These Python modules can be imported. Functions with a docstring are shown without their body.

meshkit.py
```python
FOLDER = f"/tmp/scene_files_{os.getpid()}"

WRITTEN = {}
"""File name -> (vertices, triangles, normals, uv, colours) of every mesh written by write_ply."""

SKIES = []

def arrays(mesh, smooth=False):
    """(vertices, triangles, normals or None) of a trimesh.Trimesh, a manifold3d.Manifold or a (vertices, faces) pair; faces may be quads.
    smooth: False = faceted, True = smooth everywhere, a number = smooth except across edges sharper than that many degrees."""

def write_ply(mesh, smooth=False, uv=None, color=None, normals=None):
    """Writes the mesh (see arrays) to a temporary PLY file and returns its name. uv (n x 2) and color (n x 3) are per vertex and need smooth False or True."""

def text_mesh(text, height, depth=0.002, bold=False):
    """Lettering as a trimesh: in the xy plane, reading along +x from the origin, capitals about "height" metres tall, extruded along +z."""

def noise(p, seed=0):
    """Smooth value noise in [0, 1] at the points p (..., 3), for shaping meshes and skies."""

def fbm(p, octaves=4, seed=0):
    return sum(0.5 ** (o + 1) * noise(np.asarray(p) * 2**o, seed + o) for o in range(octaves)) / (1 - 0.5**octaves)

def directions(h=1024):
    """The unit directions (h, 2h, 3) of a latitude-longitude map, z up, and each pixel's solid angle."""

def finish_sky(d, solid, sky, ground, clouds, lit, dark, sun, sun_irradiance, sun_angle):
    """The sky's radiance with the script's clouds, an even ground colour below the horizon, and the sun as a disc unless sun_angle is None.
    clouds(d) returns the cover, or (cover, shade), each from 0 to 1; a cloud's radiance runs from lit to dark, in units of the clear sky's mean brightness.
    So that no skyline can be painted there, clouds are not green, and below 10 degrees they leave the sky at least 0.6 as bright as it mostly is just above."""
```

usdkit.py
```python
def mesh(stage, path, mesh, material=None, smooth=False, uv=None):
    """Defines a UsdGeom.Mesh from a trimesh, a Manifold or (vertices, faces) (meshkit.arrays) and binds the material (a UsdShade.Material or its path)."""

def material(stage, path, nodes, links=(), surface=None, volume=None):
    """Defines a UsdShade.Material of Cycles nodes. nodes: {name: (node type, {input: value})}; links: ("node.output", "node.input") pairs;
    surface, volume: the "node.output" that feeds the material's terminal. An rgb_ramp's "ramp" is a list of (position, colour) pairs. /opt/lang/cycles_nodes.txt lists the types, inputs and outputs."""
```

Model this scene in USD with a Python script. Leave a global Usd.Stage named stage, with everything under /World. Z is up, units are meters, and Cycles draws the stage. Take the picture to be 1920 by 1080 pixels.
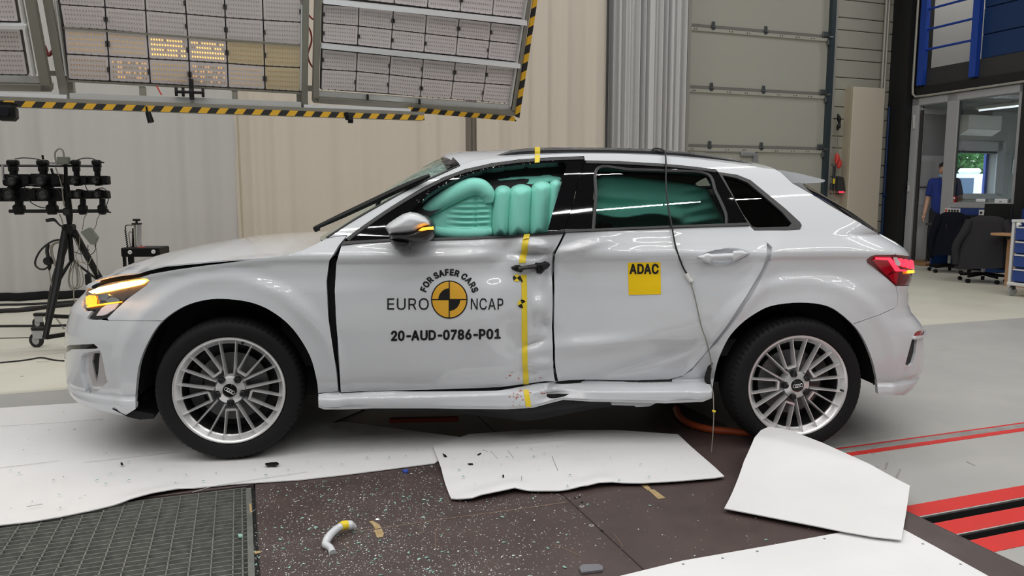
import math, random
import numpy as np
import shapely
from shapely.geometry import Polygon, MultiPolygon, box as sbox
from shapely.ops import unary_union
import mapbox_earcut as earcut
import manifold3d
from scipy.interpolate import PchipInterpolator
from pxr import Usd, UsdGeom, UsdLux, UsdShade, Gf, Sdf, Vt
import usdkit, meshkit

random.seed(7)
rng = np.random.default_rng(7)
stage = Usd.Stage.CreateInMemory()
UsdGeom.SetStageUpAxis(stage, UsdGeom.Tokens.z)
UsdGeom.SetStageMetersPerUnit(stage, 1.0)
UsdGeom.Xform.Define(stage, '/World')
UsdGeom.Scope.Define(stage, '/World/Looks')

# ------------------------------------------------------------------ camera
FPX = 1430.0
PIT, AZ, UA = np.radians(7.0), np.radians(4.4), np.radians(15.2)
CAM = np.array([0, 0, 1.19])
fw = np.array([np.sin(AZ)*np.cos(PIT), np.cos(AZ)*np.cos(PIT), -np.sin(PIT)])
rt = np.array([np.cos(AZ), -np.sin(AZ), 0.0])
up = np.cross(rt, fw)
cam = UsdGeom.Camera.Define(stage, '/World/camera')
cam.CreateHorizontalApertureAttr(36.0)
cam.CreateVerticalApertureAttr(20.25)
cam.CreateFocalLengthAttr(36.0*FPX/1920)
cam.CreateClippingRangeAttr(Gf.Vec2f(0.05, 200))
M4 = Gf.Matrix4d(*[float(x) for x in (*rt, 0, *up, 0, *(-fw), 0, *CAM, 1)])
cam.AddTransformOp().Set(M4)
cam.CreateExposureAttr(0.0)

# room axes: u runs along the back wall, v away from the camera
U = np.array([np.cos(UA), np.sin(UA), 0.0])
V = np.array([-np.sin(UA), np.cos(UA), 0.0])
Z3 = np.array([0, 0, 1.0])
UDEG = float(np.degrees(UA))
FLOOR = -0.03

def UV(u, v, z=0.0): return u*U + v*V + np.array([0, 0, z])

# ------------------------------------------------------------------ light
def dome():
    d = UsdLux.DomeLight.Define(stage, '/World/daylight')
    d.CreateIntensityAttr(1.0)
    d.CreateColorAttr(Gf.Vec3f(0.72, 0.86, 1.0))
    d.CreateExposureAttr(0.5)
dome()

def lamp(name, p, w, h, power, col=(1, 0.985, 0.955), rotx=0.0):
    l = UsdLux.RectLight.Define(stage, '/World/'+name)
    l.CreateWidthAttr(w); l.CreateHeightAttr(h); l.CreateIntensityAttr(power)
    l.CreateColorAttr(Gf.Vec3f(*col))
    l.AddTranslateOp().Set(Gf.Vec3d(*map(float, p)))
    l.AddRotateZOp().Set(UDEG)
    if rotx: l.AddRotateXOp().Set(rotx)
CEIL = 7.2
STRIP = 77.0
k = 0
for v in (-5.2, -2.8, -0.5, 1.6, 4.4, 8.2):
    for u0 in (-5.5, 0.5, 6.5):
        lamp('strip_lamp_%03d' % k, UV(u0, v, CEIL-0.25), 5.6, 0.06, STRIP); k += 1
lamp('office_lamp', UV(14.5, 11.5, 3.15), 1.4, 0.5, 40.0)
lamp('gallery_lamp', UV(12.5, 9.6, 6.6), 1.4, 0.4, 34.0)

# ------------------------------------------------------------------ helpers: pixels of the photograph to points of the place
def rays(P):
    P = np.atleast_2d(np.asarray(P, float))
    return fw + rt*((P[:, :1]-960)/FPX) + up*((540-P[:, 1:2])/FPX)
def on_floor(P, z=0.0):
    d = rays(P); return CAM + d*((z-CAM[2])/d[:, 2])[:, None]
def on_Y(P, y):
    d = rays(P); return CAM + d*((np.asarray(y)-CAM[1])/d[:, 1])[:, None]
def on_v(P, v):
    d = rays(P); return CAM + d*(v/(d @ V))[:, None]
def on_u(P, u):
    d = rays(P); return CAM + d*(u/(d @ U))[:, None]
def project(p):
    p = np.atleast_2d(p)-CAM; z = p @ fw
    return np.stack([960+FPX*(p @ rt)/z, 540-FPX*(p @ up)/z], 1)

# ------------------------------------------------------------------ helpers: stage
used = {}
def numbered(parent, name):
    key = (parent, name); n = used.get(key, 0); used[key] = n+1
    return parent+'/'+(name if n == 0 else '%s_%03d' % (name, n))
class Node:
    def __init__(s, path, off): s.path, s.off, s.prim = path, np.asarray(off, float), stage.GetPrimAtPath(path)
def meta(prim, label=None, cat=None, group=None, kind=None):
    for k_, v_ in (('label', label), ('category', cat), ('group', group), ('kind', kind)):
        if v_: prim.SetCustomDataByKey(k_, v_)
def thing(name, label, cat, at=(0, 0, 0), group=None, kind=None, parent=None):
    p = numbered('/World' if parent is None else parent.path, name)
    x = UsdGeom.Xform.Define(stage, p)
    off = np.asarray(at, float)
    rel = off - (parent.off if parent is not None else 0)
    if np.any(rel): x.AddTranslateOp().Set(Gf.Vec3d(*map(float, rel)))
    meta(x.GetPrim(), label, cat, group, kind)
    return Node(p, off)
def group_part(parent, name, at=None, label=None):
    at = parent.off if at is None else at
    return thing(name, label, None, at, parent=parent)
def join(parts):
    vs, fs, n = [], [], 0
    for v, f in parts:
        vs.append(np.asarray(v, float)); fs.append(np.asarray(f, int)+n); n += len(v)
    return np.vstack(vs), np.vstack(fs)
def obj(parent, name, mesh, mat, smooth=30, label=None, kind=None, normals=None):
    p = numbered(parent.path, name)
    v, f = mesh[0]-parent.off, mesh[1]
    if normals is not None:
        m = usdkit.mesh(stage, p, (v, f), MAT[mat] if isinstance(mat, str) else mat)
        m.CreateNormalsAttr(Vt.Vec3fArray.FromNumpy(np.asarray(normals, np.float32)))
        m.SetNormalsInterpolation('vertex')
    else:
        m = usdkit.mesh(stage, p, (v, f), MAT[mat] if isinstance(mat, str) else mat, smooth=smooth)
    meta(m.GetPrim(), label, None, None, kind)
    return Node(p, parent.off)
def solo(name, mesh, mat, label, cat, group=None, kind=None, smooth=30, normals=None):
    v = mesh[0]; at = np.array([(v[:, 0].min()+v[:, 0].max())/2, (v[:, 1].min()+v[:, 1].max())/2, v[:, 2].min()])
    p = numbered('/World', name)
    m = usdkit.mesh(stage, p, (v-at, mesh[1]), MAT[mat], smooth=False if normals is not None else smooth)
    if normals is not None:
        m.CreateNormalsAttr(Vt.Vec3fArray.FromNumpy(np.asarray(normals, np.float32))); m.SetNormalsInterpolation('vertex')
    UsdGeom.Xformable(m).AddTranslateOp().Set(Gf.Vec3d(*map(float, at)))
    meta(m.GetPrim(), label, cat, group, kind)
    return Node(p, at)
def dup(src, at, rotz=0.0, label=None, group=None, name=None, scale=None):
    was = src.prim.GetCustomData()
    nm = src.path.split('/')[-1]
    base = name or (nm[:-4] if nm[-4:-3] == '_' and nm[-3:].isdigit() else nm)
    p = numbered('/World', base)
    x = UsdGeom.Xform.Define(stage, p)
    x.GetPrim().GetReferences().AddInternalReference(src.path)
    x.ClearXformOpOrder()
    x.AddTranslateOp().Set(Gf.Vec3d(*map(float, at)))
    if rotz: x.AddRotateZOp().Set(float(rotz))
    if scale is not None: x.AddScaleOp().Set(Gf.Vec3f(*scale))
    x.GetPrim().SetInstanceable(True)
    meta(x.GetPrim(), label or was.get('label'), was.get('category'), group or was.get('group'))
    return Node(p, at)

# ------------------------------------------------------------------ helpers: meshes (vertices, triangles)
BOXF = np.array([[0,2,1],[0,3,2],[4,5,6],[4,6,7],[0,1,5],[0,5,4],[1,2,6],[1,6,5],[2,3,7],[2,7,6],[3,0,4],[3,4,7]])
def frame_box(o, ex, ey, ez):                       # corner o and three edge vectors
    o, ex, ey, ez = (np.asarray(a, float) for a in (o, ex, ey, ez))
    v = np.array([o, o+ex, o+ex+ey, o+ey, o+ez, o+ex+ez, o+ex+ey+ez, o+ey+ez])
    f = BOXF if np.dot(np.cross(ex, ey), ez) > 0 else BOXF[:, ::-1]
    return v, f
def box(c, s, ax=None):
    ax = np.eye(3) if ax is None else np.asarray(ax)
    e = ax*np.asarray(s, float)[:, None]
    return frame_box(np.asarray(c, float)-e.sum(0)/2, *e)
UVZ = np.array([U, V, Z3])
def ubox(u0, u1, v0, v1, z0, z1): return frame_box(UV(u0, v0, z0), U*(u1-u0), V*(v1-v0), Z3*(z1-z0))
def hull(pts):
    m = manifold3d.Manifold.hull_points(np.asarray(pts, float)).to_mesh()
    return np.array(m.vert_properties[:, :3], float), np.array(m.tri_verts, int)
def cbox(c, s, b=0.01, ax=None):                    # box with chamfered edges
    s = np.asarray(s, float)/2; pts = []
    b = min(b, s.min()*0.9)
    for sx in (-1, 1):
        for sy in (-1, 1):
            for sz in (-1, 1):
                g = np.array([sx, sy, sz])
                for k_ in range(3):
                    e = s-b; e[k_] = s[k_]; pts.append(g*e)
    v, f = hull(pts)
    ax = np.eye(3) if ax is None else np.asarray(ax)
    return v @ ax + np.asarray(c, float), f
def basis(d):
    d = np.asarray(d, float); d = d/np.linalg.norm(d)
    a = np.array([0, 0, 1.0]) if abs(d[2]) < 0.9 else np.array([1.0, 0, 0])
    x = np.cross(a, d); x /= np.linalg.norm(x)
    return x, np.cross(d, x), d
def cyl(p0, p1, r, r2=None, n=16, caps=True):
    p0, p1 = np.asarray(p0, float), np.asarray(p1, float); r2 = r if r2 is None else r2
    x, y, d = basis(p1-p0); a = np.arange(n)*2*np.pi/n
    c = np.cos(a)[:, None]*x+np.sin(a)[:, None]*y
    v = np.vstack([p0+c*r, p1+c*r2, [p0], [p1]]); f = []
    for i in range(n):
        j = (i+1) % n
        f += [[i, j, n+j], [i, n+j, n+i]]
        if caps: f += [[2*n, j, i], [2*n+1, n+i, n+j]]
    return v, np.array(f)
def beam(p0, p1, w, h, upv=(0, 0, 1)):
    p0, p1 = np.asarray(p0, float), np.asarray(p1, float); d = p1-p0
    x = np.cross(d, upv); x /= np.linalg.norm(x); y = np.cross(x, d); y /= np.linalg.norm(y)
    return frame_box(p0-x*w/2-y*h/2, x*w, d, y*h)
def smooth_path(pts, n):
    pts = np.asarray(pts, float); m = len(pts)
    t = np.linspace(0, m-1, n); out = np.empty((n, pts.shape[1])); P = np.vstack([2*pts[0]-pts[1], pts, 2*pts[-1]-pts[-2]])
    i = np.minimum(t.astype(int), m-2); q = (t-i)[:, None]
    a, b, c, d = P[i], P[i+1], P[i+2], P[i+3]
    return 0.5*((2*b)+(c-a)*q+(2*a-5*b+4*c-d)*q*q+(3*b-a-3*c+d)*q**3)
def tube(pts, r, n=6, sm=0):
    pts = np.asarray(pts, float)
    if sm:
        if np.ndim(r): r = np.interp(np.linspace(0, 1, sm), np.linspace(0, 1, len(r)), r)
        pts = smooth_path(pts, sm)
    m = len(pts); r = np.broadcast_to(r, m)
    d = np.gradient(pts, axis=0); d /= np.maximum(np.linalg.norm(d, axis=1, keepdims=True), 1e-9)
    x = basis(d[0])[0]; vs = []
    a = np.arange(n)*2*np.pi/n
    for i in range(m):
        x = x-d[i]*(x @ d[i]); x /= np.linalg.norm(x); y = np.cross(d[i], x)
        vs.append(pts[i]+r[i]*(np.cos(a)[:, None]*x+np.sin(a)[:, None]*y))
    v = np.vstack(vs+[[pts[0]], [pts[-1]]]); f = []
    for i in range(m-1):
        for k_ in range(n):
            l = (k_+1) % n
            f += [[i*n+k_, i*n+l, (i+1)*n+l], [i*n+k_, (i+1)*n+l, (i+1)*n+k_]]
    for k_ in range(n):
        l = (k_+1) % n
        f += [[m*n, l, k_], [m*n+1, (m-1)*n+k_, (m-1)*n+l]]
    return v, np.array(f)
def lathe(prof, n, o, ax, ref=None, closed=False):  # prof: (radius, along axis); revolved about ax through o
    x, y, d = basis(ax)
    if ref is not None:
        x = np.asarray(ref, float); y = np.cross(d, x)
    prof = np.asarray(prof, float); m = len(prof); a = np.arange(n)*2*np.pi/n
    ring = np.cos(a)[:, None]*x+np.sin(a)[:, None]*y
    v = (o+prof[:, None, :1]*ring[None]+prof[:, None, 1:]*d).reshape(-1, 3); f = []
    i, k_ = np.meshgrid(np.arange(m if closed else m-1), np.arange(n), indexing='ij'); i, k_ = i.ravel(), k_.ravel()
    j, l = (i+1) % m, (k_+1) % n
    f = np.vstack([np.stack([i*n+k_, i*n+l, j*n+l], 1), np.stack([i*n+k_, j*n+l, j*n+k_], 1)])
    return v, f[:, ::-1]
def ring_pts(poly, res=None):
    c = np.asarray(poly.exterior.coords if hasattr(poly, 'exterior') else poly, float)
    return c
def tri2(poly):                                     # earcut of a shapely polygon -> 2D vertices, triangles
    rings = [np.asarray(poly.exterior.coords)[:-1]]+[np.asarray(r.coords)[:-1] for r in poly.interiors]
    v = np.vstack(rings); ends = np.cumsum([len(r) for r in rings]).astype(np.uint32)
    return v, earcut.triangulate_float64(v, ends).reshape(-1, 3).astype(int), rings
def prism(poly, o, ex, ey, ez, t0=0.0, t1=1.0):     # 2D polygon in the frame (o, ex, ey), from t0 to t1 along ez
    poly = Polygon(poly) if not hasattr(poly, 'exterior') else poly
    poly = shapely.geometry.polygon.orient(poly)
    o, ex, ey, ez = (np.asarray(a, float) for a in (o, ex, ey, ez))
    v2, t, rings = tri2(poly); n = len(v2)
    P = o+v2[:, :1]*ex+v2[:, 1:]*ey
    v = np.vstack([P+ez*t0, P+ez*t1])
    # orient triangles counterclockwise in the frame
    a = v2[t]; area = (a[:, 1, 0]-a[:, 0, 0])*(a[:, 2, 1]-a[:, 0, 1])-(a[:, 1, 1]-a[:, 0, 1])*(a[:, 2, 0]-a[:, 0, 0])
    t = np.where(area[:, None] > 0, t, t[:, ::-1])
    f = [t[:, ::-1], t+n]; s = 0
    for r in rings:
        m = len(r); i = np.arange(m)+s; j = (np.arange(m)+1) % m+s
        f.append(np.stack([i, j, j+n], 1)); f.append(np.stack([i, j+n, i+n], 1)); s += m
    f = np.vstack(f)
    if np.dot(np.cross(ex, ey), ez)*(t1-t0) < 0: f = f[:, ::-1]
    return v, f
def polys(g):
    if g.is_empty: return []
    if hasattr(g, 'geoms'): return [p for q in g.geoms for p in polys(q)]
    return [g] if g.geom_type == 'Polygon' and g.area > 1e-10 else []
def clipmesh(poly, res):                            # a polygon cut by a square grid: vertices, triangles, boundary rings
    x0, y0, x1, y1 = poly.bounds
    gx = np.arange(math.floor(x0/res), math.ceil(x1/res)+1)*res
    gy = np.arange(math.floor(y0/res), math.ceil(y1/res)+1)*res
    X, Y = np.meshgrid(gx[:-1], gy[:-1], indexing='ij')
    cells = shapely.box(X.ravel(), Y.ravel(), X.ravel()+res, Y.ravel()+res)
    shapely.prepare(poly)
    hit = shapely.intersects(poly, cells); ins = shapely.contains_properly(poly, cells)
    verts, idx, tris = [], {}, []
    def vid(x, y):
        key = (round(x*1e6), round(y*1e6)); i = idx.get(key)
        if i is None: i = idx[key] = len(verts); verts.append((x, y))
        return i
    Xr, Yr = X.ravel(), Y.ravel()
    for c in np.nonzero(ins)[0]:
        x, y = Xr[c], Yr[c]
        a, b, c_, d = vid(x, y), vid(x+res, y), vid(x+res, y+res), vid(x, y+res)
        tris.append((a, b, c_)); tris.append((a, c_, d))
    bc = np.nonzero(hit & ~ins)[0]
    for g in shapely.intersection(poly, cells[bc]):
        for p in polys(g):
            v2, t, _ = tri2(p)
            ids = [vid(*q) for q in v2]
            for q in t:
                a, b, c_ = ids[q[0]], ids[q[1]], ids[q[2]]
                if a != b and b != c_ and a != c_:
                    A, B, C_ = verts[a], verts[b], verts[c_]
                    if (B[0]-A[0])*(C_[1]-A[1])-(B[1]-A[1])*(C_[0]-A[0]) < 0: b, c_ = c_, b
                    tris.append((a, b, c_))
    rings = []
    for r in [poly.exterior]+list(poly.interiors):
        rings.append(np.asarray(shapely.segmentize(r, res).coords)[:-1])
    return np.array(verts), np.array(tris), rings
def vnormals(v, f):
    n = np.zeros_like(v); fn = np.cross(v[f[:, 1]]-v[f[:, 0]], v[f[:, 2]]-v[f[:, 0]])
    for k_ in range(3): np.add.at(n, f[:, k_], fn)
    return n/np.maximum(np.linalg.norm(n, axis=1, keepdims=True), 1e-12)
def grid_mesh(P, closed_u=False, closed_v=False):   # P: (m, n, 3)
    m, n = P.shape[:2]
    i, j = np.meshgrid(np.arange(m if closed_u else m-1), np.arange(n if closed_v else n-1), indexing='ij'); i, j = i.ravel(), j.ravel()
    a, b, c, d = i*n+j, ((i+1) % m)*n+j, ((i+1) % m)*n+(j+1) % n, i*n+(j+1) % n
    return P.reshape(-1, 3), np.vstack([np.stack([a, b, c], 1), np.stack([a, c, d], 1)])
def shell(v, f, off):                               # closes an open sheet into a solid of the given offset vector(s)
    n = len(v); v2 = np.vstack([v, v+off])
    e = np.sort(np.vstack([f[:, [0, 1]], f[:, [1, 2]], f[:, [2, 0]]]), axis=1)
    ed = np.vstack([f[:, [0, 1]], f[:, [1, 2]], f[:, [2, 0]]])
    _, inv, cnt = np.unique(e, axis=0, return_inverse=True, return_counts=True)
    b = ed[cnt[inv.ravel()] == 1]
    side = np.vstack([np.stack([b[:, 1], b[:, 0], b[:, 0]+n], 1), np.stack([b[:, 1], b[:, 0]+n, b[:, 1]+n], 1)])
    return v2, np.vstack([f, f[:, ::-1]+n, side])

# ------------------------------------------------------------------ materials
MAT = {}
def pbr(name, col, rough=0.5, metal=0.0, coat=0.0, mix=None, bump=None, emit=None, spec=0.5, stretch=None, sheen=0.0, ramp=(0.35, 0.65)):
    b = {'base_color': col, 'roughness': rough, 'metallic': metal, 'coat_weight': coat, 'specular_ior_level': spec, 'sheen_weight': sheen}
    if emit: b['emission_color'], b['emission_strength'] = emit
    nodes, links = {'p': ('principled_bsdf', b)}, []
    if mix or bump:
        nodes['g'] = ('geometry', {})
        src = 'g.position'
        if stretch:
            nodes['m'] = ('mapping', {'scale': stretch, 'mapping_type': 'point', 'rotation': (0, 0, -UA)}); links.append(('g.position', 'm.vector')); src = 'm.vector'
    if mix:                                         # mix: (second colour, scale, detail)
        nodes['n'] = ('noise_texture', {'scale': mix[1], 'detail': mix[2], 'roughness': 0.6})
        nodes['r'] = ('rgb_ramp', {'ramp': [(ramp[0], col), (ramp[1], mix[0])]})
        links += [(src, 'n.vector'), ('n.fac', 'r.fac'), ('r.color', 'p.base_color')]
    if bump:                                        # bump: (scale, strength)
        nodes['bn'] = ('noise_texture', {'scale': bump[0], 'detail': 3.0})
        nodes['b'] = ('bump', {'strength': bump[1], 'distance': 0.02})
        links += [(src, 'bn.vector'), ('bn.fac', 'b.height'), ('b.normal', 'p.normal')]
    MAT[name] = usdkit.material(stage, '/World/Looks/'+name, nodes, links, surface='p.BSDF')
def pane(name, tint, rough=0.02, fac=None, ior=1.5, gloss=(1, 1, 1)):
    nodes = {'t': ('transparent_bsdf', {'color': tint}), 'g': ('glossy_bsdf', {'roughness': rough, 'color': gloss}), 'f': ('fresnel', {'IOR': ior}), 'm': ('mix_closure', {})}
    MAT[name] = usdkit.material(stage, '/World/Looks/'+name, nodes, [('f.fac', 'm.fac'), ('t.BSDF', 'm.closure1'), ('g.BSDF', 'm.closure2')], surface='m.closure')
def stripes(name, d, period, c1, c2, rough=0.6):
    nodes = {'g': ('geometry', {}), 'd': ('vector_math', {'math_type': 'dot_product', 'vector2': tuple(np.asarray(d)/period)}),
             'f': ('math', {'math_type': 'fraction'}), 'l': ('math', {'math_type': 'less_than', 'value2': 0.5}), 'mx': ('mix', {'color1': c1, 'color2': c2}), 'p': ('principled_bsdf', {'roughness': rough})}
    MAT[name] = usdkit.material(stage, '/World/Looks/'+name, nodes, [('g.position', 'd.vector1'), ('d.value', 'f.value1'), ('f.value', 'l.value1'), ('l.value', 'mx.fac'), ('mx.color', 'p.base_color')], surface='p.BSDF')

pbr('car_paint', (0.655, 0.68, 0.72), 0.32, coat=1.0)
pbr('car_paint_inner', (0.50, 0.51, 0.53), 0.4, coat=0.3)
pbr('gloss_black', (0.004, 0.004, 0.005), 0.025)
pbr('frosted_grey', (0.24, 0.25, 0.26), 0.15)
pbr('seam_grey', (0.50, 0.50, 0.50), 0.6)
pbr('trim_black', (0.018, 0.018, 0.02), 0.38)
pbr('dark', (0.008, 0.008, 0.009), 0.8)
pbr('plastic_black', (0.008, 0.008, 0.009), 0.5, spec=0.3)
pbr('rail_black', (0.022, 0.022, 0.025), 0.28, coat=0.4)
pbr('rubber', (0.010, 0.010, 0.011), 0.68, spec=0.22, bump=(180, 0.15))
pbr('rubber_band', (0.012, 0.012, 0.012), 0.8)
pbr('alloy', (0.76, 0.76, 0.77), 0.28, metal=0.55, coat=0.7)
pbr('vent_grey', (0.17, 0.17, 0.175), 0.45, metal=0.3)
pbr('alloy_dark', (0.06, 0.06, 0.065), 0.5, metal=0.6)
pbr('disc_steel', (0.16, 0.16, 0.165), 0.4, metal=0.8)
pbr('bolt', (0.05, 0.05, 0.055), 0.35, metal=0.8)
pbr('chrome', (0.8, 0.8, 0.82), 0.12, metal=1.0)
pbr('emblem', (0.75, 0.75, 0.77), 0.2, metal=0.7)
pbr('caliper_red', (0.35, 0.03, 0.03), 0.5)
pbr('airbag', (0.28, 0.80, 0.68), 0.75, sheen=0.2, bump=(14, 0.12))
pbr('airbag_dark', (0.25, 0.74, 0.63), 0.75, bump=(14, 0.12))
pbr('sticker_black', (0.006, 0.006, 0.007), 0.4)
pbr('sticker_yellow', (0.78, 0.42, 0.035), 0.42)
pbr('adac_yellow', (0.90, 0.60, 0.0), 0.42)
pbr('tape_yellow', (0.86, 0.66, 0.035), 0.45)
pbr('smear_red', (0.55, 0.10, 0.04), 0.6)
pbr('lamp_red', (0.24, 0.0, 0.008), 0.08, coat=1.0, emit=((0.7, 0.0, 0.01), 0.10))
pbr('lamp_red_lit', (0.9, 0.02, 0.05), 0.15, emit=((1.0, 0.05, 0.10), 1.1))
pbr('lamp_red_dark', (0.12, 0.0, 0.004), 0.08, coat=1.0)
pbr('lamp_amber_lit', (1.0, 0.45, 0.02), 0.2, emit=((1.0, 0.36, 0.03), 1.9))
pbr('lamp_drl', (1.0, 0.8, 0.5), 0.2, emit=((1.0, 0.42, 0.06), 22.0))
pbr('lamp_amber_soft', (1.0, 0.45, 0.02), 0.2, emit=((1.0, 0.33, 0.02), 1.3))
pbr('lamp_inner', (0.10, 0.10, 0.11), 0.2, metal=0.5, coat=1.0)
pbr('lamp_chrome', (0.62, 0.66, 0.72), 0.1, metal=1.0)
pbr('lamp_pink', (0.75, 0.66, 0.68), 0.2, coat=1.0)
pbr('mirror_black', (0.02, 0.02, 0.021), 0.35, coat=0.2)
pbr('interior', (0.02, 0.02, 0.022), 0.8)
pane('tinted_glass', (0.52, 0.58, 0.56), 0.01)
pane('dark_glass', (0.045, 0.05, 0.05), 0.01)
pane('clear_pane', (0.88, 0.90, 0.90), 0.01, gloss=(0.55, 0.57, 0.6))
def crackle():
    nodes = {'g': ('geometry', {}), 'v': ('voronoi_texture', {'feature': 'distance_to_edge', 'scale': 62.0}), 'v2': ('voronoi_texture', {'feature': 'distance_to_edge', 'scale': 24.0}),
             'mn': ('math', {'math_type': 'minimum'}), 'r': ('rgb_ramp', {'ramp': [(0.0, (1, 1, 1)), (0.05, (0.75, 0.75, 0.75)), (0.14, (0.12, 0.12, 0.12)), (1.0, (0.05, 0.05, 0.05))]}),
             'sc': ('math', {'math_type': 'multiply_add', 'value2': 0.10, 'value3': 0.88}),
             'nz': ('noise_texture', {'scale': 9.0, 'detail': 4.0}), 'cr': ('rgb_ramp', {'ramp': [(0.35, (0.018, 0.10, 0.072)), (0.65, (0.07, 0.26, 0.20))]}),
             'c2': ('mix', {'color2': (0.42, 0.62, 0.54)}), 'mu': ('math', {'math_type': 'multiply', 'value2': 0.8}),
             'p': ('principled_bsdf', {'roughness': 0.16, 'coat_weight': 1.0}), 't': ('transparent_bsdf', {'color': (0.50, 0.72, 0.64)}), 'm': ('mix_closure', {}),
             'b': ('bump', {'strength': 0.5, 'distance': 0.01})}
    MAT['cracked_glass'] = usdkit.material(stage, '/World/Looks/cracked_glass', nodes, [
        ('g.position', 'v.vector'), ('g.position', 'v2.vector'), ('g.position', 'nz.vector'), ('v.distance', 'mn.value1'), ('v2.distance', 'mn.value2'), ('mn.value', 'r.fac'),
        ('r.color', 'sc.value1'), ('sc.value', 'm.fac'), ('nz.fac', 'cr.fac'), ('r.color', 'mu.value1'), ('mu.value', 'c2.fac'), ('cr.color', 'c2.color1'), ('c2.color', 'p.base_color'),
        ('v2.distance', 'b.height'), ('b.normal', 'p.normal'), ('t.BSDF', 'm.closure1'), ('p.BSDF', 'm.closure2')], surface='m.closure')
crackle()
# room
pbr('cream_floor', (0.58, 0.56, 0.475), 0.5, mix=((0.63, 0.615, 0.535), 1.6, 5.0), spec=0.35)
pbr('grey_floor', (0.37, 0.37, 0.36), 0.52, mix=((0.43, 0.425, 0.41), 1.3, 6.0), spec=0.35)
pbr('red_paint', (0.62, 0.035, 0.03), 0.55, spec=0.25, mix=((0.50, 0.04, 0.035), 5.0, 8.0), ramp=(0.5, 0.8))
pbr('worn_grey', (0.23, 0.215, 0.205), 0.5, mix=((0.36, 0.35, 0.34), 9.0, 6.0))
pbr('slot_edge', (0.55, 0.55, 0.54), 0.35, metal=0.6)
pbr('pit', (0.006, 0.006, 0.006), 0.95)
pbr('pit_plate', (0.010, 0.011, 0.010), 0.8)
pbr('brown_deck', (0.062, 0.043, 0.041), 0.46, mix=((0.084, 0.058, 0.054), 6.0, 8.0), bump=(300, 0.08))
pbr('ply_edge', (0.30, 0.12, 0.05), 0.7)
pbr('galvanised', (0.30, 0.31, 0.29), 0.42, metal=0.6, mix=((0.22, 0.23, 0.21), 14.0, 4.0))
pbr('grate_steel', (0.17, 0.18, 0.165), 0.5, metal=0.35, mix=((0.26, 0.27, 0.25), 30.0, 4.0))
pbr('sheet_white', (0.80, 0.80, 0.81), 0.42, mix=((0.73, 0.73, 0.74), 2.2, 8.0), ramp=(0.45, 0.9))
pbr('scuff', (0.42, 0.41, 0.40), 0.6)
pbr('tan_tape', (0.46, 0.33, 0.16), 0.7, mix=((0.34, 0.24, 0.12), 60.0, 4.0))
pbr('scratch', (0.30, 0.20, 0.14), 0.7)
pbr('washer', (0.5, 0.48, 0.46), 0.4, metal=0.5)
pbr('curtain_white', (0.505, 0.49, 0.48), 0.85, sheen=0.2)
pbr('curtain_cream', (0.59, 0.53, 0.455), 0.85, sheen=0.2)
pbr('curtain_grey', (0.56, 0.56, 0.56), 0.7, sheen=0.1)
pbr('hem_black', (0.016, 0.017, 0.019), 0.8, spec=0.2)
pbr('door_panel', (0.44, 0.435, 0.375), 0.5)
pbr('door_hinge', (0.10, 0.115, 0.115), 0.45, metal=0.5)
pbr('door_rail', (0.03, 0.045, 0.055), 0.45)
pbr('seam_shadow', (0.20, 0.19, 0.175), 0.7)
pbr('siding', (0.39, 0.38, 0.32), 0.6)
pbr('beige', (0.62, 0.555, 0.45), 0.6)
pbr('beige_edge', (0.42, 0.37, 0.28), 0.6)
pbr('pipe_grey', (0.40, 0.39, 0.345), 0.4, metal=0.2)
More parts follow.
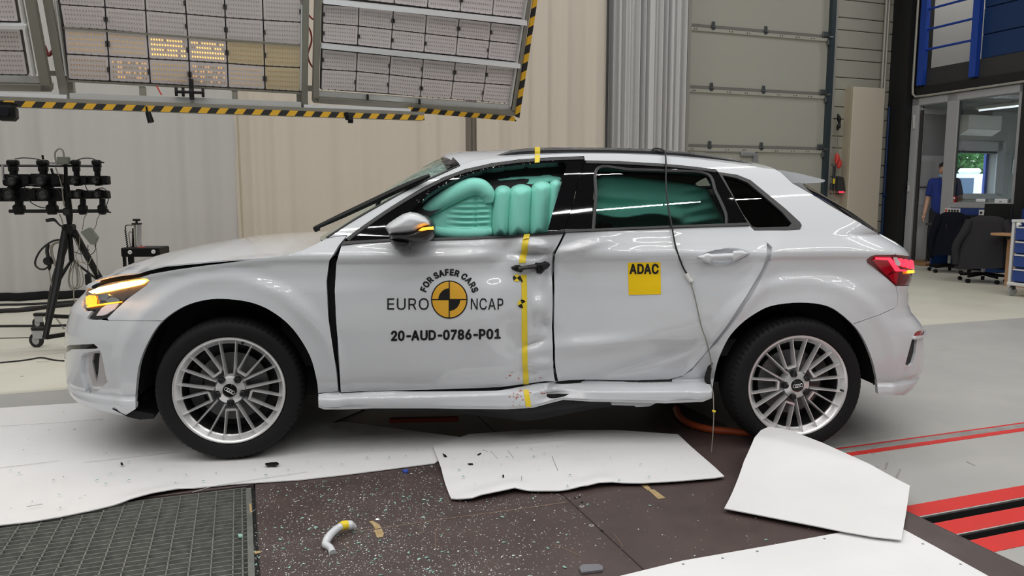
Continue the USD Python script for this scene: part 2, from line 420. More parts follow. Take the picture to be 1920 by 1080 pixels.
pbr('wall_plain', (0.42, 0.41, 0.39), 0.8)
pbr('ceiling_white', (0.16, 0.16, 0.16), 0.85)
pbr('wall_dark', (0.09, 0.09, 0.09), 0.85)
pbr('black_paint', (0.010, 0.010, 0.011), 0.55)
pbr('dark_grey', (0.035, 0.034, 0.034), 0.6)
pbr('grey_frame', (0.36, 0.365, 0.38), 0.42)
pbr('grey_door', (0.42, 0.425, 0.45), 0.5)
pbr('blue_panel', (0.016, 0.045, 0.20), 0.45)
pbr('blue_dark', (0.006, 0.032, 0.115), 0.5)
pbr('blue_rail', (0.012, 0.055, 0.34), 0.4)
pbr('office_wall', (0.30, 0.31, 0.295), 0.8)
pbr('office_dark', (0.10, 0.105, 0.10), 0.8)
pbr('mezz_wall', (0.46, 0.465, 0.465), 0.85, mix=((0.38, 0.385, 0.385), 1.2, 3.0))
pbr('white_plastic', (0.75, 0.75, 0.74), 0.4)
pbr('aircon', (0.74, 0.73, 0.69), 0.5)
pbr('tube_lit', (0.9, 0.95, 1.0), 0.3, emit=((0.9, 0.96, 1.0), 1.1))
pbr('paper', (0.80, 0.81, 0.82), 0.7)
pbr('red_print', (0.62, 0.05, 0.04), 0.5)
pbr('blue_print', (0.02, 0.10, 0.42), 0.4)
pbr('monitor_black', (0.006, 0.006, 0.007), 0.35)
pbr('jacket_grey', (0.034, 0.033, 0.037), 0.9, spec=0.1)
pbr('jacket_navy', (0.008, 0.009, 0.014), 0.9, spec=0.1)
pbr('chair_black', (0.007, 0.007, 0.008), 0.7, spec=0.2)
pbr('wood_sill', (0.32, 0.17, 0.07), 0.6)
pbr('desk_top', (0.45, 0.25, 0.13), 0.5)
pbr('drawer_blue', (0.018, 0.055, 0.24), 0.4)
pbr('cart_white', (0.62, 0.63, 0.64), 0.4)
pbr('shirt_navy', (0.016, 0.04, 0.24), 0.85)
pbr('trousers', (0.012, 0.013, 0.018), 0.9)
pbr('shoe', (0.025, 0.022, 0.02), 0.6)
pbr('skin', (0.58, 0.35, 0.25), 0.55)
pbr('lips', (0.38, 0.16, 0.13), 0.5)
pbr('hair', (0.012, 0.010, 0.009), 0.6)
pbr('mask_blue', (0.28, 0.50, 0.68), 0.8)
pbr('eye_white', (0.7, 0.7, 0.68), 0.3)
pbr('eye_dark', (0.02, 0.012, 0.01), 0.2)
pbr('van_white', (0.80, 0.85, 0.90), 0.4, coat=0.5)
pbr('van_glass', (0.03, 0.08, 0.15), 0.4)
pbr('asphalt', (0.10, 0.10, 0.105), 0.9)
pbr('bark', (0.10, 0.07, 0.05), 0.9)
def leafmat(name, c):
    MAT[name] = usdkit.material(stage, '/World/Looks/'+name, {'d': ('principled_bsdf', {'base_color': c, 'roughness': 0.5}), 't': ('translucent_bsdf', {'color': tuple(min(1, x*1.5) for x in c)}), 'm': ('mix_closure', {'fac': 0.35})},
                                [('d.BSDF', 'm.closure1'), ('t.BSDF', 'm.closure2')], surface='m.closure')
leafmat('leaf_green', (0.07, 0.20, 0.06)); leafmat('leaf_light', (0.16, 0.34, 0.12))
pbr('taupe', (0.27, 0.235, 0.20), 0.6)
# rig and equipment
pbr('steel_frame', (0.235, 0.225, 0.19), 0.5, metal=0.15)
pbr('alu_bar', (0.88, 0.90, 0.92), 0.3, metal=0.35)
pbr('alu_matt', (0.58, 0.585, 0.58), 0.35, metal=0.4)
pbr('led_face', (0.66, 0.60, 0.60), 0.42)
pbr('led_edge', (0.055, 0.05, 0.048), 0.6)
pbr('led_dot', (0.34, 0.31, 0.31), 0.4)
pbr('led_dot_warm', (0.55, 0.34, 0.10), 0.4)
pbr('led_lit', (1.0, 0.6, 0.15), 0.4, emit=((1.0, 0.50, 0.09), 2.2))
pbr('led_lit_dim', (0.85, 0.52, 0.16), 0.4, emit=((1.0, 0.46, 0.08), 0.7))
pbr('led_dot_amber', (0.85, 0.55, 0.14), 0.4, emit=((1.0, 0.5, 0.08), 0.12))
pbr('led_warm_face', (0.64, 0.53, 0.36), 0.45)
pbr('cable_red', (0.22, 0.022, 0.018), 0.5)
pbr('cable_black', (0.012, 0.012, 0.013), 0.6)
pbr('cable_grey', (0.25, 0.235, 0.20), 0.6)
pbr('camera_black', (0.006, 0.006, 0.007), 0.45, spec=0.2)
pbr('lens_glass', (0.01, 0.01, 0.014), 0.08, coat=1.0)
pbr('box_grey', (0.17, 0.185, 0.165), 0.5)
pbr('caster_grey', (0.42, 0.43, 0.44), 0.35, metal=0.5)
pbr('tripod_black', (0.007, 0.007, 0.008), 0.45, spec=0.25)
pbr('orange_paint', (0.42, 0.07, 0.015), 0.6)
pbr('orange_dim', (0.20, 0.03, 0.012), 0.7)
pbr('glass_crumb', (0.80, 0.86, 0.84), 0.12, coat=1.0)
pbr('glass_teal', (0.30, 0.52, 0.46), 0.12, coat=1.0)
pbr('shard_grey', (0.30, 0.33, 0.33), 0.2, coat=1.0)
pbr('blue_bit', (0.05, 0.10, 0.45), 0.4)
pbr('grey_bit', (0.17, 0.17, 0.19), 0.5)
stripes('hazard', U*0.8-Z3*0.6, 0.097, (0.012, 0.012, 0.012), (0.72, 0.40, 0.02))
stripes('hazard_side', Z3*0.85-U*0.45, 0.113, (0.012, 0.012, 0.012), (0.72, 0.40, 0.02))

# ================================================================== THE HALL
VB = 11.1                                            # back wall
def U2(p): p = np.atleast_2d(p); return p @ U, p @ V, p[:, 2]
def pu(px, py, v): q = on_v([(px, py)], v)[0]; return float(q @ U), float(q[2])
def pv(px, py, u): q = on_u([(px, py)], u)[0]; return float(q @ V), float(q[2])
# floor: bands that run along u; two rail slots are left open
floor = thing('floor', 'pale hall floor of grey screed with red painted stripes and a cream area behind', 'floor', UV(0, 0, FLOOR), kind='structure')
def slab(name, v0, v1, mat, u0=-9, u1=14.5, z0=-0.22, z1=FLOOR): return obj(floor, name, ubox(u0, u1, v0, v1, z0, z1), mat, smooth=False)
GB = 5.36
slab('cream_screed', GB, 14.2, 'cream_floor', u1=18.5)
slab('grey_screed', 2.09, GB, 'grey_floor'); slab('grey_screed', 1.93, 2.035, 'grey_floor', z0=-0.5); slab('grey_screed', -9, 1.885, 'grey_floor')
slab('slot_bed', 1.8, 2.2, 'pit', z0=-0.52, z1=-0.45)
for v0, v1 in ((2.086, 2.0905), (2.0365, 2.0395), (1.9265, 1.931), (1.8865, 1.889)): obj(floor, 'slot_liner', ubox(2.0, 14.5, v0, v1, -0.45, FLOOR-0.004), 'pit', smooth=False)
for v0, v1 in ((2.090, 2.096), (1.930, 1.936)): obj(floor, 'slot_edge', ubox(2.0, 14.5, v0, v1, -0.05, FLOOR+0.002), 'slot_edge', smooth=False)
def stripe(v0, v1, mat, z=0.0015, u0=2.0): obj(floor, 'painted_stripe' if mat == 'red_paint' else 'worn_strip', ubox(u0, 14.5, v0, v1, FLOOR-0.01, FLOOR+z), mat, smooth=False)
stripe(2.82, 2.835, 'red_paint'); stripe(2.765, 2.82, 'worn_grey', 0.001); stripe(2.725, 2.765, 'red_paint')
stripe(2.10, 2.19, 'red_paint'); stripe(2.092, 2.10, 'worn_grey', 0.001); stripe(1.932, 2.033, 'red_paint'); stripe(1.79, 1.883, 'red_paint')
# floor joint line seen beside the rear wheel
obj(floor, 'joint', frame_box(on_floor([(1543, 842)], FLOOR-0.001)[0], on_floor([(1543, 872)], FLOOR)[0]-on_floor([(1543, 842)], FLOOR)[0], U*0.006, Z3*0.002), 'worn_grey', smooth=False)
for a, b in [((1677, 905), (1688, 880)), ((1812, 866), (1828, 873)), ((1640, 875), (1648, 877)), ((1690, 1000), (1697, 1003)), ((1632, 850), (1640, 852)), ((150, 707), (166, 706)), ((38, 706), (46, 705)), ((68, 679), (92, 678)), ((1660, 880), (1664, 868))]:
    A, B = on_floor([a, b], FLOOR); w_ = np.cross(Z3, B-A); w_ /= np.linalg.norm(w_)
    obj(floor, 'scuff_mark', frame_box(A-w_*0.004-Z3*.004, B-A, w_*0.009, Z3*0.0055), 'worn_grey', smooth=False)
# shell
def wall(name, m, mat='wall_plain', label=None): return solo(name, m, mat, label or 'plain grey hall wall', 'wall', kind='structure', smooth=False)
wall('wall_left', ubox(-9.2, -9, -8, 14, FLOOR, 7.3)); wall('wall_front', ubox(-9, 14.5, -8.2, -8, FLOOR, 7.3), 'wall_dark'); wall('wall_right', ubox(14.5, 14.7, -8, 8.4, FLOOR, 7.3))
solo('ceiling', ubox(-9.2, 19, -8.2, 14.4, 7.2, 7.35), 'ceiling_white', 'pale hall ceiling', 'ceiling', kind='structure', smooth=False)
dL, dR = pu(1290, 160, VB)[0], pu(1548, 160, VB)[0]
wb = thing('wall_back', 'hall back wall of horizontal cream siding boards right of the sectional door', 'wall', UV(0, VB, FLOOR), kind='structure')
obj(wb, 'wall_face', join([ubox(-9, dL-0.1, VB+0.03, VB+0.2, FLOOR, 7.2), ubox(dL-0.1, dR+0.05, VB+0.03, VB+0.2, 5.3, 7.2), ubox(dR+0.02, 11.4, VB+0.03, VB+0.2, FLOOR, 7.2)]), 'wall_plain', smooth=False)
z = FLOOR; i_ = 0
while z < 5.6:
    h = 0.30 if i_ % 2 else 0.21
    obj(wb, 'siding_board', cbox(UV((dR+11.4)/2+0.05, VB, z+h/2), (11.35-dR, 0.06, h-0.012), 0.008, UVZ), 'siding', smooth=False); z += h; i_ += 1
# sectional door
door1 = thing('door_1', 'tall cream sectional door with dark hinged seams behind the car roof', 'door', UV((dL+dR)/2, VB, FLOOR), kind='structure')
seam = [pu(1420, y, VB)[1] for y in (278.5, 172.5, 61)]; dz = seam[1]-seam[0]
seam = [seam[0]-2*dz, seam[0]-dz]+seam+[seam[2]+dz, seam[2]+2*dz]
for a, b in zip(seam[:-1], seam[1:]):
    a = max(a, FLOOR+0.01)
    obj(door1, 'door_section', cbox(UV((dL+dR)/2, VB, (a+b)/2), (dR-dL, 0.05, b-a-0.012), 0.006, UVZ), 'door_panel', smooth=False)
for z in seam:
    if z < 0.3: continue
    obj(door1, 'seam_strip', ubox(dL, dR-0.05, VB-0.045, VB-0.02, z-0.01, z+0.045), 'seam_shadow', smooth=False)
    obj(door1, 'seam_lip', prism([(0, 0), (0.0, -0.075), (-0.032, -0.06), (-0.032, -0.01)], UV(dL, VB-0.022, z), V, Z3, U, 0, dR-dL-0.05), 'door_panel', smooth=False)
    for px in (1330.5, 1428):
        uh = pu(px, 160, VB)[0]
        obj(door1, 'hinge', join([cbox(UV(uh, VB-0.055, z+0.035), (0.06, 0.02, 0.13), 0.006, UVZ), cyl(UV(uh-0.04, VB-0.065, z+0.01), UV(uh+0.04, VB-0.065, z+0.01), 0.012, n=8)]), 'door_hinge')
    obj(door1, 'roller_bracket', join([cbox(UV(dR-0.09, VB-0.06, z+0.05), (0.16, 0.03, 0.09), 0.01, UVZ), cbox(UV(dR-0.03, VB-0.07, z-0.08), (0.08, 0.04, 0.10), 0.01, UVZ), cyl(UV(dR-0.05, VB-0.08, z), UV(dR+0.03, VB-0.08, z), 0.03, n=10)]), 'door_hinge')
    for px in (1296, 1300, 1361, 1366, 1394, 1398, 1455, 1459, 1485, 1490, 1513, 1518):
        obj(door1, 'rivet', cyl(UV(pu(px, 160, VB)[0], VB-0.062, z-0.035), UV(pu(px, 160, VB)[0], VB-0.05, z-0.035), 0.009, n=6), 'door_hinge', smooth=False)
obj(door1, 'side_track', ubox(dR-0.02, dR+0.07, VB-0.10, VB+0.02, FLOOR, 5.3), 'door_rail', smooth=False)
obj(door1, 'track_flange', ubox(dR+0.07, dR+0.15, VB-0.06, VB+0.02, FLOOR, 5.3), 'pipe_grey', smooth=False)
obj(door1, 'left_track', ubox(dL-0.06, dL, VB-0.06, VB+0.02, FLOOR, 5.3), 'pipe_grey', smooth=False)
wu, wz = pu(1413, 287, VB)
obj(door1, 'wicket_frame', join([ubox(wu-0.05, wu+0.06, VB-0.05, VB-0.02, FLOOR, wz+0.05), ubox(wu-1.0, wu+0.05, VB-0.05, VB-0.02, wz+0.0, wz+0.05)]), 'caster_grey', smooth=False)
obj(door1, 'door_closer', cbox(UV(wu-0.17, VB-0.07, wz-0.02), (0.28, 0.06, 0.07), 0.01, UVZ), 'caster_grey', smooth=False)
# chain hoist of the door
cu = pu(1556, 300, VB)[0]
ch = thing('chain_hoist', 'red handled chain pull hanging beside the sectional door', 'chain hoist', UV(cu, VB-0.15, 0.9))
z0_, z1_ = pu(1556, 245, VB)[1], pu(1556, 420, VB)[1]
obj(ch, 'chain', join([tube([UV(cu-0.02, VB-0.14, z0_), UV(cu-0.05, VB-0.14, z1_)], 0.006, 5, 6), tube([UV(cu+0.03, VB-0.14, z0_), UV(cu-0.0, VB-0.14, z1_)], 0.006, 5, 6)]), 'cable_grey')
obj(ch, 'pull_grip', tube([UV(cu, VB-0.14, z0_+0.28), UV(cu+0.035, VB-0.15, z0_+0.12), UV(cu, VB-0.14, z0_)], [0.012, 0.04, 0.02, 0.04, 0.012], 8, 5), 'plastic_black')
for d_u, zz_ in ((0.0, pu(1556, 298, VB)[1]), (0.05, pu(1561, 307, VB)[1])):
    obj(ch, 'red_handle', tube([UV(cu+d_u, VB-0.16, zz_-0.09), UV(cu+d_u+0.012, VB-0.165, zz_), UV(cu+d_u, VB-0.16, zz_+0.09)], [0.02, 0.045, 0.045, 0.04, 0.02], 8, 5), 'red_print')
obj(ch, 'latch', join([cbox(UV(cu-0.03, VB-0.15, pu(1552, 330, VB)[1]), (0.05, 0.04, 0.35), 0.01, UVZ), cbox(UV(cu-0.06, VB-0.15, pu(1550, 350, VB)[1]), (0.08, 0.05, 0.12), 0.015, UVZ)]), 'alloy_dark')
obj(ch, 'yellow_tag', cbox(UV(cu-0.05, VB-0.18, pu(1551, 340, VB)[1]), (0.045, 0.01, 0.09), 0.003, UVZ), 'tape_yellow')
bu = pu(1566, 346, VB)[0]; bz = pu(1566, 346, VB)[1]
sb_ = thing('wall_box', 'small black box with a red light on the siding wall', 'box', UV(bu, VB-0.1, bz-0.15))
obj(sb_, 'housing', hull([UV(bu+a*w_, VB-0.03-d_, bz+zz_) for a in (-1, 1) for w_, d_, zz_ in ((0.075, 0, 0.14), (0.06, 0.10, 0.12), (0.10, 0, -0.10), (0.09, 0.14, -0.12))]), 'dark_grey', smooth=False)
obj(sb_, 'red_light', cbox(UV(bu, VB-0.16, bz-0.135), (0.11, 0.03, 0.035), 0.008, UVZ), 'lamp_red_lit')
# cabinet leaning at the wall, pipes, black column
cl, cr2 = pu(1601, 165, VB-0.2)[0], pu(1660, 165, VB-0.2)[0]; ct_ = pu(1630, 164, VB-0.2)[1]
cab_ = thing('wall_cabinet', 'tall flat beige cabinet against the siding wall beside the black column', 'cabinet', UV((cl+cr2)/2, VB-0.15, FLOOR))
obj(cab_, 'front_panel', cbox(UV((cl+cr2)/2, VB-0.19, (ct_+FLOOR)/2), (cr2-cl, 0.03, ct_-FLOOR), 0.006, UVZ), 'beige', smooth=False)
obj(cab_, 'side_panel', ubox(cl-0.03, cr2-0.01, VB-0.175, VB-0.02, FLOOR, ct_-0.01), 'beige_edge', smooth=False)
for px, u_off, r_ in ((1658, 0, 0.022), (1663, 0, 0.022)):
    pt = pu(px, 80, VB-0.1)[0]
    solo('wall_pipe', tube([UV(pt, VB-0.1, ct_-0.05 if px < 1660 else 1.0), UV(pt, VB-0.1, 5.6)], r_, 8, 2), 'pipe_grey', 'thin grey vertical pipe on the siding wall, %s of two' % ('left' if px < 1660 else 'right, nearer the black column'), 'pipe')
pb_ = pu(1660, 350, VB-0.1)[0]
solo('water_pipe', join([tube([UV(pb_, VB-0.08, 0.3), UV(pb_, VB-0.08, ct_-0.3)], 0.02, 8, 2), tube([UV(pb_-0.03, VB-0.1, 1.17), UV(pb_+0.12, VB-0.1, 1.17)], 0.03, 8, 2)]), 'blue_dark', 'slim dark blue pipe between beige cabinet and black column', 'pipe')
solo('trim_1', ubox(11.2, 11.62, 10.66, 11.06, FLOOR, 7.2), 'black_paint', 'black steel column at the corner of the glazed office', 'column', kind='structure', smooth=False)
# ---- office front on the plane u = UF
UF = 11.35
VJ0, VJ1, VP0, VP1, VR0, VR1 = 10.65, 10.50, 9.93, 9.73, 8.66, 8.585
fr_ = thing('wall_right_001', 'grey framed glass front of the office with a doorway', 'glazed wall', UV(UF, 9.6, FLOOR), kind='structure')
for nm, v0, v1, z0, z1 in [('door_jamb', VJ1, VJ0, FLOOR, 2.87), ('mullion', VP1, VP0, FLOOR, 2.87), ('end_post', VR1, VR0, 0.95, 2.87), ('head_rail', VR1, VJ0, 2.74, 2.87), ('sill_rail', VR0, VP1, 0.965, 1.055)]:
    obj(fr_, nm, cbox(UV(UF+0.03, (v0+v1)/2, (z0+z1)/2), (0.10, v1-v0, z1-z0), 0.008, UVZ), 'grey_frame', smooth=False)
obj(fr_, 'glass_pane', ubox(UF+0.03, UF+0.036, VR0, VP1, 1.055, 2.74), MAT.get('clear_pane') or 'tinted_glass', smooth=False)
obj(fr_, 'glazing_bead', ubox(UF-0.025, UF-0.01, VP1-0.035, VP1-0.012, 1.05, 2.74), 'alu_matt', smooth=False)
obj(fr_, 'door_stop', ubox(UF+0.02, UF+0.06, VJ1-0.05, VJ1, 0.0, 2.66), 'dark_grey', smooth=False)
obj(fr_, 'blue_parapet', ubox(UF-0.01, UF+0.06, VR0-0.05, VP1, FLOOR, 0.965), 'blue_panel', smooth=False)
solo('trim_2', ubox(11.3, 11.5, 8.44, 8.585, FLOOR, 2.9), 'black_paint', 'black steel post at the right end of the office glazing', 'column', kind='structure', smooth=False)
solo('trim_3', ubox(11.3, 11.45, 6.5, 8.44, FLOOR, 0.97), 'blue_panel', 'blue parapet panel right of the black office post', 'panel', kind='structure', smooth=False)
solo('trim_4', ubox(UF, UF+0.3, 5.0, 10.66, 2.87, 3.06), 'black_paint', 'black beam above the office glazing', 'beam', kind='structure', smooth=False)
solo('trim_5', ubox(UF+0.04, UF+0.3, 5.0, 10.66, 3.06, 3.36), 'dark_grey', 'dark grey floor edge of the gallery above the office', 'beam', kind='structure', smooth=False)
solo('trim_6', ubox(UF+0.02, UF+0.2, 10.50, 10.66, 3.06, 7.2), 'black_paint', 'black gallery side strip beside the first blue post', 'panel', kind='structure', smooth=False)
gal = thing('gallery_railing', 'blue steel railing posts and bars of the gallery above the office', 'railing', UV(UF, 10, 3.06))
for v0, v1 in ((10.42, 10.55), (9.40, 9.53)):
    obj(gal, 'post', ubox(UF-0.06, UF+0.03, v0+0.01, v1, 3.08, 6.2), 'blue_rail', smooth=False)
for z_ in (3.68, 4.02, 4.36, 4.7): obj(gal, 'bar', cyl(UV(UF, 9.5, z_), UV(UF, 10.45, z_), 0.02, n=8), 'blue_rail')
bp = thing('gallery_panel', 'dark blue panel wall of the gallery with faint seams right of the blue post', 'panel', UV(UF, 8, 3.3), kind='structure')
obj(bp, 'backing', ubox(UF+0.11, UF+0.16, 5.05, 9.44, 3.36, 5.5), 'blue_dark', smooth=False)
z_ = 3.36
for h in (0.38, 0.42, 0.45, 0.45, 0.45):
    obj(bp, 'panel', cbox(UV(UF+0.09, 7.25, z_+h/2), (0.05, 4.35, h-0.012), 0.006, UVZ), 'blue_dark', smooth=False); z_ += h
solo('wall_gallery', ubox(13.6, 13.7, 7, 11.1, 3.36, 7.2), 'mezz_wall', 'grey rear wall of the gallery behind the blue bars', 'wall', kind='structure', smooth=False)
wall('wall_gallery_side', ubox(11.35, 19.2, 11.1, 11.2, 3.36, 7.3), 'wall_plain', 'side wall of the gallery')
wall('wall_gallery_right', ubox(11.6, 14.7, 4.9, 5.0, 3.3, 7.3), 'wall_plain', 'end wall of the gallery')
solo('floor_gallery', ubox(UF+0.3, 19, 5, 14.2, 3.28, 3.36), 'office_dark', 'gallery floor over the office', 'floor', kind='structure', smooth=False)
gb = thing('gallery_board', 'grey leaning board with a dark pole on the gallery', 'board', UV(13.2, 9.9, 3.36))
obj(gb, 'board', cbox(UV(13.45, 10.25, 3.75), (0.05, 0.62, 0.75), 0.01, UVZ), 'pipe_grey', smooth=False)
obj(gb, 'pole', cyl(UV(13.1, 9.90, 3.40), UV(13.4, 10.0, 4.25), 0.025, n=8), 'dark_grey')
solo('conduit', tube([UV(UF-0.05, 10.62, 6.5), UV(UF-0.05, 10.63, 3.1), UV(UF-0.05, 10.62, 2.95), UV(UF-0.05, 10.56, 2.895), UV(UF-0.05, 10.3, 2.89), UV(UF-0.05, 8.0, 2.89)], 0.021, 8), 'pipe_grey', 'thin grey conduit bending round the corner of the black office beam', 'conduit')
# office room behind the glass
OB = 14.0
WU0, WU1, WZ0, WZ1 = pu(1768, 280, OB)[0], pu(1868, 288, OB)[0], pu(1860, 363, OB)[1], pu(1830, 283, OB)[1]
wall('wall_office_back', join([ubox(11.3, WU0, OB, OB+0.25, FLOOR, 3.3), ubox(WU1, 19, OB, OB+0.25, FLOOR, 3.3), ubox(WU0, WU1, OB, OB+0.25, FLOOR, WZ0), ubox(WU0, WU1, OB, OB+0.25, WZ1, 3.3)]), 'office_wall', 'grey rear wall of the office around its window')
wall('wall_office_left', ubox(11.3, 11.5, 11.06, OB, FLOOR, 3.3), 'office_wall', 'grey side wall of the office'); wall('wall_office_right', ubox(19, 19.2, 5, OB+.25, FLOOR, 3.3), 'office_wall', 'far office wall')
wall('wall_office_front', ubox(14.5, 19, 4.8, 5, FLOOR, 3.3), 'office_wall', 'near office wall')
solo('ceiling_office', ubox(UF+0.3, 19, 5, 14.2, 3.2, 3.28), 'office_dark', 'dark office ceiling', 'ceiling', kind='structure', smooth=False)
w1 = thing('window_1', 'office window with a grey frame looking out on green trees and a white van', 'window', UV((WU0+WU1)/2, OB, WZ0), kind='structure')
fb = 0.16
obj(w1, 'window_frame', join([ubox(WU0-0.05, WU1+fb, OB-0.04, OB+0.02, WZ1, WZ1+fb*1.4), ubox(WU1, WU1+fb*1.6, OB-0.04, OB+0.02, WZ0-0.06, WZ1+fb*1.4), ubox(WU0-0.05, WU1+fb*1.6, OB-0.04, OB+0.02, WZ0-fb*0.8, WZ0)]), 'grey_frame', smooth=False)
obj(w1, 'blind_box', ubox(WU0, WU1, OB-0.02, OB+0.1, WZ1-0.05, WZ1), 'dark_grey', smooth=False)
obj(w1, 'blue_reveal', ubox(WU1-0.09, WU1, OB+0.19, OB+0.25, WZ0, WZ1-0.05), 'blue_rail', smooth=False)
obj(w1, 'mullion', ubox(WU0+0.10, WU0+0.22, OB-0.04, OB+0.06, WZ0, WZ1), 'grey_frame', smooth=False)
# open office door leaf
HV = 10.50; L0, L1 = pu(1722, 300, HV)[0], pu(1781, 300, HV)[0]; zt = pu(1735, 203, HV)[1]
leaf = thing('door_2', 'grey half glazed office door leaf standing open behind the man', 'door', UV((L0+L1)/2, HV, 0.0), kind='structure')
gz0, gz1 = pu(1750, 292, HV)[1], pu(1750, 214, HV)[1]; gu0, gu1 = pu(1730, 250, HV)[0], pu(1774, 250, HV)[0]
for u0, u1, z0, z1 in ((L0, gu0, 0, zt), (gu1, L1, 0, zt), (gu0, gu1, gz1, zt), (gu0, gu1, 0, gz0)):
    obj(leaf, 'leaf_frame', cbox(UV((u0+u1)/2, HV, (z0+z1)/2), (u1-u0, 0.045, z1-z0), 0.005, UVZ), 'grey_door', smooth=False)
obj(leaf, 'leaf_glass', ubox(gu0, gu1, HV-0.005, HV+0.005, gz0, gz1), 'frosted_grey', smooth=False)
a_ = pu(1724, 302, HV); b_ = pu(1746, 352, HV)
obj(leaf, 'vent_plate', ubox(a_[0], b_[0], HV-0.035, HV-0.02, b_[1], a_[1]), 'grey_frame', smooth=False)
obj(leaf, 'plate_line', ubox(a_[0]+0.01, b_[0]-0.05, HV-0.045, HV-0.03, b_[1], b_[1]+0.02), 'dark_grey', smooth=False)
obj(leaf, 'kick_line', ubox(L0+0.02, L1-0.02, HV-0.03, HV-0.02, pu(1740, 386, HV)[1], pu(1740, 386, HV)[1]+0.012), 'grey_frame', smooth=False)
for y_ in (222, 235, 353):
    q = pv(1716 if y_ < 300 else 1706, y_, UF); obj(leaf, 'hinge', cyl(UV(UF-0.03, q[0], q[1]-0.06), UV(UF-0.03, q[0], q[1]+0.06), 0.022, n=10), 'alu_matt')
solo('door_step', cbox(UV(UF-0.05, 10.25, -0.005), (0.55, 0.75, 0.05), 0.006, UVZ), 'wood_sill', 'brown wooden step at the office doorway', 'step')
q0, q1 = pu(1813, 213, OB-0.25), pu(1876, 256, OB-0.25)
ac = thing('air_conditioner', 'white wall mounted air conditioner above the office window', 'air conditioner', UV((q0[0]+q1[0])/2, OB-0.12, q1[1]))
uA, uB, zA_, zB_ = q0[0]+0.08, q1[0], q1[1]+0.05, q0[1]
obj(ac, 'body', prism([(0, zB_), (-0.25, zB_-0.02), (-0.25, zA_+0.12), (0, zA_)], UV(uA, OB, 0), V, Z3, U, 0, uB-uA), 'aircon', smooth=False)
obj(ac, 'outlet_flap', prism([(-0.25, zA_+0.12), (-0.26, zA_+0.10), (-0.02, zA_-0.03), (0.0, zA_)], UV(uA, OB, 0), V, Z3, U, 0, uB-uA), 'aircon', smooth=False)
q = pu(1895, 199, OB-1.5)
tl_ = thing('tube_lamp', 'long white tube lamp under the office ceiling', 'lamp', UV(q[0], OB-1.5, q[1]))
obj(tl_, 'housing', cbox(UV(q[0], OB-1.5, q[1]+0.04), (0.16, 1.6, 0.08), 0.01, UVZ), 'white_plastic'); obj(tl_, 'tube', cyl(UV(q[0]-0.02, OB-2.25, q[1]-0.02), UV(q[0]-0.02, OB-0.75, q[1]-0.02), 0.02, n=8), 'tube_lit')
q0, q1 = pu(1900, 299, OB-0.03), pu(1909, 326, OB-0.03)
solo('notice_sheet', ubox(q0[0], q1[0]+0.1, OB-0.03, OB-0.02, q1[1], q0[1]), 'paper', 'pale notice sheet on the office wall right of the window', 'paper', smooth=False)
# ---- outside the office window
solo('yard', ubox(-10, 60, OB+0.25, 70, -0.1, -0.05), 'asphalt', 'grey yard outside the window', 'ground', kind='structure', smooth=False)
VV_ = 19.0
a_, b_ = pu(1770, 372, VV_), pu(1853, 326, VV_)
van = thing('van', 'white van with a roof beacon parked outside the office window', 'van', UV(b_[0]-1.0, VV_+0.9, -0.05))
zb = b_[1]; u1 = b_[0]
body = [(u1, 0.3), (u1+0.02, 1.0), (u1-0.10, zb-0.16), (u1-0.25, zb), (u1-3.4, zb), (u1-3.9, 1.2), (u1-4.7, 1.0), (u1-4.8, 0.3)]
obj(van, 'body', prism(body, UV(0, VV_, 0), U, Z3, V, 0, 1.8), 'van_white', smooth=False)
g0, g1 = pu(1793, 362, VV_), pu(1826, 334, VV_)
obj(van, 'side_window', ubox(g0[0], g1[0], VV_-0.012, VV_+0.01, g0[1]-0.2, g1[1]), 'van_glass', smooth=False)
obj(van, 'side_window', ubox(g0[0]-1.3, g0[0]-0.15, VV_-0.012, VV_+0.01, g0[1]-0.2, g1[1]), 'van_glass', smooth=False)
bc = pu(1818, 322, VV_+0.5)
obj(van, 'beacon', cbox(UV(bc[0], VV_+0.5, zb+0.10), (0.75, 0.4, 0.2), 0.08, UVZ), 'van_white')
for du in (-0.7, -3.9): obj(van, 'wheel', cyl(UV(u1+du, VV_-0.03, 0.27), UV(u1+du, VV_+0.2, 0.27), 0.32, n=20), 'rubber')
def tree(u_, v_, h, r, n, lab, mats):
    t = thing('tree', lab, 'tree', UV(u_, v_, -0.05), group=None)
    obj(t, 'trunk', tube([UV(u_, v_, -0.05), UV(u_+0.1, v_, h*0.45), UV(u_, v_+0.1, h*0.8)], [0.22, 0.15, 0.05], 7), 'bark')
    g = np.random.default_rng(int(u_*10)); c = g.normal(0, 1, (n, 3)); c /= np.linalg.norm(c, axis=1, keepdims=True); c *= (g.random((n, 1))**0.4)*np.array([r, r, h*0.42])
    c += UV(u_, v_, h*0.55); s_ = g.uniform(0.10, 0.22, n)
    a = g.normal(0, 1, (n, 3)); a /= np.linalg.norm(a, axis=1, keepdims=True); b = np.cross(a, g.normal(0, 1, (n, 3))); b /= np.linalg.norm(b, axis=1, keepdims=True)
    v = np.stack([c-a*s_[:, None], c+b*s_[:, None]*0.5, c+a*s_[:, None], c-b*s_[:, None]*0.5], 1).reshape(-1, 3)
    i = np.arange(n)*4; f = np.vstack([np.stack([i, i+1, i+2], 1), np.stack([i, i+2, i+3], 1)])
    half = n//2
    obj(t, 'foliage', (v[:half*4], f[f.max(axis=1) < half*4]), mats[0], smooth=False, kind='stuff'); obj(t, 'foliage', (v[half*4:], f[f.min(axis=1) >= half*4]-half*4), mats[1], smooth=False, kind='stuff')
tree(26.0, 26, 6.5, 2.6, 5000, 'leafy tree outside the window behind the van beacon', ('leaf_green', 'leaf_light'))
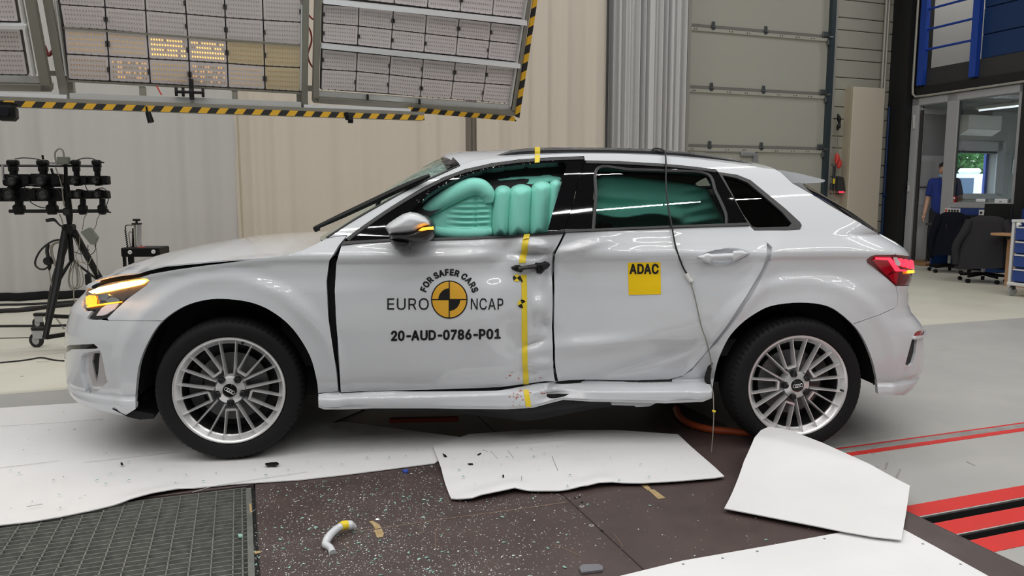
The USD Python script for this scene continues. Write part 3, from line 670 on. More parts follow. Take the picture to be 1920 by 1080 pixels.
tree(33.0, 28, 7.0, 2.8, 5000, 'leafy tree outside the window at its right side', ('leaf_green', 'leaf_light'))
tree(20.8, 25, 6.0, 2.4, 4000, 'leafy tree outside the window behind the man', ('leaf_light', 'leaf_green'))
tree(28.0, 35, 8.0, 3.2, 4500, 'taller tree farther back outside the office window', ('leaf_green', 'leaf_light'))
# ---- curtains
def curtain(name, u0, u1, v_, z0, z1, amp, folds, mat, label, hem=None, seed=1, n=260, sharp=1.0, drape=0.0):
    g = np.random.default_rng(seed); uu = np.linspace(u0, u1, n); t = (uu-u0)/(u1-u0)
    ph = np.cumsum(np.interp(t, np.linspace(0, 1, 12), g.uniform(0.5, 1.5, 12))); ph = ph/ph[-1]*folds*2*np.pi
    am = amp*np.interp(t, np.linspace(0, 1, 14), g.uniform(0.35, 1.0, 14))
    w0 = np.sign(np.sin(ph))*np.abs(np.sin(ph))**sharp*am+0.3*am*np.sin(2.3*ph+1)
    zz = np.linspace(z0, z1, 14); P = np.empty((14, n, 3))
    for i, z_ in enumerate(zz):
        q = 1-0.35*(z_-z0)/(z1-z0); sh = drape*np.sin(3*t+i*0.4)
        P[i] = UV(0, 0, z_)+uu[:, None]*U+(v_+w0*q+sh)[:, None]*V
    v, f = grid_mesh(P); nn = vnormals(v, f)
    if (nn @ V).mean() > 0: f = f[:, ::-1]
    t_ = thing(name, label, 'curtain', UV((u0+u1)/2, v_, z0-0.1))
    obj(t_, 'cloth', shell(v, f, V*0.006), mat, smooth=40)
    if hem:
        H = np.stack([P[0]-Z3*(z0-FLOOR)+Z3*0.004+V*0.03, P[0]-Z3*0.06, P[0]+Z3*0.008]); H -= V*0.012
        v, f = grid_mesh(H); nn = vnormals(v, f)
        if (nn @ V).mean() > 0: f = f[:, ::-1]
        obj(t_, 'hem_band', shell(v, f, V*0.006), hem, smooth=40)
    return t_
curtain('curtain', -7.5, pu(446, 230, 10.1)[0], 10.1, 0.06, 6.0, 0.05, 16, 'curtain_white', 'plain greyish white backdrop curtain with a black hem behind the camera stand', 'hem_black', 3, drape=0.02)
curtain('curtain', pu(446, 230, 10.05)[0]-0.05, pu(872, 240, 10.05)[0], 10.03, 0.06, 6.0, 0.035, 7, 'curtain_cream', 'cream backdrop curtain behind the windscreen', 'hem_black', 5, drape=0.01)
curtain('curtain', pu(893, 240, 10.05)[0], pu(1139, 100, 10.05)[0], 10.03, 0.06, 6.0, 0.035, 5, 'curtain_cream', 'cream backdrop curtain right of the steel post', 'hem_black', 9)
curtain('curtain', pu(1139, 100, 10.2)[0], pu(1290, 100, 10.2)[0], 10.25, 0.06, 6.0, 0.10, 11, 'curtain_grey', 'grey curtain bunched in deep pleats beside the sectional door', None, 11, 420, 0.55)
pg = pu(880, 240, 10.2)[0]
solo('steel_post', join([ubox(pg-0.10, pg+0.02, 10.16, 10.2, FLOOR, 6), ubox(pg+0.02, pg+0.075, 10.12, 10.2, FLOOR, 6)]), 'taupe', 'slim steel post in the gap between the two cream curtains', 'post', smooth=False)
solo('edge_strip', tube([UV(pu(1139, 100, 9.98)[0], 9.98, 0), UV(pu(1139, 100, 9.98)[0], 9.98, 6)], 0.018, 6, 2), 'dark_grey', 'dark edge strip between cream curtain and pleated grey curtain', 'strip')
solo('curtain_rope', tube([UV(pu(446, 230, 9.96)[0], 9.96, 0.05), UV(pu(445, 230, 9.96)[0], 9.96, 6)], 0.012, 6, 2), 'beige_edge', 'thin vertical edge piping where white curtain meets cream curtain', 'piping')

# ================================================================== THE CAR
Y0, HW = 3.35, 0.908
YC = Y0+HW
car = thing('car', 'white five-door hatchback with a crushed driver side, deployed teal airbags and test stickers', 'car', (0.3, YC, 0))
WF, WR = on_Y([(430, 735)], 3.372)[0], on_Y([(1497, 727)], 3.372)[0]      # wheel centres on the outer face
WR[2] = WR[2]+0.008

zA = np.array([-0.2, 0.12, 0.17, 0.205, 0.232, 0.262, 0.288, 0.298, 0.312, 0.34, 0.42, 0.52, 0.66, 0.76, 0.84, 0.885, 0.903, 0.918, 0.96, 1.00, 1.05, 1.10, 1.20, 1.30, 1.38, 1.43, 1.48, 1.6])
yA = np.array([.16, .12, .085, .056, .041, .036, .040, .058, .050, .040, .026, .016, .007, .012, .023, .021, .0135, .010, .031, .055, .082, .110, .170, .240, .310, .370, .47, .75])
fA = PchipInterpolator(zA, yA)
def shoulder_drop(X): return 0.115*np.clip((-0.75-X)/0.85, 0, 1)**1.3
def crease_z(X):
    return np.interp(X, [-1.2, -0.55, 0.25, 0.47, 0.50, 0.9, 1.25, 1.6], [0.33, 0.36, 0.41, 0.44, 0.45, 0.56, 0.66, 0.70])
def dome_gap(X): return 0
def gauss(X, Z, x, z, sx, sz, ang=0.0):
    c, s = np.cos(ang), np.sin(ang); dx, dz = X-x, Z-z
    return np.exp(-(((dx*c+dz*s)/sx)**2+((-dx*s+dz*c)/sz)**2))
DENTS = []                                           # filled below: (x, z, sx, sz, angle, depth)
def dent(X, Z):
    d = np.zeros(np.broadcast(X, Z).shape)
    for x, z, sx, sz, an, a in DENTS: d = d+1.5*a*gauss(X, Z, x, z, sx, sz, an)
    # the pole's valley: a crease that runs down the seam between the doors
    zm = np.clip((1.02-Z)/0.10, 0, 1)*np.clip((Z-0.16)/0.10, 0, 1)
    w = np.where(X < VX, 0.20, 0.26)
    d = d+zm*0.062*np.exp(-np.abs((X-VX)/w)**1.25)
    return d
VX = on_Y([(1040, 600)], Y0+0.04)[0, 0]
def flare(X, Z):
    o = 0
    for w, R in ((WF, 0.412), (WR, 0.408)):
        r = np.hypot(X-w[0], (Z-w[2]-0.022)*1.0)
        t = np.clip((R+0.125-r)/0.07, 0, 1); q_ = np.clip((R+0.078-r)/0.075, 0, 1); s = t*t*(3-2*t)*(1-0.55*q_*q_*(3-2*q_))
        o = o+0.016*s*np.clip((Z-0.10)/0.15, 0, 1)
    return o
def inset(X, Z, dented=True):
    Zs = Z+shoulder_drop(X)*np.clip((Z-0.42)/0.3, 0, 1)
    a = fA(np.clip(Zs, -0.2, 1.6))
    zc = crease_z(X); k_ = 0.012
    low = k_*np.logaddexp(0, (zc-Z)/k_)*0.27*np.clip((0.70-Z)/0.2, 0, 1)
    mid = np.clip((X+0.95)/0.35, 0, 1)*np.clip((1.45-X)/0.25, 0, 1)*np.clip((Z-0.29)/0.02, 0, 1)
    a = a+low*mid-flare(X, Z)
    if dented: a = a+dent(X, Z)
    return a
# nose and tail in plan: superellipses whose ends are fitted to the outline seen in the photograph
NEX, LN, LT = 2.5, 0.72, 0.46
TEX = 2.9
ang = np.linspace(0, np.pi/2, 400)
def _arc(n, L):
    x, y = L*np.sin(ang)**(2/n), HW*(1-np.cos(ang)**(2/n))
    s = np.concatenate([[0], np.cumsum(np.hypot(np.diff(x), np.diff(y)))]); return s
sN, sT = _arc(NEX, LN), _arc(TEX, LT)
def _fit(px, py, side):
    z = on_Y([(px, py)], Y0+0.33)[0, 2]; lo, hi = (-2.3, -1.3) if side < 0 else (1.7, 2.8)
    n, L = (NEX, LN) if side < 0 else (TEX, LT)
    a0 = float(inset(np.array(-1.2 if side < 0 else 1.9), np.array(z), False))
    for _ in range(40):
        m = (lo+hi)/2
        X = (m+LN-L*np.sin(ang)**(2/n)) if side < 0 else (m-LT+L*np.sin(ang)**(2/n))
        Y = Y0+a0+(HW-a0)*(1-np.cos(ang)**(2/n))
        q = project(np.stack([X, Y, np.full_like(X, z)], 1))[:, 0]
        e = q.min() if side < 0 else q.max()
        if e > px: hi = m
        else: lo = m
    return z, (lo+hi)/2
noseP = [(163, 530), (157, 552), (142, 567), (132, 580), (127, 600), (121.5, 620), (120, 650), (120, 690), (122, 715), (126, 735), (137, 748), (155, 756), (202, 767), (250, 776)]
tailP = [(1649, 435.5), (1664, 443), (1681.5, 452), (1700.7, 466), (1706.7, 476), (1709, 494), (1710.5, 507), (1708, 522), (1704, 536), (1706, 562), (1711, 578.5), (1714, 581), (1731, 601), (1734, 612), (1734, 630), (1733, 680), (1726.7, 695), (1713.7, 713), (1697, 726), (1671, 733.7), (1647, 739)]
nz = np.array(sorted(_fit(*p, -1) for p in noseP)); tz = np.array(sorted(_fit(*p, 1) for p in tailP))
nz = np.vstack([[-0.2, nz[0, 1]+0.3], nz, [1.1, nz[-1, 1]+0.12], [1.6, nz[-1, 1]+0.12]])
tz = np.vstack([[-0.2, tz[0, 1]-0.1], tz, [tz[-1, 0]+0.06, tz[-1, 1]+0.10], [1.16, 2.45], [1.28, 2.75], [1.6, 2.8]])
def xn(z): return np.interp(z, nz[:, 0], nz[:, 1])
def xt(z): return np.interp(z, tz[:, 0], tz[:, 1])
def yin(X, Z, dented=True):                          # inward offset of the skin at (X, Z); large beyond the ends
    a = inset(X, Z, dented)
    t = np.clip((xn(Z)+LN-X)/LN, 0, None); u_ = np.clip((X-xt(Z)+LT)/LT, 0, None)
    e1 = np.where(t < 1, 1-np.maximum(1-np.minimum(t, 1)**NEX, 0)**(1/NEX), 1.0)
    e2 = np.where(u_ < 1, 1-np.maximum(1-np.minimum(u_, 1)**TEX, 0)**(1/TEX), 1.0)
    return a+(HW-a)*np.maximum(e1, e2)+np.where((t >= 1) | (u_ >= 1), 0.6, 0)
def X_to_s(X, Z):
    xc, xe = xn(Z)+LN, xt(Z)-LT
    t, u_ = np.clip((xc-X)/LN, 0, 1), np.clip((X-xe)/LT, 0, 1)
    s = np.where(X < xc, xc-np.interp(np.arcsin(t**(NEX/2)), ang, sN), X)
    return np.where(X > xe, xe+np.interp(np.arcsin(u_**(TEX/2)), ang, sT), s)
def skin(s, Z, off=0.0, dented=True):
    s, Z = np.asarray(s, float), np.asarray(Z, float)
    xc, xe = xn(Z)+LN, xt(Z)-LT
    th = np.interp(np.clip(xc-s, 0, None), sN, ang); ph = np.interp(np.clip(s-xe, 0, None), sT, ang)
    X = np.where(s < xc, xc-LN*np.sin(th)**(2/NEX), np.where(s > xe, xe+LT*np.sin(ph)**(2/TEX), s))
    a = inset(X, Z, dented)
    e = np.where(s < xc, 1-np.cos(th)**(2/NEX), np.where(s > xe, 1-np.cos(ph)**(2/TEX), 0))
    return np.stack([X, Y0+a+(HW-a)*e, Z], -1)
def skin_n(s, Z, dented=True, h=0.006):
    a = skin(s+h, Z, 0, dented)-skin(s-h, Z, 0, dented); b = skin(s, Z+h, 0, dented)-skin(s, Z-h, 0, dented)
    n = np.cross(a, b); return n/np.maximum(np.linalg.norm(n, axis=-1, keepdims=True), 1e-12)
def px_skin(P, dented=False):                        # pixels -> (s, z) on the skin; pixels off the outline go to the centre line
    d = rays(P); Y = np.linspace(Y0-0.05, YC, 420)
    T = Y[None]/d[:, 1:2]
    X, Z = d[:, :1]*T, CAM[2]+d[:, 2:]*T
    g = (Y[None]-Y0)-yin(X, Z, dented)
    i = np.argmax(g >= 0, axis=1); miss = ~(g >= 0).any(axis=1)
    j = np.where(miss, np.argmax(g, axis=1), np.maximum(i, 1)); r = np.arange(len(d))
    g0, g1 = g[r, j-1], g[r, j]; t = np.where(miss, 1, -g0/np.where(np.abs(g1-g0) < 1e-9, 1, g1-g0))
    t = np.clip(t, 0, 1)
    x, z = X[r, j-1]+(X[r, j]-X[r, j-1])*t, Z[r, j-1]+(Z[r, j]-Z[r, j-1])*t
    s = X_to_s(x, z)
    s = np.where(miss & (x < 0), xn(z)+LN-sN[-1], s); s = np.where(miss & (x > 0), xt(z)-LT+sT[-1], s)
    return np.stack([s, z], 1)
def px3(P, off=0.0, dented=False):
    q = px_skin(P, dented); p = skin(q[:, 0], q[:, 1], 0, dented)
    return p+skin_n(q[:, 0], q[:, 1], dented)*off
def dens(P, step=10.0):
    return np.asarray(shapely.segmentize(shapely.LinearRing(P), step).coords)[:-1]
def sz_poly(P, step=8.0):
    g = Polygon(px_skin(dens(P, step)))
    return g if g.is_valid else unary_union(polys(shapely.make_valid(g)))
def panel(g, res=0.02, off=0.0, flange=0.022, dented=True, mirror=False, both=False, warp=None, side=0.0):
    """A skin panel: g in (s, z); off moves it outwards, flange turns its rim inwards. Returns vertices, triangles, normals."""
    VV, FF, NN, n0 = [], [], [], 0
    for p in polys(g):
        v2, f, rings = clipmesh(p, res)
        pos, nor = skin(v2[:, 0], v2[:, 1], 0, dented), skin_n(v2[:, 0], v2[:, 1], dented)
        o = off if warp is None else off+warp(pos)[:, None]
        pos = pos+nor*o
        if warp is not None: nor = None
        f = f[:, ::1]
        # outward = towards the camera (-y)
        c = np.cross(pos[f[:, 1]]-pos[f[:, 0]], pos[f[:, 2]]-pos[f[:, 0]])
        if nor is None: nor = vnormals(pos, f)
        if (c*nor[f[:, 0]]).sum() < 0: f = f[:, ::-1]
        if warp is not None: nor = vnormals(pos, f)
        VV.append(pos); NN.append(nor); FF.append(f+n0); n0 += len(pos)
        if flange:
            for r in rings:
                m = len(r); a = skin(r[:, 0], r[:, 1], 0, dented); na = skin_n(r[:, 0], r[:, 1], dented)
                oo = off if warp is None else off+warp(a)[:, None]
                a = a+na*oo; b = a-na*flange
                i = np.arange(m); j = (i+1) % m
                q = np.vstack([a[i], a[j], b[j], b[i]]).reshape(4, m, 3)
                nn = np.cross(q[1]-q[0], q[3]-q[0]); nn /= np.maximum(np.linalg.norm(nn, axis=1, keepdims=True), 1e-12)
                VV.append(q.transpose(1, 0, 2).reshape(-1, 3)); NN.append(np.repeat(nn, 4, axis=0))
                k_ = 4*i+n0; FF.append(np.vstack([np.stack([k_, k_+1, k_+2], 1), np.stack([k_, k_+2, k_+3], 1)])); n0 += 4*m
    v, f, n = np.vstack(VV), np.vstack(FF), np.vstack(NN)
    if mirror or both:
        v2, n2 = v.copy(), n.copy(); v2[:, 1] = 2*YC-v[:, 1]; n2[:, 1] *= -1
        if mirror: return v2, f[:, ::-1], n2
        return np.vstack([v, v2]), np.vstack([f, f[:, ::-1]+len(v)]), np.vstack([n, n2])
    return v, f, n
def pobj(parent, name, pm, mat, label=None, kind=None):
    return obj(parent, name, (pm[0], pm[1]), mat, normals=pm[2], label=label, kind=kind)

# ---- outlines traced on the photograph (pixels)
def sp_(P, n): return [tuple(q) for q in smooth_path(P, n)]
ARCH_F = [(254, 767), (255, 726), (262, 679), (281.5, 634), (305, 601.5), (344, 575), (388, 562), (430, 561), (477, 569), (516, 588), (551, 619), (581, 667), (594, 714), (596.5, 738)]
ARCH_F = sp_(ARCH_F, 53)
ARCH_R = [(1335, 735), (1341.5, 695), (1351.5, 663), (1371.6, 626), (1406, 594), (1449, 574), (1501, 567.7), (1552, 574), (1587, 597), (1615.5, 629), (1635.6, 675), (1644, 715), (1646.5, 739)]
ARCH_R = sp_(ARCH_R, 49)
BON_EDGE = [(600, 460), (563, 471), (543, 476), (523, 481.7), (507, 483), (453, 486), (420, 488), (308, 498), (275, 506), (257, 512), (217, 516), (175, 527), (163, 532)]
FEN_TOP = [(283, 514), (333, 505), (420, 494.5), (462, 488.5), (503, 484.5), (526, 482.5), (546, 476), (566, 470), (590, 459), (612, 447.5)]
FEN_REAR = [(632, 443.5), (650, 442), (635, 460), (617, 490), (612, 527), (615, 593), (630, 693), (634, 734)]
LAMP_F = [(165, 543), (200, 531), (262, 521), (277, 523), (280, 527), (275, 535), (240, 560), (220, 578), (200, 596), (183, 598), (164, 597), (175, 580), (157, 576), (155, 570), (158, 556)]
LAMP_R = [(1626, 488), (1634, 481), (1643, 478), (1670, 478), (1693, 479), (1712, 481), (1716, 500), (1714, 520), (1708, 535), (1678.5, 535.5), (1664, 522), (1643, 504.5), (1627, 492.6)]
DLO_TOP = [(648, 449), (673, 430), (713, 402), (747, 380), (788, 355), (830, 333.5), (872, 318), (923, 306.7), (973, 300), (1040, 295.5), (1095, 294), (1096, 301), (1160, 302.5), (1247, 307.5), (1340, 317.5), (1347, 323), (1382, 328), (1407, 338), (1440, 365), (1473, 392), (1500, 417), (1503, 423), (1500, 430), (1473, 432), (1413, 432)]
QTR_EDGE = [(1447, 463), (1444, 490), (1427, 522), (1390, 587), (1345, 643), (1323, 664), (1297, 695), (1278, 706.5), (1249, 714.5), (1197, 715.5), (1103, 718), (1080, 721.5), (1047, 720.5), (1013, 723), (980, 729.5), (930, 734), (873, 734), (768, 734), (727, 733), (693, 734), (640, 737.5)]
ROOF_EDGE = [(613, 446), (660, 414), (710, 385), (780, 347), (830, 324), (862, 310), (890, 301), (922, 297.5), (960, 294), (1003, 291), (1080, 288), (1160, 288.5), (1240, 292), (1313, 299), (1400, 310), (1437, 316), (1455, 318)]
C_EDGE = [(1455, 318), (1463, 323), (1472, 331), (1486, 344), (1523, 365), (1557, 386), (1600, 411), (1642, 435.5)]
SILL_BOT = [(1335, 742), (1318, 749), (1250, 752), (1150, 751), (1110, 751.5), (1060, 752), (1030, 758), (1000, 763), (950, 764), (880, 762.5), (800, 761), (700, 761), (640, 763), (608, 763), (597, 759)]

for (px, py, sx, sz, an, dp) in [
        (975, 480, .05, .05, 0, -.012), (1000, 478, .085, .022, .05, .030), (955, 470, .06, .045, .5, .022), (1008, 462, .05, .018, -.2, -.018), (1032, 505, .03, .07, 0, .022), (1015, 520, .035, .05, 0, -.014),
        (1012, 575, .035, .06, 0, -.020), (1022, 610, .02, .035, .3, .016), (1000, 648, .05, .018, .3, .014), (1018, 690, .05, .03, 0, -.014), (965, 650, .06, .15, .25, .012), (1000, 700, .07, .02, .1, .012),
        (930, 500, .10, .08, .4, .014), (1075, 470, .10, .02, .25, -.014), (1090, 560, .10, .16, 0, .014), (1180, 560, .16, .12, 0, .010), (1110, 648, .22, .035, .10, -.014), (1200, 690, .2, .03, .3, .010),
        (1270, 540, .09, .2, .3, .012), (1420, 520, .05, .16, -.45, -.010), (1060, 745, .10, .03, .2, .020), (1030, 732, .06, .02, .5, -.012), (1530, 520, .25, .10, .1, .012), (1440, 560, .05, .08, 0, .008),
        (985, 735, .05, .025, 0, .010), (820, 470, .2, .018, 0, .006), (760, 600, .3, .16, 0, .004), (900, 600, .12, .20, 0, -.008)]:
    p = on_Y([(px, py)], Y0+0.02)[0]; DENTS.append((p[0], p[2], sx, sz, an, dp))

poly_fender = sz_poly(LAMP_F[2:8]+[(201, 597), (204, 600.5), (302, 601)]+ARCH_F[16:]+[(597, 737)]+FEN_REAR[::-1]+FEN_TOP[::-1])
g_lampf = sz_poly(LAMP_F)
g_bump_all = sz_poly([(60, 530), (165, 540), (158, 556), (155, 572), (160, 584), (176, 582), (168, 597.5), (183, 599), (202, 601), (304, 602)]+ARCH_F[:17][::-1]+[(200, 800), (60, 800)], 5)
GRILLE_V = [(156, 662), (187, 657), (190, 662), (200, 712), (202, 716), (178, 738), (162, 738), (151, 700), (152, 668)]
BLADE_B = [(60, 672), (118, 668), (121, 652), (130, 647), (176, 645), (184, 652), (180, 654), (135, 655), (123, 662), (119, 680), (60, 690)]
def sq(poly, px): return sz_poly(px)
g_vent, g_blade = sz_poly(GRILLE_V, 4), sz_poly(BLADE_B, 4)
DOORHOLE = [(648, 449)]+DLO_TOP[1:]+QTR_EDGE+[(634, 735)]+FEN_REAR[:0:-1]
outer = sz_poly(ROOF_EDGE+C_EDGE[1:]+[(1654, 447), (1674, 460), (1677, 471), (1680, 477)]+[(1670, 478), (1643, 478), (1634, 481), (1626, 488), (1627, 492.6), (1643, 504.5), (1664, 522), (1679, 536), (1681, 543), (1683, 558), (1682, 569.6), (1677, 577), (1649, 590), (1621, 599.5), (1600, 607)]+ARCH_R[33::-1]+SILL_BOT+[(596.5, 737.6), (634, 734.6), (645, 452), (632, 442.5)])
g_side = outer.difference(sz_poly(DOORHOLE)).difference(poly_fender.buffer(0.003))
g_side = unary_union([p for p in polys(g_side) if p.area > 0.002])
FD_REAR = [(1056.5, 438), (1046, 465), (1040.5, 477), (1038.5, 560), (1038, 620), (1039.5, 690), (1043, 718)]
g_fd = sz_poly([(641, 461), (680, 457), (731, 454), (817, 450.5), (880, 450), (960, 446), (1010, 442), (1056.5, 437.5)]+FD_REAR[1:]+[(1010, 719.5), (975, 724), (940, 727.5), (880, 729), (800, 731), (720, 731.5), (639, 735), (634, 650), (630, 593), (628, 545), (631, 492)])
g_rd = sz_poly([(1061, 436.5), (1160, 431.5), (1260, 428), (1405, 424.5), (1437, 456), (1436, 478), (1427, 503), (1397, 557), (1360, 613), (1330, 652), (1300, 688), (1282, 703), (1255, 710.5), (1197, 713), (1103, 714.5), (1075, 716), (1049, 719), (1044, 690), (1042, 620), (1043, 560), (1044.5, 480), (1050, 465)])

g_rec0 = sz_poly([(1307, 482), (1322, 474.5), (1342, 469), (1365, 466.8), (1390, 468), (1404, 475), (1398, 481), (1378, 491), (1360, 497), (1340, 497.5), (1322, 492)], 3)
g_rd = g_rd.difference(g_rec0)
pobj(car, 'body_side', panel(g_side, 0.018, flange=0.02), 'car_paint')
pobj(car, 'body_side', panel(g_side, 0.03, mirror=True, dented=False), 'car_paint')
pobj(car, 'front_fender', panel(poly_fender, 0.018, flange=0.02), 'car_paint')
pobj(car, 'front_fender', panel(poly_fender, 0.03, mirror=True, dented=False), 'car_paint')
fdoor = pobj(car, 'front_door', panel(g_fd, 0.0095, off=0.006), 'car_paint', label='crumpled front door with test stickers')
pobj(car, 'front_door', panel(g_fd, 0.03, mirror=True, dented=False), 'car_paint')
rdoor = pobj(car, 'rear_door', panel(g_rd, 0.0115, off=0.004), 'car_paint', label='bent rear door with a yellow square sticker')
pobj(car, 'rear_door', panel(g_rd, 0.03, mirror=True, dented=False), 'car_paint')
# door jambs behind the gaps
g_jamb = sz_poly(QTR_EDGE[:7]+[(1290, 690), (1380, 540), (1415, 490), (1412, 440), (1413, 432)])
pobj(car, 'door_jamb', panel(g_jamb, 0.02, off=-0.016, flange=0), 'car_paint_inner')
pobj(car, 'door_jamb', panel(sz_poly([(640, 452), (655, 452), (650, 740), (625, 740), (605, 600), (605, 500)]), 0.03, off=-0.05, flange=0, dented=False), 'dark')
pobj(car, 'door_jamb', panel(sz_poly([(1030, 445), (1075, 440), (1070, 600), (1065, 735), (1020, 735), (1020, 600)]), 0.03, off=-0.05, flange=0), 'dark')
pobj(car, 'sill_seal', panel(sz_poly([(640, 720), (1290, 690), (1260, 724), (1040, 734), (900, 742), (640, 742)]), 0.03, off=-0.022, flange=0), 'trim_black')
# front bumper: wraps round to the other side
g_bf = g_bump_all.difference(g_lampf.buffer(0.004)).difference(g_vent).difference(g_blade)
bump = pobj(car, 'front_bumper', panel(g_bf, 0.014, both=True, dented=False), 'car_paint')
pobj(bump, 'air_vent', panel(g_vent, 0.012, off=-0.028, flange=0, dented=False), 'alloy_dark')
pobj(bump, 'air_vent', panel(g_vent, 0.012, off=-0.028, flange=0, mirror=True, dented=False), 'alloy_dark')
pobj(bump, 'vent_rim', panel(sz_poly(GRILLE_V, 4).difference(sz_poly([(168, 664), (180, 664), (177, 700), (174, 720), (170, 705), (165, 680)], 4)), 0.012, off=-0.02, flange=0.02, dented=False), 'alloy')
pobj(bump, 'vent_rim', panel(sz_poly(GRILLE_V, 4).difference(sz_poly([(168, 664), (180, 664), (177, 700), (174, 720), (170, 705), (165, 680)], 4)), 0.012, off=-0.02, flange=0.02, mirror=True, dented=False), 'vent_grey')
pobj(bump, 'vent_mesh', panel(sz_poly([(168, 664), (180, 664), (177, 700), (174, 720), (170, 705), (165, 680)], 4), 0.012, off=-0.027, flange=0, dented=False), 'dark')
pobj(bump, 'vent_mesh', panel(sz_poly([(168, 664), (180, 664), (177, 700), (174, 720), (170, 705), (165, 680)], 4), 0.012, off=-0.027, flange=0, mirror=True, dented=False), 'dark')
pobj(bump, 'black_blade', panel(g_blade, 0.012, off=-0.006, flange=0.01, both=True, dented=False), 'gloss_black')
# grille in the middle of the nose
sc_ = lambda z: xn(z)+LN-sN[-1]
zz = np.linspace(0.36, 0.70, 8); gr = Polygon([(sc_(z)-0.0, z) for z in zz]+[(sc_(z)+0.30-0.15*abs(z-0.56), z) for z in zz[::-1]])
pobj(bump, 'grille', panel(gr, 0.02, off=0.006, flange=0.02, both=True, dented=False), 'trim_black')
cl_ = on_Y([(210, 767), (254, 770), (290, 777), (288, 785), (262, 787), (240, 782)], Y0+0.07)
obj(bump, 'chin_lip', hull(np.vstack([cl_, cl_+np.array([-0.05, 0.45, 0.03])])), 'plastic_black', smooth=False)

def loft(E, C, nw=31, pw=2.2, nt=60, thick=0.018, bulge=0.0):
    """A panel across the car between the left edge E (and its mirror image) and the centre line C."""
    E, C = smooth_path(E, nt), smooth_path(C, nt)
    w = np.linspace(-1, 1, nw); P = np.empty((nt, nw, 3))
    a = np.abs(w)[None, :]**pw
    for k_ in (0, 2): P[:, :, k_] = C[:, None, k_]+(E[:, None, k_]-C[:, None, k_])*a
    P[:, :, 1] = YC+(YC-E[:, 1])[:, None]*w[None]
    if bulge: P[:, :, 2] += bulge*np.sin(np.pi*np.linspace(0, 1, nt))[:, None]*(1-a)
    v, f = grid_mesh(P); n = vnormals(v, f)
    if n[:, 2].mean() < 0: f = f[:, ::-1]; n = -n
    return shell(v, f, -n*thick)
# bonnet: rows of constant x between its side edge and the centre line, popped up at the front
be = px3(BON_EDGE); be = be[np.argsort(-be[:, 0])]
nose_z = be[-1, 2]; sfront = np.linspace(px_skin([BON_EDGE[-1]])[0, 0], sc_(nose_z), 14)
fr = skin(sfront, np.full(14, nose_z), 0, False)
edge = np.vstack([be[:-1], fr])
edge[:, 2] += 0.0
keep = np.concatenate([[True], np.diff(np.minimum.accumulate(edge[:, 0])) < -1e-5]); edge = edge[keep]
sil = on_Y([(120, 545), (165, 525), (200, 507), (250, 490), (300, 476), (350, 465), (400, 456.5), (440, 450), (500, 445.5), (560, 443), (600, 443)], Y0+0.62); sil = sil[np.argsort(sil[:, 0])]
xs = np.concatenate([np.linspace(edge[0, 0], -1.45, 50), -1.45+(1.45+edge[-1, 0])*np.sin(np.linspace(0, np.pi/2, 30))[1:]])
ye = np.interp(-xs, -edge[:, 0], edge[:, 1]); ze = np.interp(-xs, -edge[:, 0], edge[:, 2])
zc_ = np.interp(xs, sil[:, 0], sil[:, 2]); fz = np.clip((xs-edge[-1, 0])/0.25, 0, 1)**0.55
zc_ = ze+(np.maximum(zc_, ze+0.01)-ze)*fz
w = np.linspace(-1, 1, 61); aw = np.abs(w)**2.4
Pb = np.stack([np.repeat(xs[:, None], 61, 1), YC+(YC-ye)[:, None]*w[None], zc_[:, None]+(ze-zc_)[:, None]*aw[None]], -1)
Pb[:, :, 0] += 0.10*(1-np.abs(w)**2)[None]*np.clip((xs[:, None]+0.9)/0.5, 0, 1)*-1
v, f = grid_mesh(Pb); n = vnormals(v, f); sg = 1 if n[:, 2].mean() > 0 else -1
v, f = shell(v, f if sg > 0 else f[:, ::-1], -n*sg*0.006)
bonnet = obj(car, 'bonnet', (v, f), 'car_paint', smooth=40, label='bonnet sprung open along its edge')
# windscreen: shattered, its top edge torn out of the frame
WS_E = [(609, 446.5), (660, 416), (710, 387), (780, 349), (830, 326), (861, 311)]
WS_C = [(597, 446), (652, 410), (725, 353), (763, 327), (800, 306), (838, 286.5)]
Ews, Cws = px3(WS_E, -0.012), on_Y(WS_C, Y0+0.62)
wsm = loft(Ews, Cws, pw=2.0, nt=70, nw=61, thick=0.006)
d_ = wsm[0].copy(); nn_ = meshkit.fbm(d_*9, 3, 4)[:, None]-0.5
wsm = (d_+nn_*np.array([-0.012, 0, 0.02]), wsm[1])
obj(car, 'windscreen', wsm, 'cracked_glass', smooth=50, label='shattered green windscreen')
et = px3([(840, 321), (862, 310)], 0.0); ct = on_Y([(826, 295), (839, 286)], Y0+0.62)
obj(car, 'windscreen_edge', loft(et, ct, pw=2.0, nt=6, nw=31, thick=-0.012), 'gloss_black', smooth=50)
obj(car, 'windscreen_seal', tube(px3([(612, 446), (660, 414.5), (710, 385.5), (780, 347.5), (830, 324.5), (862, 310)], 0.0), 0.005, 6, 40), 'trim_black')
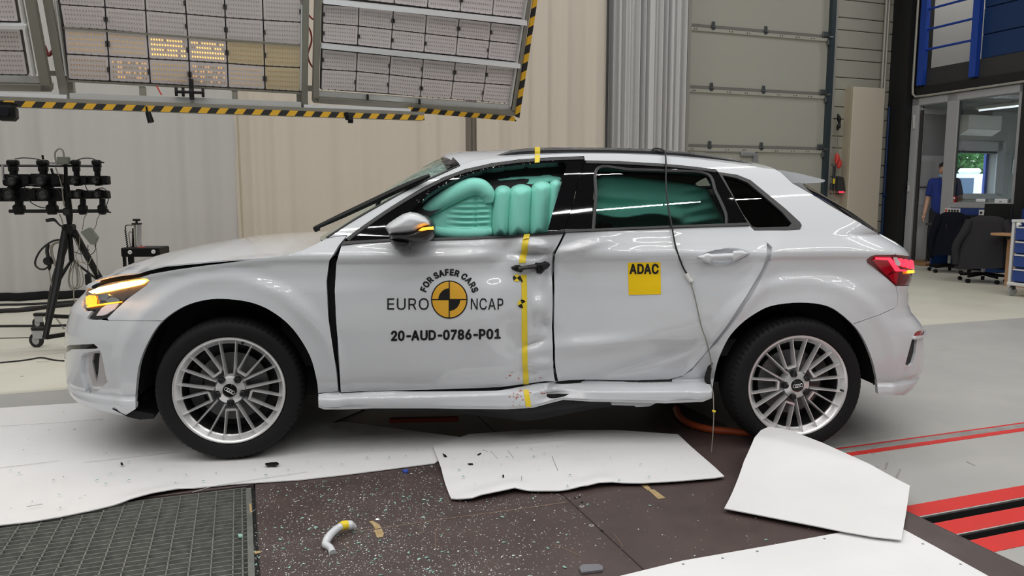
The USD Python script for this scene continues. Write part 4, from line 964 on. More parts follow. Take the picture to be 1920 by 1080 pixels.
# roof
RF_E = ROOF_EDGE[5:]; RF_C = [(848, 296), (872, 284), (920, 280), (1000, 277.2), (1060, 276.5), (1160, 278), (1240, 281), (1313, 288), (1390, 301), (1430, 311), (1455, 317)]
Erf, Crf = px3(RF_E), on_Y(RF_C, Y0+0.66)
Ext = smooth_path(Erf, 80); Cx = smooth_path(Crf, 80)
xr = np.linspace(Erf[0, 0], Erf[-1, 0], 70)
Er = np.stack([xr, np.interp(xr, Ext[:, 0], Ext[:, 1]), np.interp(xr, Ext[:, 0], Ext[:, 2])], 1)
Cr = np.stack([xr, np.full(70, YC), np.interp(xr, Cx[:, 0], Cx[:, 2])], 1)
Cr[:, 2] = np.maximum(Cr[:, 2], Er[:, 2]+0.012)
Cr[:, 0] -= 0.10*np.clip(1-(xr-xr[0])/0.3, 0, 1)
obj(car, 'roof', loft(Er, Cr, pw=2.6, nt=70, thick=0.02), 'car_paint', smooth=40)
# roof rails: a rail on the near side with a tapering foot at either end, its mirror image on the far side
rail_lo = [(922, 297), (940, 297), (1003, 291.5), (1080, 289), (1160, 290), (1240, 293), (1313, 300), (1400, 311), (1436, 317.5)]
rail_hi = [(922, 295), (940, 288), (960, 281), (990, 277.6), (1040, 276), (1160, 277), (1230, 279.7), (1297, 285), (1340, 291.7), (1390, 300), (1437, 315)]
xs_ = np.linspace(on_Y([rail_lo[0]], Y0+0.36)[0, 0], on_Y([rail_lo[-1]], Y0+0.36)[0, 0], 60)
lo = on_Y(rail_lo, Y0+0.345); hi = on_Y(rail_hi, Y0+0.36)
zl, zh = np.interp(xs_, lo[:, 0], lo[:, 2]), np.interp(xs_, hi[:, 0], hi[:, 2]); zl = np.minimum(zl, zh-0.004)
def rail(sgn):
    y0 = Y0+0.345 if sgn > 0 else 2*YC-(Y0+0.345); a = np.linspace(0, 2*np.pi, 13)[:-1]
    yy = y0+sgn*(0.018-0.022*np.cos(a)); zz_ = (zl+zh)[:, None]/2+np.sign(np.sin(a))[None]*np.abs(np.sin(a))[None]**0.6*(zh-zl)[:, None]/2
    P = np.stack([np.repeat(xs_[:, None], 12, 1), np.repeat(yy[None], 60, 0), zz_], -1)
    v, f = grid_mesh(P, closed_v=True)
    return v, (f if sgn < 0 else f[:, ::-1])
obj(car, 'roof_rail', rail(1), 'rail_black', smooth=50); obj(car, 'roof_rail', rail(-1), 'rail_black', smooth=50)
# spoiler and rear window
ysp = Y0+0.40
sp = on_Y([(1456, 317.5), (1500, 325.5), (1546, 337), (1547, 339.5), (1543, 342), (1515, 343.5), (1488, 345), (1472, 331)], ysp)
PS = np.stack([np.stack([sp[:, 0]+dx, np.full(8, y), sp[:, 2]+dz], 1) for y, dx, dz in [(ysp, 0, 0), (ysp+0.10, 0.012, 0.008), (ysp+0.3, 0.02, 0.016), (YC, 0.025, 0.02), (2*YC-ysp-0.3, 0.02, 0.016), (2*YC-ysp-0.10, 0.012, 0.008), (2*YC-ysp, 0, 0)]])
v, f = grid_mesh(PS, closed_v=True); c2 = np.array([[0, i, i+1] for i in range(1, 7)])
f = np.vstack([f, c2[:, ::-1], c2+8*6]); 
obj(car, 'spoiler', (v, f), 'car_paint', smooth=35)
RW_E = [(1484, 342), (1523, 365), (1557, 386), (1600, 411), (1646, 436)]; RW_C = [(1520, 341), (1535, 350), (1563, 368), (1607, 398), (1649, 434.5)]
obj(car, 'rear_window', loft(px3(RW_E, -0.006), on_Y(RW_C, Y0+0.60), pw=2.0, nt=40, thick=0.012), 'gloss_black', smooth=45)
# tailgate, lamps and rear bumper
g_lampr = sz_poly(LAMP_R, 4)
REAR_TOP = [(1642, 436), (1654, 447), (1674, 460), (1677, 471), (1681, 478)]
g_gate = sz_poly(REAR_TOP+[(1693, 479), (1712, 481), (1760, 481), (1760, 436), (1700, 430), (1650, 432)], 5).difference(g_lampr)
g_gate = g_gate.intersection(sbox(-9, 0, 9, 0.998))
zg = np.linspace(0.60, 0.965, 12); scr = lambda z: xt(z)-LT+sT[-1]
g_gate2 = Polygon([(scr(z)+0.002, z) for z in zg]+[(scr(z)-0.72+0.10*abs(z-0.8), z) for z in zg[::-1]])
pobj(car, 'tailgate', panel(g_gate, 0.015, both=True, dented=False), 'car_paint')
pobj(car, 'tailgate_skin', panel(g_gate2.difference(g_gate.buffer(0.004)).difference(g_lampr.buffer(0.003)), 0.03, off=-0.004, both=True, dented=False), 'car_paint')
g_br = sz_poly([(1602, 608), (1621, 600.5), (1649, 591), (1677, 578), (1683, 570), (1684, 558), (1682, 543), (1680, 536.5), (1708, 536), (1760, 536), (1760, 740), (1700, 742), (1647, 739)]+ARCH_R[:32:-1], 5)
REFL = [(1713.5, 630), (1715, 625), (1720, 621), (1733, 618), (1750, 617), (1750, 628)]
RVENT = [(1710, 636.5), (1719.5, 635.5), (1717, 662), (1711, 681), (1705, 687), (1697.5, 683)]
pobj(car, 'rear_bumper', rb := panel(g_br.difference(sz_poly(REFL, 4)).difference(sz_poly(RVENT, 4)), 0.014, both=True, dented=False), 'car_paint')
rbump = Node('/World/car/rear_bumper', car.off)
pobj(rbump, 'reflector', panel(sz_poly(REFL, 4), 0.012, off=-0.004, flange=0.01, dented=False), 'lamp_red')
pobj(rbump, 'reflector', panel(sz_poly(REFL, 4), 0.012, off=-0.004, flange=0.01, mirror=True, dented=False), 'lamp_red')
pobj(rbump, 'vent_mesh', panel(sz_poly(RVENT, 3), 0.012, off=-0.012, flange=0.0, dented=False), 'trim_black')
pobj(rbump, 'vent_mesh', panel(sz_poly(RVENT, 3), 0.012, off=-0.012, flange=0.0, mirror=True, dented=False), 'trim_black')
pobj(rbump, 'vent_ledge', panel(sz_poly([(1711, 633), (1713, 630), (1736, 627), (1736, 630), (1718, 634.5), (1711, 636)], 3), 0.01, off=0.012, flange=0.012, dented=False), 'car_paint')
pobj(rbump, 'vent_ledge', panel(sz_poly([(1711, 633), (1713, 630), (1736, 627), (1736, 630), (1718, 634.5), (1711, 636)], 3), 0.01, off=0.012, flange=0.012, mirror=True, dented=False), 'car_paint')
tl = pobj(car, 'tail_lamp', panel(g_lampr, 0.012, off=0.0, flange=0.02, dented=False), 'lamp_red_dark', label='lit red tail lamp with an amber indicator')
pobj(car, 'tail_lamp', panel(g_lampr, 0.02, off=0.0, flange=0.02, dented=False, mirror=True), 'lamp_red_dark')
def patch(par, name, P, mat, off, res=0.01, fl=0.006, dented=False, label=None, step=4):
    return pobj(par, name, panel(sz_poly(P, step), res, off=off, flange=fl, dented=dented), mat, label=label)
patch(tl, 'inner_lens', [(1634, 487), (1640, 483.5), (1661, 484.5), (1674, 499), (1675, 505), (1662, 516.5), (1648, 503)], 'lamp_red', 0.005)
patch(tl, 'lower_lens', [(1664, 517), (1683, 509), (1680, 531), (1678, 532)], 'lamp_red', 0.005)
patch(tl, 'light_bar', [(1640, 482), (1668, 482.5), (1684, 505), (1697, 506), (1697, 509), (1677, 508.5), (1662, 486), (1640, 485)], 'lamp_red_lit', 0.010)
for i_, (x, y) in enumerate([(1672, 482), (1681, 484), (1690, 486), (1699, 488)]):
    patch(tl, 'light_fin', [(x, y), (x+6, y), (x+13, y+12), (x+10, y+17), (x+4, y+14)], 'lamp_red_lit' if i_ else 'lamp_pink', 0.012)
patch(tl, 'indicator', [(1696.5, 508), (1700, 506.5), (1708.5, 506.5), (1708.5, 512.5), (1697, 513)], 'lamp_amber_lit', 0.014)
# headlamp
hl = pobj(car, 'headlamp', panel(g_lampf, 0.012, off=-0.012, flange=0.02, dented=False), 'lamp_inner', label='lit headlamp with an amber running light')
pobj(car, 'headlamp', panel(g_lampf, 0.02, off=-0.004, flange=0.02, dented=False, mirror=True), 'lamp_inner')
patch(hl, 'lamp_bezel', [(163, 576), (164, 570), (200, 570), (223, 566), (240, 556), (241, 560), (221, 578), (200, 595.5), (184, 597.5), (165, 596.5), (178, 580)], 'trim_black', -0.006)
patch(hl, 'running_light', [(166.5, 547), (185, 539), (220, 531.5), (262, 526), (272, 525.5), (274, 528), (262, 534), (230, 540.5), (200, 546), (172, 550)], 'lamp_drl', 0.001)
patch(hl, 'amber_block', [(160, 556), (166, 553), (175, 554), (179, 560), (179, 571), (166, 573), (160, 570)], 'lamp_amber_soft', -0.002)
patch(hl, 'projector', [(198, 562), (206, 557), (216, 558), (224, 562), (222, 565), (208, 566.5), (198, 566)], 'lamp_chrome', -0.002)
patch(hl, 'projector', [(180, 552), (200, 551), (204, 555), (196, 563), (183, 562)], 'lamp_chrome', -0.005)
patch(hl, 'lower_reflector', [(180, 592), (190, 578), (200, 571), (223, 568.5), (214, 580), (200, 589), (190, 592)], 'lamp_pink', 0.0)
patch(hl, 'trim_line', [(163, 574), (200, 568.5), (228, 565), (228, 566.5), (200, 570.5), (163, 576)], 'lamp_amber_lit', 0.002)
# engine bay edge seen in the bonnet gap
pobj(car, 'bonnet_channel', panel(sz_poly([(168, 542), (200, 531), (262, 521), (283, 514), (333, 506), (420, 495), (503, 485), (523, 482), (503, 480), (420, 484), (300, 492), (257, 505), (175, 520)], 5).buffer(0.004), 0.02, off=-0.035, flange=0, dented=False), 'dark')
# black parts around the windows
g_dlo = sz_poly(DLO_TOP+[(1404, 424.5), (1260, 428.5), (1061, 437), (1056.5, 438), (960, 446), (880, 450.5), (731, 454.5), (680, 457.5), (641, 461.5)])
W_F = sz_poly([(757, 405), (778, 388), (806, 364), (830, 349), (858, 336.5), (883, 327), (917, 318), (960, 312), (993, 308.5), (1040, 306), (1060, 305), (1063, 309), (1049, 357), (1037, 396), (1026, 436), (960, 441), (880, 446), (800, 448), (750, 449), (738, 430)])
W_R = sz_poly([(1118, 314), (1180, 315), (1247, 317.5), (1326, 323.5), (1345, 360), (1362, 399), (1364, 420), (1260, 425), (1108, 431), (1112, 370)])
W_Q = sz_poly([(1354, 329), (1380, 334), (1402, 343), (1434, 370), (1466, 398), (1484, 419), (1478, 425), (1420, 427), (1410, 425), (1392, 400), (1372, 362)])
split1 = sz_poly([(1095, 280), (1096, 301), (1087, 327), (1073, 385), (1057.5, 433), (1056, 445), (600, 480), (600, 280)])
split2 = sz_poly([(1346, 300), (1346, 323), (1375, 372), (1404, 423), (1408, 440), (1600, 440), (1600, 300)])
zl_belt = sz_poly([(600, 457), (680, 453), (731, 450), (880, 446.5), (960, 441.5), (1026, 437), (1058, 431.5), (1080, 432), (1255, 425), (1400, 419.5), (1410, 424), (1420, 427.5), (1510, 427), (1510, 500), (600, 500)])
frame1 = g_dlo.intersection(split1).difference(W_F); frame3 = g_dlo.intersection(split2).difference(W_Q)
frame2 = g_dlo.difference(split1.buffer(0.002)).difference(split2.buffer(0.002)).difference(W_R)
ff = pobj(fdoor, 'window_frame', panel(frame1.difference(zl_belt), 0.016, off=0.004, flange=0.03), 'gloss_black')
pobj(rdoor, 'window_frame', panel(frame2.difference(zl_belt), 0.016, off=0.002, flange=0.03, dented=False), 'gloss_black')
pobj(car, 'quarter_frame', panel(frame3, 0.016, off=0.002, flange=0.03, dented=False), 'trim_black')
pobj(fdoor, 'belt_trim', panel(g_dlo.intersection(zl_belt).intersection(split1), 0.012, off=0.012, flange=0.02), 'trim_black')
pobj(rdoor, 'belt_trim', panel(g_dlo.intersection(zl_belt).difference(split1.buffer(0.002)).difference(split2.buffer(0.002)), 0.012, off=0.012, flange=0.02, dented=False), 'trim_black')
pobj(car, 'window_frame', panel(g_dlo.difference(W_F).difference(W_R).difference(W_Q), 0.03, off=0.002, flange=0.03, dented=False, mirror=True), 'gloss_black')
def strip_along(P, w_, off, dented=False, n=60, t=0.01):
    q = px_skin(smooth_path(np.array(P, float), n)); p = skin(q[:, 0], q[:, 1], 0, dented); nn = skin_n(q[:, 0], q[:, 1], dented)
    tg = np.gradient(p, axis=0); tg /= np.linalg.norm(tg, axis=1, keepdims=True); sd = np.cross(nn, tg)
    A = np.stack([p-sd*w_/2+nn*(off-t), p-sd*w_/2+nn*off, p+nn*(off+0.003), p+sd*w_/2+nn*off, p+sd*w_/2+nn*(off-t)], 1)
    return grid_mesh(A)
obj(fdoor, 'drip_trim', strip_along([(652, 451), (673, 434.5), (713, 406.5), (747, 384.5), (788, 360), (830, 338.5), (872, 323), (923, 311.5), (973, 304.5), (1040, 300), (1094, 298.5)], 0.018, 0.008), 'trim_black', smooth=45)
obj(rdoor, 'drip_trim', strip_along([(1098, 305), (1160, 306.5), (1247, 311.5), (1300, 316.5), (1343, 322)], 0.018, 0.006), 'trim_black', smooth=45)
pobj(rdoor, 'window_glass', panel(W_R.buffer(0.006), 0.04, off=-0.012, flange=0.0, dented=False), 'tinted_glass', label='tinted rear door window')
pobj(car, 'quarter_glass', panel(W_Q.buffer(0.006), 0.04, off=-0.010, flange=0.0, dented=False), 'dark_glass')
pobj(car, 'far_window', panel(unary_union([W_F, W_R, W_Q]).buffer(0.006), 0.05, off=-0.012, flange=0.0, dented=False, mirror=True), 'tinted_glass')
rp = [(1112, 432), (1117, 370), (1121, 316), (1180, 318), (1247, 320.5), (1324, 326), (1342, 360), (1360, 399), (1362, 420)]
obj(rdoor, 'window_seal', strip_along(rp, 0.014, 0.004, n=80), 'trim_black', smooth=45)
pobj(car, 'roof_trim', panel(sz_poly([(745, 412), (790, 352), (845, 318), (900, 298), (960, 284), (1072, 276), (1064, 336), (1040, 327), (985, 330), (930, 334), (880, 346), (830, 372), (775, 408)]), 0.03, off=-0.085, flange=0, dented=False), 'interior')
# broken glass left along the frame of the front window
cr_ = []
for i_ in range(42):
    t = rng.random(); q = smooth_path([(770, 393), (806, 364), (858, 336), (917, 318), (993, 308.5), (1055, 304)], 100)[int(t*99)]+rng.normal(0, 1.6, 2)
    p = px3([q], 0.012)[0]; s_ = rng.uniform(0.001, 0.0022)
    cr_.append(hull(p+rng.normal(0, s_, (7, 3))))
obj(fdoor, 'glass_remnants', join(cr_), 'glass_crumb', smooth=False, kind='stuff')
# inner body that closes the car behind the gaps, wheel arches and underside
def inner_box(x0, x1, z0, z1, y_): return frame_box((x0, Y0+y_, z0), (x1-x0, 0, 0), (0, 2*(HW-y_), 0), (0, 0, z1-z0))
xw = 0.44
obj(car, 'underbody', join([inner_box(WF[0]+xw, WR[0]-xw, 0.20, 0.45, 0.14), inner_box(WF[0]-xw, WF[0]+xw+.01, 0.22, 0.68, 0.34), inner_box(WR[0]-xw-.01, WR[0]+xw, 0.24, 0.72, 0.36), inner_box(WR[0]+xw-.01, xt(0.5)-0.20, 0.30, 0.85, 0.20), inner_box(WF[0]-xw-0.16, WF[0]-xw+.01, 0.20, 0.70, 0.20), inner_box(WF[0]+0.2, WF[0]+0.5, 0.4, 0.93, 0.18)]), 'dark', smooth=False)
def liner(w_, y1=0.30, R=0.405, mirror=False):
    a = np.linspace(-0.10, np.pi+0.10, 40); P = []
    for yy, rr in ((0.085, R-0.004), (0.095, R+0.012), (y1, R+0.012), (y1+0.05, 0.0)):
        c = np.stack([w_[0]+rr*np.cos(a), np.full(40, Y0+yy), w_[2]+0.022+rr*np.sin(a)], 1); P.append(c)
    v, f = grid_mesh(np.array(P))
    if mirror: v = v.copy(); v[:, 1] = 2*YC-v[:, 1]; f = f[:, ::-1]
    return v, f
for w_ in (WF, WR):
    obj(car, 'wheel_arch_liner', liner(w_), 'dark'); obj(car, 'wheel_arch_liner', liner(w_, mirror=True), 'dark')
sb = px_skin(SILL_BOT); ps = skin(sb[:, 0], sb[:, 1]); 
P = np.stack([ps, ps+np.array([0, 0.0, -0.012]), ps+np.array([0, 0.16, 0.0]), ps+np.array([0, 0.2, 0.06])], 1)
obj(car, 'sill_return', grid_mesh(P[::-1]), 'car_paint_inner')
# floor rail bent down below the sill by the pole
fl = [(597, 764), (700, 770), (800, 772), (900, 779), (950, 786), (990, 790), (1020, 785), (1070, 775), (1120, 766), (1147, 763)]
A = on_Y(fl, Y0+0.12); B = px3([(x, 745) for x, _ in fl], -0.07)
A[:, 2] += 0.02*np.exp(-((np.arange(10)-5)/1.5)**2)*0
P = np.stack([B, (A+B)/2+np.array([0, -0.01, 0]), A, A+np.array([0, 0.25, 0.02])], 1)
P = np.stack([smooth_path(P[:, k_], 50) for k_ in range(4)], 1)
v, f = grid_mesh(P); obj(car, 'floor_rail', (v+0.012*(meshkit.fbm(v*14, 3, 5)[:, None]-0.5), f), 'plastic_black', smooth=45, label='black underbody rail bent down below the sill')
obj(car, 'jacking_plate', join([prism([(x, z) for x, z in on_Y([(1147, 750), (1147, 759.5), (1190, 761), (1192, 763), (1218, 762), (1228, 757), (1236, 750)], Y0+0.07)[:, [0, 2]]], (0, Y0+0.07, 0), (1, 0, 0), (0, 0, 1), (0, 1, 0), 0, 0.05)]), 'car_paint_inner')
# cabin
cab = [inner_box(-0.45, 1.75, 0.42, 0.50, 0.16)]
obj(car, 'dashboard', join([cbox((-0.30, YC, 0.83), (0.42, 1.42, 0.26), 0.08)]), 'interior')
obj(car, 'floor_pan', join(cab+[inner_box(1.45, 2.0, 0.5, 0.95, 0.30)]), 'interior')
obj(car, 'headlining', loft(Er-np.array([0, -0.05, 0.05]), Cr-np.array([0, 0, 0.05]), pw=2.6, nt=70, thick=0.01), 'interior')
for y in (0.54, 1.27):
    st = group_part(car, 'front_seat')
    obj(st, 'seat_base', cbox((0.35, Y0+y, 0.58), (0.52, 0.50, 0.20), 0.06), 'interior')
    obj(st, 'seat_back', cbox((0.68, Y0+y, 0.86), (0.16, 0.50, 0.62), 0.06, ax=[(0.96, 0, -0.28), (0, 1, 0), (0.28, 0, 0.96)]), 'interior')
    obj(st, 'headrest', cbox((0.80, Y0+y, 1.26), (0.11, 0.26, 0.18), 0.05), 'interior')
rs = group_part(car, 'rear_bench')
obj(rs, 'seat_base', cbox((1.15, YC, 0.60), (0.5, 1.25, 0.18), 0.06), 'interior')
obj(rs, 'seat_back', cbox((1.48, YC, 0.92), (0.14, 1.25, 0.62), 0.05, ax=[(0.95, 0, -0.3), (0, 1, 0), (0.3, 0, 0.95)]), 'interior')
sw = lathe([(0.165, 0), (0.175, 0.012), (0.185, 0), (0.175, -0.012)], 32, np.array([0.0, Y0+0.44, 0.94]), (0.9, 0, -0.42), closed=True)
obj(car, 'steering_wheel', sw, 'interior')

# ---- wheels
def wheel(name, c, yaw, phase, near=True):
    ca, sa = np.cos(yaw), np.sin(yaw); ex = np.array([ca, sa, 0]); ax = np.array([-sa, ca, 0])   # ax points inwards
    if not near: ax = -ax; ex = -ex
    w = group_part(car, name, at=c)
    T = [(0.243, 0.004), (0.250, -0.001), (0.262, -0.004), (0.278, -0.006), (0.292, -0.004), (0.303, 0.002), (0.310, 0.012), (0.316, 0.028), (0.319, 0.05), (0.320, 0.11), (0.319, 0.17), (0.314, 0.195), (0.29, 0.212), (0.25, 0.208), (0.235, 0.2), (0.235, 0.02)]
    n = 288; v, f = lathe(T, n, c, ax, ex, closed=True); v = v.reshape(len(T), n, 3)
    k_ = (np.arange(n) % 4 == 0)
    for r_ in (6, 7): v[r_][k_] = c+ (v[r_][k_]-c)*1.0-((v[r_][k_]-c)-((v[r_][k_]-c)@ax)[:, None]*ax)*0.016
    tv = v.reshape(-1, 3)
    obj(w, 'tyre', (tv, f), 'rubber', smooth=35)
    for rr in (0.120, 0.085, 0.05):
        pass
    for rr in (0.08, 0.11, 0.14): obj(w, 'tread_groove', lathe([(0.3203, rr-0.005), (0.3206, rr), (0.3203, rr+0.005)], 120, c, ax, ex), 'dark')
    obj(w, 'rim', lathe([(0.2405, 0.006), (0.2395, 0.0), (0.233, 0.001), (0.226, 0.008), (0.216, 0.026), (0.208, 0.034), (0.206, 0.06), (0.2, 0.19), (0.235, 0.20), (0.2405, 0.19)], 128, c, ax, ex, closed=True), 'alloy', smooth=40)
    obj(w, 'barrel', lathe([(0.2065, 0.04), (0.2, 0.16), (0.05, 0.17), (0.0, 0.17)], 64, c, ax, ex), 'alloy_dark')
    hub = lathe([(0.0, 0.012), (0.033, 0.012), (0.036, 0.014), (0.050, 0.017), (0.062, 0.022), (0.068, 0.034), (0.066, 0.07), (0.0, 0.07)], 60, c, ax, ex)
    obj(w, 'hub', hub, 'alloy', smooth=40)
    obj(w, 'brake_disc', lathe([(0.0, 0.10), (0.155, 0.10), (0.157, 0.105), (0.157, 0.12), (0.0, 0.12)], 64, c, ax, ex), 'disc_steel')
    a = np.linspace(-0.45, 0.45, 10)+(np.pi+0.1 if phase < 0 else 0.5)
    cal = np.stack([np.stack([r_*np.cos(a), r_*np.sin(a)], 1) for r_ in (0.13, 0.185)])
    poly = np.vstack([cal[0], cal[1][::-1]])
    obj(w, 'caliper', prism(poly, c, ex, Z3, ax, 0.075, 0.14), 'alloy_dark')
    def P(r, an, d): return c+ex*r*np.cos(an)+Z3*r*np.sin(an)+ax*d
    for b in range(5):
        fb = phase+b*2*np.pi/5
        for off_o, off_i, r_i in ((np.pi/20*1, 0.233, 0.092), (-np.pi/20*1, -0.233, 0.092), (np.pi/20*3, 0.35, 0.068), (-np.pi/20*3, -0.35, 0.068)):
            ao, ai = fb+off_o*1.0, fb+off_i
            # a knife-edged spoke: a ridge with sloping flanks, deeper at the rim
            pts = []
            for t, hw, dd, dp in ((0, 0.0080, 0.018, 0.036), (0.5, 0.0060, 0.012, 0.032), (0.93, 0.0050, 0.006, 0.03), (1.0, 0.003, 0.004, 0.03)):
                p0, p1 = P(r_i, ai, 0), P(0.2245, ao, 0); q = p0+(p1-p0)*t; d_ = (p1-p0)/np.linalg.norm(p1-p0); s_ = np.cross(d_, ax)
                pts.append([q+s_*hw+ax*(dd+dp), q+s_*hw*0.9+ax*(dd+0.016), q+s_*0.0018+ax*dd, q-s_*0.0018+ax*dd, q-s_*hw*0.9+ax*(dd+0.016), q-s_*hw+ax*(dd+dp)])
            v, f = grid_mesh(np.array(pts), closed_v=True)
            f = np.vstack([f, [[0, 1, 2], [0, 2, 3], [0, 3, 4], [0, 4, 5]], np.array([[0, 2, 1], [0, 3, 2], [0, 4, 3], [0, 5, 4]])+18])
            if near: f = f[:, ::-1]
            obj(w, 'spoke', (v, f), 'alloy', smooth=20)
        q0, q1 = P(0.092, fb+0.233, 0.016), P(0.092, fb-0.233, 0.016)
        obj(w, 'spoke_bridge', beam(q0+ax*0.012, q1+ax*0.012, 0.010, 0.022, ax), 'alloy', smooth=False)
        qb = P(0.056, fb, 0)
        obj(w, 'bolt_recess', cyl(qb+ax*0.016, qb+ax*0.03, 0.0165, n=20), 'dark')
        obj(w, 'wheel_bolt', lathe([(0.0, 0.004), (0.005, 0.003), (0.005, 0.0), (0.0095, 0.0), (0.012, 0.004), (0.013, 0.016), (0.0, 0.016)], 12, qb, ax, ex), 'bolt')
    obj(w, 'centre_cap', lathe([(0.0, 0.006), (0.026, 0.0065), (0.030, 0.009), (0.031, 0.014), (0.0, 0.014)], 40, c, ax, ex), 'gloss_black')
    tilt = -0.55 if phase < 0 else 0.12
    er, eu = ex*np.cos(tilt)+Z3*np.sin(tilt), -ex*np.sin(tilt)+Z3*np.cos(tilt)
    t_ = np.linspace(0, 2*np.pi, 25)[:-1]
    for i in range(4):
        o = c+er*(i-1.5)*0.0105+ax*0.0050
        ring = o+0.0075*(np.cos(t_)[:, None]*er+np.sin(t_)[:, None]*eu)
        obj(w, 'emblem_ring', tube(np.vstack([ring, ring[:2]]), 0.0013, 6), 'emblem')
    vv = P(0.2215, phase+2.85 if phase < 0 else phase+3.0, 0.012)
    obj(w, 'valve', cyl(vv-ax*0.006, vv+ax*0.01, 0.007, n=10), 'rubber_band')
    return w
wheel('wheel', np.array([WF[0], WF[1], 0.328]), np.radians(5.0), -np.pi/2)
wheel('wheel', np.array([WR[0], WR[1], WR[2]]), 0.0, np.pi)
for c_, y_ in ((WF, np.radians(5.0)), (WR, 0.0)):
    c2 = np.array([c_[0], 2*YC-c_[1], c_[2] if c_ is WR else 0.319]); ax2 = np.array([0, -1.0, 0])
    w2 = group_part(car, 'wheel', at=c2)
    obj(w2, 'tyre', lathe([(0.243, 0.004), (0.262, -0.004), (0.29, -0.004), (0.31, 0.012), (0.319, 0.05), (0.319, 0.17), (0.314, 0.195), (0.25, 0.208), (0.235, 0.2), (0.235, 0.02)], 96, c2, ax2, closed=True), 'rubber')
    obj(w2, 'rim', lathe([(0.2405, 0.006), (0.226, 0.008), (0.206, 0.05), (0.05, 0.03), (0.0, 0.03), (0.0, 0.1), (0.2, 0.19), (0.235, 0.2)], 64, c2, ax2), 'alloy')

# ---- soft and small parts
def flat_map(Y):
    return lambda q: on_Y(q, Y)
def inflate(P, Y, front, back=0.02, res=4.0, edge=None, pw=0.5, bump=None, smooth_n=0):
    """A cushion: an outline in pixels placed at depth Y; its front swells towards the camera. edge: pixels over which it rounds off."""
    P = np.asarray(P, float)
    if smooth_n: P = smooth_path(np.vstack([P, P[:1]]), smooth_n)[:-1]
    g = Polygon(P); g = g if g.is_valid else g.buffer(0); g = max(polys(g), key=lambda a: a.area)
    v2, f, rings = clipmesh(g, res); d = shapely.distance(shapely.points(v2), g.exterior)
    edge = edge or max(d.max(), 1e-6); t = np.clip(d/edge, 0, 1); h = (1-(1-t)**2)**pw
    A = on_Y(v2, Y); dr = rays(v2); dr = dr/dr[:, 1:2]
    hf = h*front+(bump(v2, t) if bump is not None else 0)
    VF, VBk = A-dr*hf[:, None], A+dr*(h*back)[:, None]
    n = len(v2); onb = d < 1e-6
    c = np.cross(VF[f[:, 1]]-VF[f[:, 0]], VF[f[:, 2]]-VF[f[:, 0]])
    if c[:, 1].sum() > 0: f = f[:, ::-1]
    i2 = np.where(onb, np.arange(n), np.arange(n)+n)
    return np.vstack([VF, VBk]), np.vstack([f, i2[f[:, ::-1]]])
# door mirror
YM = Y0-0.06
mir = group_part(car, 'door_mirror')
white = [(721, 425.5), (731, 416.5), (742, 409), (755, 401), (769, 397), (783, 399), (792, 403), (801, 408.5), (806, 414), (810, 420), (809.5, 425), (797, 427), (786, 431.5), (778, 437), (755, 438.5), (729, 440)]
obj(mir, 'mirror_shell', inflate(white, YM, 0.085, 0.05, 2.5, 16), 'car_paint', smooth=50)
obj(mir, 'mirror_casing', inflate([(727, 436), (760, 434), (800, 415), (792, 402.5), (783, 399), (801, 405), (812, 414), (816.5, 422), (817, 434), (815, 443), (808, 450), (800, 454.5), (772, 455), (732, 449)], YM+0.02, 0.085, 0.10, 2.5, 14), 'mirror_black', smooth=50)
obj(mir, 'mirror_foot', inflate([(731, 446), (734, 457), (741, 466), (757, 470), (770, 468.5), (773, 456), (775, 446)], YM+0.03, 0.06, 0.13, 2.5, 14), 'mirror_black', smooth=50)
obj(mir, 'mirror_indicator', inflate([(784, 432.3), (791, 427), (799, 426), (812.5, 424.5), (813.5, 430.5), (802, 431), (791, 433.5)], YM-0.062, 0.026, 0.02, 1.5, 4), 'lamp_amber_lit', smooth=50)
mir2 = group_part(car, 'door_mirror')
obj(mir2, 'mirror_shell', (lambda m: (m[0]*np.array([1, -1, 1])+np.array([0, 2*YC, 0]), m[1][:, ::-1]))(inflate(white, YM, 0.085, 0.05, 5, 16)), 'car_paint', smooth=50)
# broken front door handle, rear door handle
hd = group_part(car, 'broken_door_handle', label='broken black base of the missing front door handle')
H1 = [(957, 501), (965.7, 496), (975, 495), (978, 498), (1002, 495), (1004, 492), (1014, 492.5), (1022, 489.5), (1029, 492), (1032, 496.5), (1028, 503), (1021, 507), (1015, 514), (1006, 512.5), (1004, 505), (983, 506), (977, 512.5), (966, 509), (960, 506)]
yh = float(px3([(995, 500)], 0, True)[0, 1])
obj(hd, 'handle_base', inflate(H1, yh, 0.022, 0.02, 1.6, 5, bump=lambda q, t: 0.01*(meshkit.fbm(np.c_[q/5.0, q[:, :1]*0], 3, 8)-0.5)*t), 'plastic_black', smooth=20)
obj(hd, 'handle_bridge', tube(on_Y([(972, 504), (990, 501), (1006, 499)], yh-0.03), 0.009, 8, 10), 'mirror_black')
obj(hd, 'lock_barrel', lathe([(0, -0.012), (0.012, -0.012), (0.014, -0.008), (0.014, 0.01)], 16, on_Y([(1020.5, 499)], yh-0.02)[0], (0, 1, 0)), 'bolt')
obj(hd, 'handle_lug', inflate([(1003, 495), (1012, 493), (1016, 499), (1013, 513), (1006, 512)], yh-0.012, 0.016, 0.01, 1.5, 4), 'plastic_black', smooth=20)
rh = group_part(car, 'door_handle', label='white rear door handle')
yr = float(px3([(1355, 480)], 0.004, True)[0, 1])
obj(rh, 'handle_bar', inflate([(1306.5, 481.5), (1326, 474), (1334.5, 476), (1372, 474.3), (1374.7, 470), (1391, 469), (1404.6, 475), (1397, 481), (1376, 490.6), (1371, 486), (1336, 488.5), (1331.7, 494.8), (1318, 490)], yr-0.006, 0.020, 0.012, 1.6, 6), 'car_paint', smooth=40)
